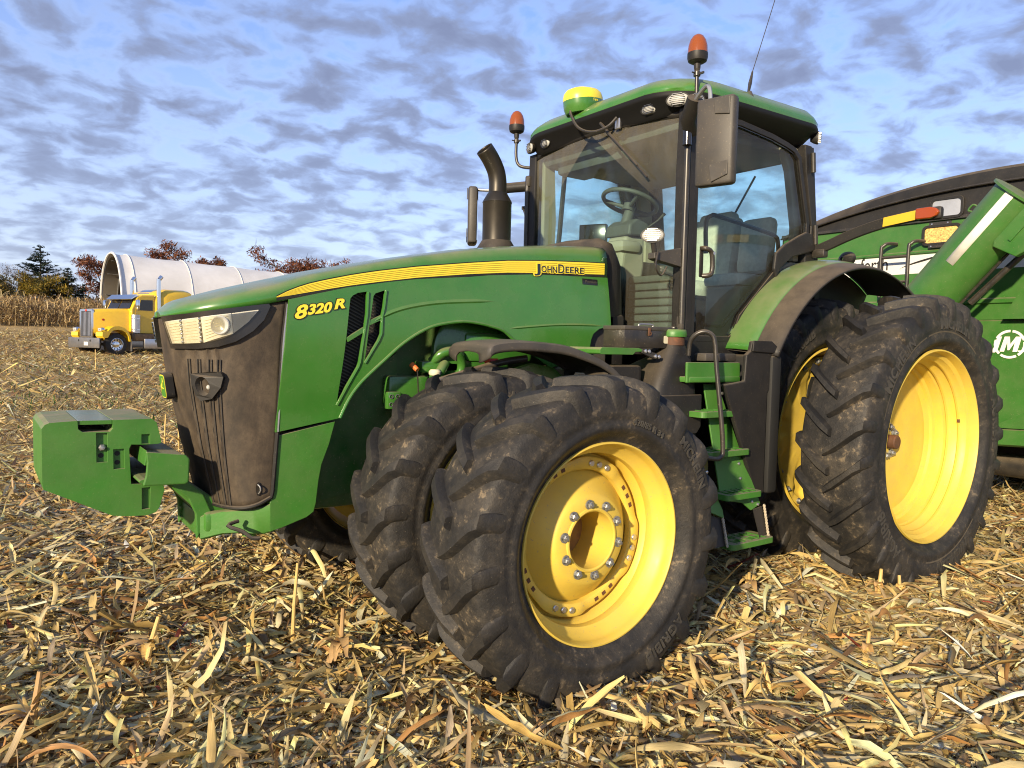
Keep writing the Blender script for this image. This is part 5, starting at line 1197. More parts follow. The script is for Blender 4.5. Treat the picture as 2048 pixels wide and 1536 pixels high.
b = MB(); b.tube([(1.745, .99, 3.085), (1.765, 1.06, 3.125), (1.775, 1.11, 3.14), (1.775, 1.13, 3.10), (1.775, 1.135, 3.02)], .013, 8, smooth=4); b.build('mirror_rod', 'steel', TR)
b = MB(); b.cyl((1.665, .87, 2.86), (1.665, .87, 2.95), .030, n=14); b.build('mirror_pivot', 'blackg', TR)
mirror(-1, (1.885, -1.28, 2.655), R_(-32), .24, .47)
b = MB(); b.tube([(1.60, -.87, 2.885), (1.70, -1.02, 2.880), (1.78, -1.14, 2.865)], .042, 12); b.build('mirror_arm', 'blackp', TR)
b = MB(); b.tube([(1.78, -1.14, 2.865), (1.85, -1.23, 2.875), (1.89, -1.275, 2.885), (1.895, -1.29, 2.86), (1.895, -1.29, 2.80)], .012, 8, smooth=4); b.build('mirror_rod', 'steel', TR)
b = MB(); b.box((1.60, -.86, 2.87), (.10, .02, .18), Matrix.Rotation(R_(25), 3, 'Z'), .006); b.build('mirror_bracket', 'blackm', TR)
b = MB(); b.tube([(1.60, -.83, 2.70), (1.64, -.90, 2.71), (1.62, -.88, 2.66), (1.60, -.86, 2.4)], .012, 8, smooth=3); b.build('right_grab_rail', 'blackm', TR)

# ------------------------------------------------------------------ exhaust
ex, ey = 2.165, -.50
b = MB(); b.lathe([(2.20, .160), (2.27, .150), (2.285, .148), (2.345, .110), (2.345, .104)], (ex, ey, 0), 'z', 32); b.build('exhaust_collar', 'blackp', TR)
b = MB(); b.lathe([(2.34, .106), (2.62, .107), (2.625, .110), (2.635, .107), (2.690, .075), (2.70, .068)], (ex, ey, 0), 'z', 36); b.build('muffler', 'muffler', TR)
P = catmull([Vector(p) for p in ((ex, ey, 2.69), (ex, ey, 2.78), (ex + .02, ey - .0, 2.86), (ex + .07, ey, 2.94), (ex + .125, ey, 3.0))], 5)
b = MB(); n_ = 24; g = []
for i, p in enumerate(P):
    t = (P[min(i + 1, len(P) - 1)] - P[max(0, i - 1)]).normalized(); a_ = Vector((0, 1, 0)); b_ = t.cross(a_)
    g.append([p + (a_ * math.cos(q) + b_ * math.sin(q)) * .066 for q in np.linspace(0, 2 * math.pi, n_ + 1)[:-1]])
last = g[-1]; g[-1] = [q - Vector((max(0, (2.985 - q.z)) * 0, 0, 0)) for q in last]
b.grid([[tuple(q) for q in r] for r in g], True); b.build('exhaust_pipe', 'muffler', TR, solid=.004)
# work light and step lamp bracket on the left front post
b = MB(); b.prism([(1.655, 2.10), (1.86, 2.125), (1.90, 2.135), (1.90, 2.17), (1.86, 2.18), (1.66, 2.22)], -.03, .03, XZ(.82)); b.build('lamp_bracket', 'greyp', TR, smooth=False, bevel=.012)
oval_lamp((1.915, .84, 2.275), (1, .75, .05), .070, .044, 'post_light')
b = MB(); b.tube([(1.88, .83, 2.16), (1.89, .83, 2.20), (1.90, .83, 2.24)], .016, 8); b.tube([(1.88, .86, 2.18), (1.92, .88, 2.08), (1.86, .87, 2.03), (1.80, .86, 2.09)], .006, 6, smooth=4); b.build('post_light_stalk', 'blackm', TR)

# ------------------------------------------------------------------ rear fenders
for sg in (1, -1):
    def fsec(prof, a0, a1, n=40): 
        return [[(.03 + r * math.cos(a), sg * y, .95 + r * math.sin(a)) for y, r in prof(a)] for a in np.linspace(a0, a1, n)]
    a0, a1 = R_(29), R_(122)
    b = MB(); b.grid(fsec(lambda a: ((.80, 1.315), (.84, 1.325), (.92, 1.323), (1.0, 1.312), (1.045, 1.300), (1.06, 1.288)), a0, a1)); b.build('rear_fender', 'green', TR, angle=50, solid=.012)
    b = MB(); b.grid(fsec(lambda a: ((1.035, 1.296), (1.06, 1.291), (1.12, 1.280), (1.19, 1.262), (1.215, 1.248), (1.22, 1.236)), R_(28.5), R_(124))); b.build('fender_extension', 'blackp', TR, angle=50, solid=.010)
    b = MB(); b.grid(fsec(lambda a: ((.80, 1.30), (.80, .9)), a0, a1, 30)); b.build('wheelhouse_wall', 'dark', TR, solid=.01)
    b = MB(); b.grid(fsec(lambda a: ((.80, 1.31), (1.2, 1.235)), a0, a1, 30)); b.build('wheelhouse_liner', 'dark', TR)
# mud guard panel below the fender (left)
MG = [(1.339, 1.639), (1.163, 1.639), (1.08, 1.592), (1.048, 1.521), (1.111, 1.352), (1.167, 1.31), (1.165, 0.658), (1.24, .64), (1.60, 1.365), (1.404, 1.387), (1.394, 1.55), (1.355, 1.576)]
b = MB(); b.prism(MG, -.03, 0, XZ(1.18)); b.build('mud_guard', 'blackp', TR, smooth=False, bevel=.008)
b = MB(); b.prism([(1.345, 1.642), (1.160, 1.642), (1.075, 1.595), (1.062, 1.56), (1.352, 1.572)], 0, .012, XZ(1.182)); b.build('mud_guard_cap', 'blackp', TR, smooth=False, bevel=.005)
b = MB(); b.box((1.10, .95, 1.10), (.10, .50, .90), None, .02); b.build('inner_mud_guard', 'dark', TR)
M['reflyel'] = mat('yellow_reflector', (0.60, 0.40, 0.03), 0.35, vary=.04)
# extremity lamp arm (swung out over the duals)
AR = [(.20, .86, 2.335), (.20, .98, 2.372), (.20, 1.092, 2.411), (.20, 1.23, 2.450), (.20, 1.364, 2.478), (.20, 1.50, 2.497), (.20, 1.61, 2.505)]
P = catmull([Vector(p) for p in AR], 3); b = MB(); g = []
for i, p in enumerate(P):
    t = (P[min(i + 1, len(P) - 1)] - P[max(0, i - 1)]).normalized(); u_ = Vector((0, -t.z, t.y)); h_ = .036
    g.append([tuple(p + Vector((dx, 0, 0)) + u_ * dz) for dx, dz in ((.016, -h_), (.016, h_), (-.016, h_), (-.016, -h_))])
b.grid(g, True); b.build('signal_arm', 'blackp', TR, smooth=False, bevel=.006)
b = MB(); b.prism([(1.375, 2.452), (1.60, 2.475), (1.60, 2.538), (1.38, 2.515)], .018, .022, YZ(.20)); b.build('signal_reflector', 'reflyel', TR, smooth=False, bevel=.003)
b = MB(); b.box((.205, 1.685, 2.505), (.05, .16, .085), None, .02); b.build('signal_lamp_body', 'blackp', TR)
b = MB(); b.prism([(1.61, 2.470), (1.70, 2.468), (1.745, 2.482), (1.76, 2.508), (1.74, 2.532), (1.70, 2.543), (1.61, 2.542)], .022, .052, YZ(.205)); b.build('signal_lens', 'amber2', TR, smooth=True, bevel=.012, seg=3)
b = MB(); b.box((.20, .90, 2.31), (.06, .10, .06), None, .01); b.build('signal_arm_hinge', 'blackm', TR)

# ------------------------------------------------------------------ access steps, tank, platform (left side)
SL = [(1.80, 1.08, 1.405), (1.78, 1.14, 1.185), (1.76, 1.18, .955), (1.685, 1.27, .708), (1.660, 1.30, .418)]; SR = [(1.385, 1.08, 1.405), (1.43, 1.14, 1.182), (1.36, 1.18, .930), (1.345, 1.27, .675), (1.248, 1.30, .372)]
for (xl, y, z), (xr, _, z2) in zip(SL[1:], SR[1:]):
    zz = (z + z2) / 2; cx_ = (xl + xr) / 2; w_ = xl - xr
    b = MB(); b.prism(rrect(w_ / 2, .095, .03, 4), -.018, .018, lambda a, c, t: (cx_ + a, y - .06 + c, zz + t), [[(a_ + s * w_ * .205, c_ + q_) for a_, c_ in ((-.06, -.022), (.06, -.022), (.06, .022), (-.06, .022))] for s in (-1.0, 1.0) for q_ in (-.045, .035)]); b.build('step', 'green_cast', TR, smooth=False, bevel=.004)
    for k in range(-2, 3):
        b = MB(); b.box((cx_ + k * w_ * .17, y - .06, zz + .019), (.012, .15, .008)); b.build('step_tread_bar', 'green', TR, smooth=False)
b = MB(); b.prism([(1.87, 1.50), (1.37, 1.50), (1.365, 1.42), (1.39, 1.375), (1.87, 1.375)], -.02, 0, XZ(1.115)); b.build('top_step_panel', 'green_cast', TR, smooth=False, bevel=.008)
b = MB(); b.box((1.61, 1.02, 1.395), (.48, .20, .035), None, .008); b.build('top_step', 'green_cast', TR)
b = MB(); b.box((1.50, 1.02, 1.53), (.30, .10, .05), None, .01); b.build('top_step_shelf', 'greyp', TR)
# stringers
RS = [(1.52, 1.36), (1.47, 1.375), (1.345, .90), (1.26, .66), (1.245, .60), (1.35, .57), (1.42, .62), (1.62, .66), (1.60, 1.36)]
b = MB(); b.prism(RS, -.012, 0, lambda a, c, t: (a, 1.02 + (1.36 - c) * .26 + t, c)); b.build('step_stringer', 'green_cast', TR, smooth=False, bevel=.003)
LS = [(1.80, .90), (1.775, .90), (1.655, .61), (1.655, .56), (1.80, .62)]
b = MB(); b.prism(LS, -.012, 0, lambda a, c, t: (a, 1.05 + (1.36 - c) * .26 + t, c)); b.build('step_stringer', 'green_cast', TR, smooth=False, bevel=.003)
for (x, z) in ((1.44, 1.30), (1.40, .92), (1.395, .86), (1.405, .77), (1.33, .62), (1.275, .60), (1.47, 1.305), (1.745, .84), (1.70, .68)):
    b = MB(); y_ = (1.02 if x < 1.6 else 1.05) + (1.36 - z) * .26; b.lathe([(0, .011), (.006, .010), (.009, .005), (.009, 0)], (x, y_, z), 'y', 10); b.build('step_bolt', 'alu', TR)
# flexible rubber hangers with rope edge carrying the last step
for pts, lab in (([(1.335, .575), (1.245, .585), (1.262, .385), (1.325, .385)], 0), ([(1.82, .60), (1.66, .56), (1.668, .40), (1.76, .40), (1.80, .44)], 1)):
    b = MB(); b.prism(pts, -.008, 0, lambda a, c, t: (a, 1.225 + (.60 - c) * .30 + t, c)); b.build('step_hanger', 'blackp', TR, smooth=False)
def rope(p, q, r=.007):
    for ph in (0, math.pi):
        b = MB(); p_, q_ = Vector(p), Vector(q); d = (q_ - p_); u_ = d.orthogonal().normalized(); w_ = d.normalized().cross(u_); n = 40
        b.tube([p_ + d * (i / n) + (u_ * math.cos(i * .95 + ph) + w_ * math.sin(i * .95 + ph)) * r * .6 for i in range(n + 1)], r * .75, 6); b.build('rope_strand', 'rope', TR)
rope((1.243, 1.242, .60), (1.260, 1.300, .39)); rope((1.658, 1.245, .575), (1.668, 1.300, .395))
# hand rail
HR = [(1.80, 1.06, 1.54), (1.80, 1.07, 1.62), (1.79, 1.10, 1.665), (1.765, 1.135, 1.685), (1.735, 1.165, 1.675), (1.715, 1.185, 1.63), (1.705, 1.20, 1.46), (1.69, 1.24, 1.13), (1.683, 1.25, .985), (1.69, 1.25, .945), (1.72, 1.24, .925), (1.79, 1.22, .935)]
b = MB(); b.tube(HR, .0145, 10, smooth=4); b.build('hand_rail', 'blackm', TR)
# tank with filler
g = []
for z, x0, x1, y0, y1 in ((.86, 2.04, 1.66, .60, 1.03), (1.02, 2.06, 1.65, .60, 1.05), (1.26, 2.05, 1.66, .60, 1.05), (1.36, 2.03, 1.675, .60, 1.045), (1.44, 1.99, 1.685, .62, 1.035), (1.52, 1.945, 1.70, .80, 1.03), (1.58, 1.905, 1.735, .88, 1.025), (1.605, 1.895, 1.750, .90, 1.02)):
    xc_, yc_ = (x0 + x1) / 2, (y0 + y1) / 2
    g.append([(xc_ + a, yc_ + c, z) for a, c in rrect((x0 - x1) / 2, (y1 - y0) / 2, min(.07, (x0 - x1) / 2.2), 4)])
b = MB(); b.grid(g, True); b.build('tank', 'blackp', TR, angle=50)
b = MB(); b.prism([(2.02, 1.30), (1.665, 1.30), (1.665, 1.10), (1.70, 1.06), (1.98, 1.06), (2.02, 1.10)], 0, .02, XZ(1.045)); b.build('tank_shield', 'blackp', TR, smooth=False, bevel=.008)
b = MB(); b.lathe([(1.60, .068), (1.655, .066)], (1.825, .96, 0), 'z', 28); b.build('filler_neck', 'rust', TR)
b = MB(); b.lathe([(1.652, .070), (1.652, .078), (1.668, .079), (1.690, .076), (1.696, .070), (1.697, 0)], (1.825, .96, 0), 'z', 28); b.build('filler_lid', 'green_cast', TR)
b = MB(); b.box((1.835, .965, 1.705), (.05, .03, .018), Matrix.Rotation(.5, 3, 'Z'), .006); b.build('filler_latch', 'blackm', TR)
# side box below the platform with latch
b = MB(); b.prism([(2.44, 1.10), (2.38, 1.40), (2.33, 1.475), (2.06, 1.475), (2.06, 1.05), (2.40, 1.02)], 0, .22, XZ(.72)); b.build('battery_box', 'blackp', TR, smooth=False, bevel=.03, seg=3)
b = MB(); b.box((2.26, .952, 1.40), (.10, .02, .022), None, .005); b.box((2.21, .955, 1.385), (.018, .022, .04), None, .004); b.build('box_latch', 'blackm', TR)
# green service platform
b = MB(); b.prism([(2.47, 1.545), (2.47, 1.565), (2.455, 1.578), (2.17, 1.578), (2.12, 1.568), (2.12, 1.558), (2.19, 1.555), (2.21, 1.538), (2.46, 1.538)], -.28, 0, XZ(1.0)); b.build('service_platform', 'green_cast', TR, smooth=False, bevel=.005)
b = MB(); b.prism([(2.14, 1.572), (2.02, 1.548), (1.99, 1.535), (1.99, 1.515), (2.03, 1.515), (2.14, 1.548)], -.02, .004, XZ(1.0)); b.build('platform_bracket', 'blackm', TR, smooth=False, bevel=.003)
for x, z in ((2.115, 1.560), (2.085, 1.559), (2.03, 1.530), (2.0, 1.528)):
    b = MB(); b.lathe([(0, .012), (.006, .012), (.010, .007), (.010, 0)], (x, 1.004, z), 'y', 10); b.build('platform_bolt', 'alu', TR)
# ------------------------------------------------------------------ toolbox on the platform (its own thing)
TB = empty('toolbox', (2.03, .88, 1.58)); tag(TB, 'worn black metal toolbox with hasp on the green side platform', 'toolbox')
def tb(b, name, m, **k):
    o = b.build(name, m, None, **k); o.parent = TB; o.matrix_parent_inverse = Matrix.Translation((-2.03, -.88, -1.58)); return o
b = MB(); b.box((2.03, .88, 1.632), (.45, .18, .104), None, .004); tb(b, 'box_body', 'blackm')
b = MB(); b.box((2.03, .88, 1.696), (.456, .186, .024), None, .004); tb(b, 'box_lid', 'greyp')
b = MB(); b.box((2.055, .976, 1.675), (.024, .006, .05), None, .003); b.lathe([(0, .006), (.004, .012), (.006, .012), (.006, .006)], (2.055, .978, 1.665), 'y', 12); tb(b, 'hasp', 'rust')
b = MB(); b.prism([(1.905 + a, 1.632 + c) for a, c in rrect(.020, .023, .008)], 0, .002, XZ(.9705)); tb(b, 'sticker', 'cream', smooth=False)
b = MB(); b.tube([(2.07, .90, 1.708), (2.06, .90, 1.722), (1.96, .90, 1.722), (1.95, .90, 1.708)], .006, 8, smooth=3); tb(b, 'carry_handle', 'steel')
b = MB(); b.box((1.812, .972, 1.64), (.012, .008, .11)); tb(b, 'corner_edge', 'alu', smooth=False)
# ------------------------------------------------------------------ grain cart behind the tractor
CT = empty('grain_cart', (-3.5, .9, 0)); tag(CT, 'green grain cart with black tarp and unloading auger hitched behind the tractor', 'grain cart')
def cb_(b, name, m, **k):
    o = b.build(name, m, None, **k); o.parent = CT; o.matrix_parent_inverse = Matrix.Translation((3.5, -.9, 0)); return o
ztop = lambda y: 3.465 - .070 * (y - .9) ** 2
zmid = lambda y: 3.315 - .052 * (y - .9) ** 2
Y0, Y1 = -1.62, 3.40
ys = np.linspace(Y0, Y1, 40)
X0 = -3.0
# body: front wall bent in three facets with pressed ribs, sides and hopper slopes
wall = [(3.01, 0.0), (2.70, 0.0), (2.688, .022), (2.672, .022), (2.66, 0.0), (2.165, .0), (2.150, .03), (2.112, .03), (2.100, .0), (1.945, .0), (1.938, -.012), (1.930, .0), (.86, -.02), (.845, .012), (.70, .012), (.68, -.03)]
b = MB(); b.grid([[(X0 + dx, y, z + (.06 * (y - 1) if z < .9 else 0)) for y in (Y0, Y1)] for z, dx in wall]); cb_(b, 'front_wall', 'green_cart', angle=20)
for yy in (Y0, Y1):
    b = MB(); b.prism([(X0, 3.0), (X0, .9), (-4.6, .8), (-8.4, 1.9), (-8.4, 3.0)], -.01, .01, XZ(yy)); cb_(b, 'side_wall', 'green_cart', smooth=False)
b = MB(); b.prism([(X0 - .05, .74), (-4.5, .70), (-8.4, 1.85), (-8.4, 1.95), (-4.5, .85), (X0 - .05, .95)], Y0, Y1, XZ(0.0)); cb_(b, 'hopper_floor', 'green_cart', smooth=False)
b = MB(); b.grid([[(X0 + .012, y, 3.00) for y in ys], [(X0 + .012, y, zmid(y)) for y in ys]]); cb_(b, 'tarp_end_panel', 'blackp')
b = MB(); b.grid([[(X0 + .045, y, zmid(y) - .012) for y in ys], [(X0 + .05, y, zmid(y) + .006) for y in ys], [(X0 + .030, y, ztop(y) - .03) for y in ys], [(X0 + .0, y, ztop(y)) for y in ys], [(-8.4, y, ztop(y)) for y in ys], [(-8.42, y, 3.0) for y in ys]]); cb_(b, 'tarp', 'blackp', angle=30)
b = MB(); b.tube([(X0 + .052, y, zmid(y) - .004) for y in ys], .012, 6); cb_(b, 'tarp_bow', 'blackm')
b = MB(); b.box((X0 + .02, (Y0 + Y1) / 2, 3.012), (.03, Y1 - Y0, .03)); cb_(b, 'top_rail', 'blackm', smooth=False)
# two inspection windows: one in the tarp panel painted pale as if sky-lit, grain-filled one in the wall
def window(y0, y1, z0, z1, name, m):
    c, d = (y0 + y1) / 2, (z0 + z1) / 2; o = rrect((y1 - y0) / 2 + .028, (z1 - z0) / 2 + .028, .055); i = rrect((y1 - y0) / 2, (z1 - z0) / 2, .035)
    b = MB(); b.prism([(c + a, d + q) for a, q in o], .0, .022, YZ(X0 + .024), [[(c + a, d + q) for a, q in i]]); fr_ = cb_(b, name + '_frame', 'blackp', smooth=False, bevel=.004)
    b = MB(); b.prism([(c + a, d + q) for a, q in i], .002, .008, YZ(X0 + .024)); cb_(b, name + '_pane', m, smooth=False)
M['paleview'] = mat('painted_sky_pane', (0.34, 0.36, 0.40), 0.12, vary=0.2, vscale=2.5, coat=.5)  # pale grey paints the sky light seen in the acrylic pane
M['grain'] = mat('corn_grain', (0.62, 0.40, 0.12), 0.6, vary=0.55, vscale=55, bump=.4, bscale=70)
window(.20, .485, 3.035, 3.205, 'tarp_window', 'paleview'); window(.135, .475, 2.765, 2.925, 'grain_window', 'grain')
for z in (2.962, 2.728):
    b = MB(); b.box((X0 + .035, .29, z), (.02, .22, .035)); cb_(b, 'window_clamp', 'blackm', smooth=False)
    for yy in (.21, .37):
        b = MB(); b.lathe([(0, .008), (.006, .008), (.006, 0)], (X0 + .045, yy, z), 'x', 8); cb_(b, 'window_screw', 'alu')
# maker's lettering on a pale band, round emblem
M['bandwhite'] = mat('pale_decal_band', (0.62, 0.63, 0.60), 0.4, vary=.05)
b = MB(); b.grid([[(X0 + .0035, y, 2.655) for y in (-1.1, 1.1)], [(X0 + .0035, y, 2.455) for y in (-1.1, 1.1)]]); cb_(b, 'decal_band', 'bandwhite', smooth=False)
def cart_text(s, size, y, z, m, shear=0.0, bold=0.0, off=.006, sx=1.0, space=1.0):
    v, f = text_verts(s, size, .0006, shear=shear, bold=bold, space=space); b = MB()
    b.add([(X0 + off + q.z, y + q.x * sx, z + q.y) for q in v], f); return cb_(b, 'lettering', m, smooth=False)
v, f = text_verts('Unverferth', .25, .0006, bold=.001); xa, xb = min(q.x for q in v), max(q.x for q in v); b = MB()
b.add([(X0 + .006 + q.z, -1.00 + .735 * (q.x - xa) / (xb - xa), 2.575 + q.y * .85) for q in v], f); cb_(b, 'lettering', 'blackp', smooth=False)
b = MB(); g = [[(X0 + .006, -.14 + .55 * t, 2.50 + .16 * t ** .6 - d * (1 - t) * t * 4) for t in np.linspace(0, 1, 20)] for d in (0.0, .022)]; b.grid(g); cb_(b, 'decal_swoosh', 'blackp', smooth=False)
b = MB()
for k in range(5):
    a0 = R_(18 + 72 * k); a1 = a0 + R_(64); an = np.linspace(a0, a1, 10)
    b = MB(); b.grid([[(X0 + .004, .995 + r * math.cos(a), 1.700 + r * math.sin(a)) for a in an] for r in (.118, .142)]); cb_(b, 'emblem_ring', 'white', smooth=False)
YZ2 = lambda x: (lambda a, b, t: (x + t, a + .018, b))
b = MB(); b.prism([(.80, 1.615), (.79, 1.640), (.82, 1.640), (.835, 1.660), (.865, 1.775), (.905, 1.775), (.875, 1.655), (.85, 1.615)], .003, .006, YZ2(X0)); cb_(b, 'emblem_letter', 'white', smooth=False)
b = MB(); b.prism([(.89, 1.625), (.93, 1.775), (.975, 1.775), (.982, 1.70), (1.03, 1.775), (1.08, 1.775), (1.045, 1.625), (1.005, 1.625), (1.022, 1.72), (.975, 1.640), (.96, 1.640), (.955, 1.72), (.93, 1.625)], .003, .0065, YZ2(X0)); cb_(b, 'emblem_letter', 'white', smooth=False)
b = MB(); b.box((X0 + .004, 1.22, 1.632), (.002, .30, .014)); cb_(b, 'emblem_line', 'white', smooth=False)
# ladder
for yy, t in ((-.265, 0), (.035, .04)):
    b = MB(); b.tube([(X0 + .16, yy, 2.20), (X0 + .16, yy, 2.70), (X0 + .15, yy + .015, 2.76), (X0 + .12, yy + .05, 2.79), (X0 + .02, yy + .10, 2.79)], .019, 10, smooth=4); cb_(b, 'ladder_rail', 'blackm')
for z in (2.63, 2.36):
    b = MB(); b.tube([(X0 + .16, -.265, z), (X0 + .16, .035, z)], .015, 8); cb_(b, 'ladder_rung', 'blackm')
# unloading auger tube with joint ring, flange and white strip
A0, A1 = Vector((-2.42, .12, 1.70)), Vector((-2.42, 1.235, 3.030)); ad = (A1 - A0).normalized(); side = Vector((1, 0, 0)); upn = side.cross(ad)
b = MB(); b.cyl(A0, A1, .243, n=48, caps=True); cb_(b, 'auger_tube', 'green_cart', angle=50)
J = A0 + ad * .56; b = MB(); b.cyl(J - ad * .004, J + ad * .004, .2465, n=48); cb_(b, 'auger_joint', 'blackm')
b = MB(); b.cyl(A1, A1 + ad * .022, .275, n=48); cb_(b, 'auger_flange', 'green_cart')
M['strip'] = mat('white_reflective_strip', (0.80, 0.77, 0.66), 0.45, vary=.06, vscale=12)
Q0 = A0 + ad * .98
for k in range(1):
    q0, q1 = Q0, Q0 + ad * .76
    b = MB(); an = np.linspace(R_(-9), R_(11), 5)
    b.grid([[tuple(p + (side * math.cos(a) - upn * math.sin(a)) * .2455) for a in an] for p in (q0, q1)]); cb_(b, 'reflective_strip', 'strip', solid=.002)
b = MB(); b.tube([A0 + ad * .45 + upn * -.25, A0 + ad * 1.3 + upn * -.262, A1 + upn * -.27], .014, 8); cb_(b, 'hydraulic_line', 'blackm')
b = MB(); b.tube([A0 + ad * .75 + upn * -.30 + side * -.05, A1 + upn * -.36 + side * -.1], .030, 10); cb_(b, 'auger_lift_cylinder', 'blackm')
def apt(u, v, w): return tuple(A0 + ad * u - upn * v + side * w)
b = MB(); b.prism([(1.34, .16), (1.30, .19), (1.34, .40), (1.42, .43), (2.1, .43), (2.1, .16)], .12, .20, apt); cb_(b, 'fold_bracket', 'green_cart', smooth=False, bevel=.008)
b = MB(); b.prism([(1.42, .25), (2.1, .25), (2.1, .28), (1.42, .28)], .20, .215, apt); cb_(b, 'fold_bracket_rib', 'green_cart', smooth=False)
b = MB(); b.tube([A1 - ad * .32 - upn * -.245 + side * .02, A1 - ad * .33 - upn * -.29 + side * .02, A1 - ad * .27 - upn * -.29 + side * .02, A1 - ad * .26 - upn * -.245 + side * .02], .010, 8, smooth=3); cb_(b, 'lifting_eye', 'green_cart')
# corner shield with the edge of a letter, lower brace, drawbar, wheels
b = MB(); b.prism([(.96, 1.945), (1.12, 2.26), (1.60, 2.9), (2.3, 2.9), (2.3, 1.945)], .10, .12, YZ(X0)); cb_(b, 'corner_shield', 'green_cart', smooth=False)
cart_text('S', .10, 1.165, 2.05, 'cream', off=.124)
b = MB(); b.prism([(.88, .86), (2.6, 1.95), (3.2, 1.95), (3.2, .95)], .0, .018, YZ(X0 + .01)); cb_(b, 'corner_brace', 'green_cart', smooth=False, bevel=.004)
b = MB(); b.box((-2.2, .35, .56), (2.6, .16, .14), Matrix.Rotation(R_(-14), 3, 'Z'), .02); cb_(b, 'drawbar', 'green_cart')
for yy in (.55, 2.9):
    b = MB(); b.lathe([(-.30, .50), (-.33, .62), (-.30, .82), (-.22, .87), (0, .88), (.22, .87), (.30, .82), (.33, .62), (.30, .50), (.2, .47), (.15, 0)], (-5.4, yy, .85), 'y', 48); cb_(b, 'cart_wheel', 'rubber')
b = MB(); b.cyl((-3.6, .55, .42), (-3.6, 2.3, .42), .12, n=16); cb_(b, 'undercarriage_beam', 'blackm')
# ------------------------------------------------------------------ yellow long-nose truck
TK = empty('semi_truck'); tag(TK, 'yellow long nose semi truck with chrome grille and stacks behind the tractor', 'truck')
fx = Vector((.912, .41, 0)).normalized(); lx = Vector((-.41, .912, 0)).normalized()
org = Vector((0.07, -34.04, .65)) - lx * 1.05
TK.matrix_world = Matrix(((fx.x, lx.x, 0, org.x), (fx.y, lx.y, 0, org.y), (0, 0, 1, org.z), (0, 0, 0, 1)))
M['tyel'] = mat('yellow_truck_paint', (0.80, 0.51, 0.018), 0.22, coat=.6, vary=.04, alldust=.03)
M['tdark'] = mat('dirty_bumper_chrome', (0.30, 0.30, 0.30), 0.30, metal=.8, alldust=.3, vary=.15)
M['tbrown'] = mat('muddy_step_panel', (0.10, 0.065, 0.035), 0.5, metal=.3, vary=.4)
def tk(b, name, m, **k):
    b.v = [(x if x < .3 else .3 + (x - .3) * .60, y, z) for x, y, z in b.v]; return b.build(name, m, TK, **k)
tk(MB().box((1.22, 0, .56), (.12, 2.40, .46), None, .03), 'bumper', 'tdark')
for y in (.55, -.35): tk(MB().cyl((1.283, y, .66), (1.288, y, .66), .05, n=12), 'bumper_hole', 'dark')
tk(MB().box((1.288, .22, .52), (.01, .30, .16)), 'licence_plate', 'white')
b = MB(); b.prism(rrect(.50, .66, .10), -.12, .0, lambda a, c, t: (1.05 + t, a, 1.42 + c), [rrect(.40, .56, .05)]); tk(b, 'grille_surround', 'chrome', smooth=False, bevel=.03)
tk(MB().box((.96, 0, 1.42), (.02, .84, 1.16)), 'grille_backing', 'dark')
for i in range(8): tk(MB().cyl((1.02, -.35 + .10 * i, .88), (1.02, -.35 + .10 * i, 1.96), .022, n=8), 'grille_bar', 'alu')
b = MB(); b.lathe([(0, .06), (.01, .06), (.01, 0)], (1.055, 0, 2.02), 'x', 16); b.v = [(x, y * 1.3, 2.02 + (z - 2.02) * .8) for x, y, z in b.v]; tk(b, 'maker_emblem', 'redp')
g = []
for x, hw, zt, zb in ((.98, .50, 2.07, 1.02), (.40, .60, 2.12, 1.02), (-.35, .74, 2.16, 1.02), (-.80, .82, 2.18, 1.02)):
    g.append([(x, s * a, z) for s, seq in ((1, ((hw, zb), (hw, zt - .18), (hw - .05, zt - .05), (hw - .18, zt))), (-1, ((hw - .18, zt), (hw - .05, zt - .05), (hw, zt - .18), (hw, zb)))) for a, z in seq])
b = MB(); b.grid(g); tk(b, 'bonnet', 'tyel', angle=50)
b = MB(); b.lathe([(0, .05), (.008, .05), (.008, 0)], (.35, .615, 1.62), 'y', 14); b.v = [(.35 + (x - .35) * 1.7, y, z) for x, y, z in b.v]; tk(b, 'side_emblem', 'redp')
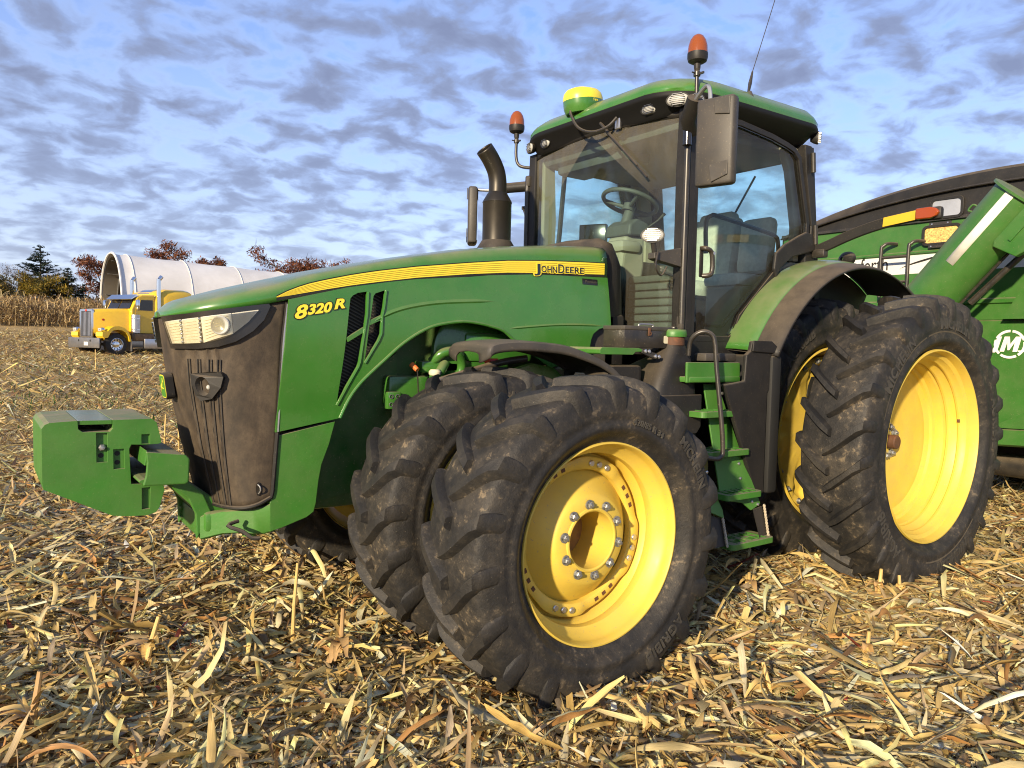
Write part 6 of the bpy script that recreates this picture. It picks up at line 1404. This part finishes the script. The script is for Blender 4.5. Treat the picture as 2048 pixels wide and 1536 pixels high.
for s in (1, -1):
    P = [(1.02, .88), (1.0, 1.05), (.72, 1.10), (.58, 1.10), (.42, 1.22), (.2, 1.32), (-.05, 1.34), (-.3, 1.27), (-.48, 1.13), (-.60, .92), (-.64, .65), (-.55, .65), (-.50, .88), (-.38, 1.05), (-.2, 1.15), (0, 1.18), (.2, 1.15), (.38, 1.05), (.5, .90), (.60, .80), (.9, .78)]
    b = MB(); b.prism(P, 0, .52, lambda a, c, t, s=s: (a, s * (.70 + t), c)); tk(b, 'fender', 'tyel', smooth=False, bevel=.03)
    b = MB(); b.ball((0, 0, 0), 1.0, 18, 10); b.v = [(.80 + .22 * x, s * .98 + .16 * y, 1.16 + .11 * z) for x, y, z in b.v]; tk(b, 'headlight_pod', 'chrome')
    b = MB(); b.box((.98, s * .98, 1.16), (.06, .26, .15), None, .03); tk(b, 'headlight_lens', 'lamp')
    w = empty('wheel', (0, s * 1.0, .50), TK)
    b = MB(); b.lathe([(-.14, .30), (-.15, .36), (-.14, .46), (-.10, .51), (.10, .51), (.14, .46), (.15, .36), (.14, .30)], n=40); b.v = [(x, y * s, z) for x, y, z in b.v]; o_ = b.build('tyre', 'rubber', w)
    b = MB(); b.lathe([(.14, .30), (.145, .285), (.10, .27), (.06, .24), (.05, .14), (.12, .13), (.13, .06), (.135, 0)], n=40); b.v = [(x, y * s, z) for x, y, z in b.v]; b.build('rim', 'chrome', w)
    if s > 0:
        for i in range(10):
            a = 2 * math.pi * i / 10; b = MB(); b.lathe([(0, .03), (.004, .03), (.004, 0)], (.205 * math.cos(a), .057, .205 * math.sin(a)), 'y', 10); b.build('rim_hole', 'dark', w)
    tk(MB().box((-.66, s * 1.0, .48), (.02, .46, .56)), 'mud_flap', 'tdark')
    tk(MB().tube([(-2.15, s * 1.05, 1.2), (-2.15, s * 1.05, 3.45), (-2.18, s * 1.05, 3.62), (-2.30, s * 1.05, 3.78)], .095, 16, smooth=3), 'exhaust_stack', 'chrome')
    b = MB(); b.cyl((-.98, s * 1.02, 1.05), (-.98, s * 1.02, 1.90), .20, n=24); tk(b, 'air_cleaner', 'alu')
    for z in (1.22, 1.72): tk(MB().cyl((-.98, s * 1.02, z - .015), (-.98, s * 1.02, z + .015), .207, n=24), 'air_cleaner_band', 'chrome')
    tk(MB().tube([(-.92, s * 1.15, 1.98), (-.90, s * 1.28, 2.12), (-.90, s * 1.28, 2.50)], .018, 6), 'mirror_stay', 'chrome')
    tk(MB().box((-.92, s * 1.28, 2.36), (.12, .20, .46), None, .04), 'mirror_head', 'chrome')
    tk(MB().box((-1.9, s * 1.02, .86), (2.4, .34, .36), None, .05), 'tank_fairing', 'tbrown')
    tk(MB().box((-2.05, s * 1.16, .56), (1.5, .16, .46), None, .02), 'step_box', 'alu')
# cab
b = MB(); b.prism([(-.80, 1.02), (-.80, 2.16), (-1.08, 2.74), (-1.30, 2.84), (-2.0, 2.88), (-2.0, 1.02)], -1.0, 1.0, XZ(0.0)); tk(b, 'cab_shell', 'tyel', smooth=False, bevel=.06, seg=3)
b = MB(); b.prism([(-.90, .20), (-.90, .85), (-.90, .80)], 0, 0, XY(0)) if 0 else MB()
for y0, y1 in ((-.86, -.03), (.03, .86)):
    b = MB(); b.add([(-.802, y0, 2.17), (-.802, y1, 2.17), (-1.045, y1 * .97, 2.66), (-1.045, y0 * .97, 2.66)], [(0, 1, 2, 3)]); b.v = [(x + .03, y, z + .012) for x, y, z in b.v]; tk(b, 'windscreen', 'blackg', smooth=False)
b = MB(); b.prism([(-1.08, 2.78), (-.80, 2.60), (-.78, 2.63), (-1.08, 2.86)], -.98, .98, XZ(0.0)); tk(b, 'sun_visor', 'chrome', smooth=False, bevel=.01)
for s in (1, -1):
    b = MB(); b.prism([(-1.12, 2.12), (-1.28, 2.60), (-1.86, 2.62), (-1.86, 2.12)], 0, .008, lambda a, c, t, s=s: (a, s * (1.002 + t), c)); tk(b, 'side_window', 'blackg', smooth=False)
    b = MB(); b.prism([(-1.0, 1.06), (-1.0, 2.08), (-1.2, 2.68), (-1.94, 2.70), (-1.94, 1.06)], 0, .006, lambda a, c, t, s=s: (a, s * (1.0 + t), c), [[(-1.10, 2.10), (-1.27, 2.62), (-1.88, 2.64), (-1.88, 2.10)]]); tk(b, 'door', 'tyel', smooth=False)
    tk(MB().box((-1.85, s * 1.012, 1.75), (.14, .02, .04)), 'door_handle', 'chrome')
M['navy'] = mat('navy_lettering', (0.03, 0.05, 0.12), 0.5)
g = []
for x, hw, z0, zt in ((-1.95, .98, 1.02, 2.84), (-2.10, 1.10, 1.02, 3.02), (-2.6, 1.16, 1.02, 3.20), (-3.6, 1.18, 1.02, 3.22), (-3.9, 1.16, 1.02, 3.18)):
    g.append([(x, s * a, z) for s, seq in ((1, ((hw, z0), (hw, zt - .35), (hw - .08, zt - .12), (hw - .35, zt))), (-1, ((hw - .35, zt), (hw - .08, zt - .12), (hw, zt - .35), (hw, z0)))) for a, z in seq])
b = MB(); b.grid(g); tk(b, 'sleeper_box', 'tyel', angle=50)
b = MB(); b.prism([(-2.06, 2.92), (-2.30, 3.10), (-2.50, 3.165), (-2.52, 3.195), (-2.30, 3.14), (-2.04, 2.97)], -.45, .45, XZ(0.0)); tk(b, 'roof_skylight', 'chrome', smooth=False)
tk(MB().box((-4.5, 0, .95), (7.5, .9, .25)), 'frame_rail', 'dark', smooth=False)
tk(MB().tube([(.0, -1.0, .5), (0, 1.0, .5)], .07, 10), 'front_axle', 'dark')

# ------------------------------------------------------------------ white hoop building
HB_ = empty('hoop_building', (-3.0, -58.2, 2.2)); tag(HB_, 'white fabric hoop building with open arched end behind the yellow truck', 'building')
ua = Vector((-.955, -.15, 0)); va = Vector((.055, -1.0, 0)).normalized()      # long axis, across
A_ = Vector((-2.93, -58.35, 2.15))
M['fabric'] = mat('white_tarpaulin', (0.66, 0.65, 0.63), 0.6, vary=.12, vscale=.5, alldust=.22, dustcol=(.50, .47, .42), dscale=.7)
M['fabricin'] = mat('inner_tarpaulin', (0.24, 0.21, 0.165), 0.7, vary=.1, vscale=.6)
M['galv'] = mat('galvanised_pipe', (0.36, 0.36, 0.36), 0.4, metal=.7)
def hp(s, a, r=1.0, sink=0.0):
    """s metres along, a = -1..1 across the arch"""
    th = a * math.pi / 2; w = 3.9 * r; h = 5.45 * r
    slope = -.020 * s
    return Vector(A_ + ua * s - va * (w * math.copysign(abs(math.sin(th)) ** .92, th)) + Vector((0, 0, h * math.cos(th) ** .80 + slope)))
def hb(b, name, m, **k):
    o = b.build(name, m, None, **k); o.parent = HB_; o.matrix_parent_inverse = Matrix.Translation((3.0, 58.2, -2.2)); return o
aa = np.linspace(-.985, .985, 33); rngs = [0, 1.0, 5.2, 9.4, 13.6, 17.8, 22.0]
for i in range(len(rngs) - 1):
    s0, s1 = rngs[i], rngs[i + 1]
    b = MB(); b.grid([[tuple(hp(s, a, 1 - .010 * math.sin(math.pi * (s - s0) / (s1 - s0)))) for a in aa] for s in np.linspace(s0, s1, 7)]); hb(b, 'fabric_panel', 'fabric', angle=60)
    b = MB(); b.tube([tuple(hp(s0 if i else .02, a, 1.006)) for a in aa], .022 if i else .085, 6); hb(b, 'hoop_rib', 'fabric' if i == 0 else 'white')
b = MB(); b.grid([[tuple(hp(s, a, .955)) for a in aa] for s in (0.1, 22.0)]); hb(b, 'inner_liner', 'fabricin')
for s in (1.2, 3.2, 6.0, 10.0):
    b = MB(); b.tube([tuple(hp(s, a, .945)) for a in aa], .05, 6); hb(b, 'inner_hoop', 'galv')
for a in (-.72, -.45, -.15, .15, .45, .72):
    b = MB(); b.tube([tuple(hp(0.3, a, .94)), tuple(hp(20, a, .94))], .04, 6); hb(b, 'purlin', 'galv')
for a in (-.99, .99):
    p = hp(.0, a); b = MB(); b.tube([tuple(p + Vector((0, 0, .4))), tuple(p - Vector((0, 0, 1.6)))], .07, 8); hb(b, 'leg_pipe', 'galv')
b = MB(); q0, q1 = hp(.1, -.93), hp(.1, .93); b.tube([tuple(q0), tuple(q1)], .06, 6); hb(b, 'cross_tie', 'galv')

# ------------------------------------------------------------------ trees
def leaf_cloud(name, centres, radii, n, size, col, jit, parent, m='leafm', droop=0.3):
    c = np.array(centres); r = np.array(radii); k = rng.choice(len(c), n, p=(r ** 2) / (r ** 2).sum())
    d = rng.normal(0, 1, (n, 3)); d /= np.linalg.norm(d, axis=1)[:, None]; rad = rng.random(n) ** .45
    p = c[k] + d * (rad * r[k])[:, None] * np.array([1, 1, .75])
    L_ = size * np.exp(rng.normal(0, .3, n)); 
    cl = np.clip(np.array(col)[rng.integers(0, len(col), n)] * np.exp(rng.normal(0, jit, n))[:, None], 0, .9)
    pr = strips(p - np.stack([0 * L_, 0 * L_, L_ * .3], 1), L_, L_ * .75, rng.random(n) * 6.28, rng.normal(0, .7, n), rng.normal(0, .7, n), rng.normal(0, .6, n), rng.uniform(-.3, .3, n), cl, 2, 2, np.ones(n))
    ob = bake(name, [pr], 'husk', None, None, kind=None); 
    ob.parent = parent; ob.matrix_parent_inverse = parent.matrix_world.inverted(); return ob
def clear(o):
    for k in ('kind', 'category', 'label'):
        if k in o: del o[k]
M['bark'] = mat('grey_brown_bark', (0.10, 0.075, 0.055), 0.9, vary=.3, vscale=3, bump=.5, bscale=8)
def limbs(base, h, spread, n, r0, seed):
    random.seed(seed); b = MB(); base = Vector(base); top = base + Vector((random.uniform(-.3, .3), random.uniform(-.3, .3), h * .75)); tips = []
    b.tube([base - Vector((0, 0, .3)), base + (top - base) * .5 + Vector((random.uniform(-.15, .15), 0, 0)), top], [r0, r0 * .7, r0 * .25], 8, smooth=3)
    for i in range(n):
        f = random.uniform(.28, .95); s = base + (top - base) * f; a = random.uniform(0, 6.28); ln = spread * (1.15 - .5 * f) * random.uniform(.7, 1.2)
        e = s + Vector((math.cos(a) * ln, math.sin(a) * ln, ln * random.uniform(.25, .8))); mdl = (s + e) / 2 + Vector((0, 0, -.08 * ln))
        b.tube([s, mdl, e], [r0 * .38, r0 * .24, r0 * .08], 5, smooth=3); tips.append(e)
        for j in range(3):
            a2 = a + random.uniform(-1, 1); l2 = ln * random.uniform(.3, .6); s2 = s + (e - s) * random.uniform(.4, .9); e2 = s2 + Vector((math.cos(a2) * l2, math.sin(a2) * l2, l2 * random.uniform(.1, .7)))
            b.tube([s2, e2], [r0 * .13, r0 * .03], 4); tips.append(e2)
    return b, tips
def tree(name, label, cat, base, h, spread, nl, r0, cr, n, size, col, seed, group=None, jit=.3, extra=()):
    base = (base[0], base[1], float(hgt(base[0], base[1])) if len(base) < 3 else base[2])
    t = empty(name, base); bpy.context.view_layer.update(); tag(t, label, cat, group)
    b, tips = limbs(base, h, spread, nl, r0, seed); o = b.build('trunk', 'bark', None); o.parent = t; o.matrix_parent_inverse = Matrix.Translation(-Vector(base))
    cs = [tuple(p) for p in tips] + [tuple(Vector(base) + Vector(q)) for q in extra]; rs = [cr * random.uniform(.55, 1.2) for _ in cs]
    o = leaf_cloud('crown', cs, rs, n, size, col, jit, t); clear(o); return t
RED = [(.20, .055, .022), (.26, .085, .030), (.14, .045, .022), (.30, .12, .045)]
tree('oak_tree', 'rusty red oak tree standing left of the hoop building arch', 'tree', (-5.2, -77.0), 6.3, 3.2, 13, .25, .65, 5200, .20, RED, 5, 'rusty oaks behind the hoop building')
tree('oak_tree', 'rusty red oak crown showing above the middle of the white hoop roof', 'tree', (-11.6, -76.0), 8.5, 3.0, 16, .28, .75, 6500, .20, RED, 11, 'rusty oaks behind the hoop building')
tree('oak_tree', 'second rusty oak top right of the middle one above hoop roof', 'tree', (-15.0, -78.5), 8.3, 2.4, 10, .25, .60, 3600, .20, RED, 14, 'rusty oaks behind the hoop building')
tree('oak_tree', 'broad rusty red oak crown showing over the tractor bonnet', 'tree', (-22.0, -70.0), 7.7, 4.3, 20, .3, .85, 9500, .22, RED, 21, 'rusty oaks behind the hoop building')
tree('oak_tree', 'small rusty oak top at right edge of the trees over the bonnet', 'tree', (-25.5, -70.0), 7.2, 2.4, 9, .22, .6, 3200, .2, RED, 24, 'rusty oaks behind the hoop building')
# spruce
def spruce(label, base, h, w, seed, whorls, col):
    random.seed(seed); z0 = float(hgt(base[0], base[1])); B = Vector((base[0], base[1], z0)); t = empty('spruce_tree', B); bpy.context.view_layer.update(); tag(t, label, 'tree', 'spruces beyond the standing corn')
    b = MB(); b.tube([B - Vector((0, 0, .3)), B + Vector((0, 0, h * .6)), B + Vector((0, 0, h))], [.13, .07, .012], 7); pts = []; 
    parts = []
    P = []; Lh = []; Yw = []; Pt = []
    for i in range(whorls):
        f = (i + .5) / whorls; z = h * (.06 + .93 * f); ln0 = w * (1 - f) ** .8 + .12
        for k in range(6 if f < .85 else 4):
            a = random.uniform(0, 6.28); ln = ln0 * random.uniform(.55, 1.15); s = B + Vector((0, 0, z)); tip = s + Vector((math.cos(a) * ln, math.sin(a) * ln, ln * random.uniform(-.05, .32) - .10 * (1 - f)))
            mid_ = (s + tip) / 2 - Vector((0, 0, .10 * ln)); b.tube([s, mid_, tip], [.022, .014, .004], 4)
            m_ = max(10, int(ln * 60))
            for j in range(m_):
                u = random.uniform(.12, 1); p = (s * (1 - u) + tip * u) - Vector((0, 0, .10 * ln * math.sin(math.pi * u))); P.append(p); Lh.append(random.uniform(.14, .30)); Yw.append(a + random.uniform(-.9, .9)); Pt.append(random.uniform(-.75, .15))
    o = b.build('trunk', 'bark', None); o.parent = t; o.matrix_parent_inverse = Matrix.Translation(-B)
    n = len(P); Lh = np.array(Lh); cl = np.array(col)[rng.integers(0, len(col), n)] * np.exp(rng.normal(0, .25, n))[:, None]
    pr = strips(np.array([tuple(p) for p in P]) - np.array([0, 0, .05]), Lh, Lh * .32, np.array(Yw), np.array(Pt), rng.normal(0, .5, n), rng.normal(0, .4, n), rng.uniform(-.4, .4, n), cl, 3, 2, np.ones(n))
    o = bake('crown', [pr], 'husk', None, None, kind=None); clear(o); o.parent = t; o.matrix_parent_inverse = Matrix.Translation(-B)
DG = [(.020, .038, .022), (.030, .052, .028), (.014, .026, .017)]
spruce('tall dark spruce with open tiers rising above the standing corn', (0.75, -69.5), 6.3, 3.3, 4, 28, DG)
spruce('shorter dark spruce right of the tall one, bluish at its side', (-.95, -66.5), 4.5, 2.1, 8, 22, DG)
spruce('low dark spruce at the right foot of the spruce group', (-1.95, -66.0), 3.2, 1.3, 9, 15, DG)
YEL = [(.34, .22, .02), (.22, .17, .02), (.12, .12, .02), (.40, .27, .03)]; OLV = [(.09, .09, .025), (.06, .065, .02), (.14, .11, .03)]; GRY = [(.17, .12, .075), (.12, .09, .06), (.20, .15, .08)]
tree('yellow_shrub', 'yellow leaved shrub in front of the tall spruce', 'shrub', (1.0, -66.0), 4.0, 1.7, 16, .06, .65, 7500, .14, YEL, 31)
tree('olive_shrub', 'olive and yellow shrub left of the tall spruce', 'shrub', (2.15, -66.5), 4.3, 1.8, 16, .06, .7, 8000, .14, OLV + YEL[:1], 33)
tree('bare_shrub', 'thin brown nearly bare shrub at the far left behind the corn', 'shrub', (3.3, -67.5), 4.6, 1.9, 22, .05, .5, 3000, .09, GRY, 35)
tree('yellow_shrub', 'small yellow leaved sapling against the shorter spruce', 'shrub', (-.75, -65.0), 3.6, .6, 7, .05, .40, 800, .12, YEL, 36)
tree('dark_bush', 'low dark green bush at left edge behind standing corn', 'shrub', (5.0, -68.0), 3.6, 2.0, 14, .08, .9, 7500, .15, OLV, 37)
tree('red_bush', 'low reddish bush beside the hoop building leg', 'shrub', (-2.3, -62.5), 1.3, 1.1, 9, .05, .5, 2000, .13, RED, 38)
tree('olive_shrub', 'dark olive bush below the oak left of the hoop building', 'shrub', (-3.2, -68.0), 2.6, 1.4, 10, .07, .7, 3500, .15, OLV + RED[:1], 39)
# ------------------------------------------------------------------ standing corn
def corn(nst):
    x = rng.uniform(-9, 16, nst); row = rng.integers(0, 14, nst); y = -49.0 - row * .76 + rng.normal(0, .07, nst) - .12 * x
    z = hgt(x, y); H = rng.normal(1.6, .16, nst); parts = []
    lean = rng.normal(0, .07, nst)
    c0 = np.array([(.46, .33, .15)]) * rng.uniform(.6, 1.15, (nst, 1))
    parts.append(strips(np.stack([x, y, z], 1), H, np.full(nst, .035), rng.random(nst) * 6.28, np.full(nst, 1.5) + lean, rng.normal(0, .3, nst), rng.normal(0, .1, nst), np.zeros(nst), c0, 4, 2, np.zeros(nst)))
    for k in range(8):
        f = rng.uniform(.12, .98, nst); L_ = rng.uniform(.4, .85, nst); yaw = rng.random(nst) * 6.28
        pal = np.array([(.60, .43, .19), (.50, .34, .14), (.34, .22, .10), (.66, .52, .28), (.24, .15, .07)])[rng.integers(0, 5, nst)] * rng.uniform(.7, 1.1, (nst, 1))
        px = x + np.cos(yaw) * L_ * .32; py = y + np.sin(yaw) * L_ * .32
        parts.append(strips(np.stack([px, py, z + H * f - L_ * .25], 1), L_, rng.uniform(.045, .085, nst), yaw, rng.normal(-.35, .5, nst), rng.normal(0, .5, nst), rng.normal(-1.8, .8, nst), rng.uniform(-.5, .5, nst), pal, 6, 2, np.ones(nst)))
    return parts
bake('standing_corn', corn(1900), 'husk', 'stand of dry unharvested corn at the far edge of the field', 'corn')
# half hidden machine beyond the corn
FMm = empty('farm_machine', (3.5, -64.6, 2.5)); tag(FMm, 'green machine with a red lamp half hidden behind the corn at far left', 'machine')
def fm(b, name, m, **k):
    o = b.build(name, m, None, **k); o.parent = FMm; o.matrix_parent_inverse = Matrix.Translation((-3.5, 64.6, -2.5)); return o
b = MB(); b.prism([(.55, 2.4), (.50, 3.55), (.30, 3.80), (-.45, 3.86), (-.75, 3.60), (-.80, 2.4)], -.6, .6, lambda a, c, t: (2.9 + a, -65.0 + t, c)); fm(b, 'machine_body', 'green', smooth=False, bevel=.10, seg=3)
fm(MB().box((3.62, -64.5, 4.16), (.42, .2, .17), Matrix.Rotation(.25, 3, 'Y'), .05), 'red_lamp', 'redp')
fm(MB().tube([(3.5, -64.6, 3.0), (3.5, -64.6, 4.12)], .04, 6), 'lamp_post', 'blackm')

# ------------------------------------------------------------------ single corn stalks and stubs one can pick out
M['stalk'] = mat('dry_corn_stalk', (0.58, 0.40, 0.14), 0.5, vary=.25, vscale=14, stretch=(1, 1, .2))
M['stalkb'] = mat('weathered_corn_stalk', (0.40, 0.25, 0.10), 0.6, vary=.35, vscale=14, stretch=(1, 1, .2))
def stalk(label, x, y, h, r, lean, az, leaves, seed, m='stalk', group=None):
    random.seed(seed); z = float(hgt(x, y)); o = empty('corn_stalk', (x, y, z)); tag(o, label, 'corn stalk', group)
    d = Vector((math.sin(lean) * math.cos(az), math.sin(lean) * math.sin(az), math.cos(lean))); n = max(2, int(h / .14)); b = MB(); pts = []; rs = []
    for i in range(n + 1):
        f = i / n; p = d * h * f + Vector((random.uniform(-.004, .004), random.uniform(-.004, .004), -.02 * (i == 0)))
        for q, k in ((-.006, 1), (0, 1.22), (.006, 1)):
            if 0 < i < n: pts.append(p + d * q); rs.append(r * k * (1 - .2 * f))
        if i in (0, n): pts.append(p); rs.append(r * (1 - .2 * f) * (1.15 if i == 0 else .9))
    b.tube(pts, rs, 8); b.build('stem', m, o)
    for i in range(leaves):
        a = random.uniform(0, 6.28); L_ = random.uniform(.10, .26) * (1 + .3 * (h > .3)); w = random.uniform(.014, .030); s = d * h * random.uniform(.0, .55)
        g = []; out_ = Vector((math.cos(a), math.sin(a), 0)); sd = Vector((-out_.y, out_.x, 0)); up_ = random.uniform(.45, 1.25)
        for j in range(7):
            t = j / 6; th_ = up_ - t * random.uniform(.8, 1.6) * (1 if j else 0); c_ = s + (out_ * (math.cos(up_) * t) + Vector((0, 0, math.sin(up_) * t - .75 * t * t))) * L_; ww = w * (1 - .8 * t ** 2)
            g.append([tuple(c_ - sd * ww + Vector((0, 0, .3 * ww))), tuple(c_), tuple(c_ + sd * ww + Vector((0, 0, .3 * ww)))])
        q = MB(); q.grid(g); q.build('leaf', random.choice(['stalk', 'stalkb', 'stalk']), o, angle=80)
    return o
stalk('tall pale corn stalk standing alone left of the inner front tyre', 4.036, .478, .42, .0105, .10, -2.6, 0, 1)
stalk('leafy corn stub bunched close beside the inner front tyre', 3.92, .80, .26, .014, .25, -2.3, 16, 2, 'stalkb')
stalk('ragged corn stub with split leaves at the left edge of the foreground', 5.17, .78, .25, .014, .2, -2.6, 13, 3, 'stalkb')
stalk('tattered leaning corn stub left of centre in the foreground residue', 4.70, .38, .24, .014, .5, -2.3, 13, 4)
stalk('forked pale corn stub against the outer rear tyre', .70, 1.72, .20, .014, .08, 1.2, 7, 5)
stalk('leaning corn stub just right of the forked one by the rear tyre', .56, 1.80, .15, .013, .55, -2.4, 4, 6)
stalk('short upright corn stub with frayed top at right of the foreground', 1.688, 2.197, .16, .012, .1, .5, 6, 7)
stalk('leaning split corn stub right of the frayed one', 1.50, 2.24, .13, .014, .6, -2.7, 7, 8)
stalk('leaning pale corn stub in the middle of the right foreground', 2.485, 2.20, .17, .012, .5, -1.9, 5, 9)
stalk('splayed corn stub right under the bottom access step', 1.30, 1.20, .15, .013, .3, .5, 10, 10)
stalk('corn stub at the far right edge beyond the rear wheel', -1.10, 1.95, .18, .014, .2, -2.2, 4, 11, 'stalkb')
stalk('cut corn stub beyond the weights, the one nearest the grille', 3.12, -6.5, .38, .013, .03, 1.0, 2, 201)
stalk('cut corn stub beyond the weights, just left of the one nearest the grille', 3.22, -6.9, .46, .013, .06, 2.0, 2, 202)
stalk('short cut corn stub far beyond the weights, in front of the truck bumper', 2.05, -24.0, .70, .02, .02, 1.0, 1, 203)
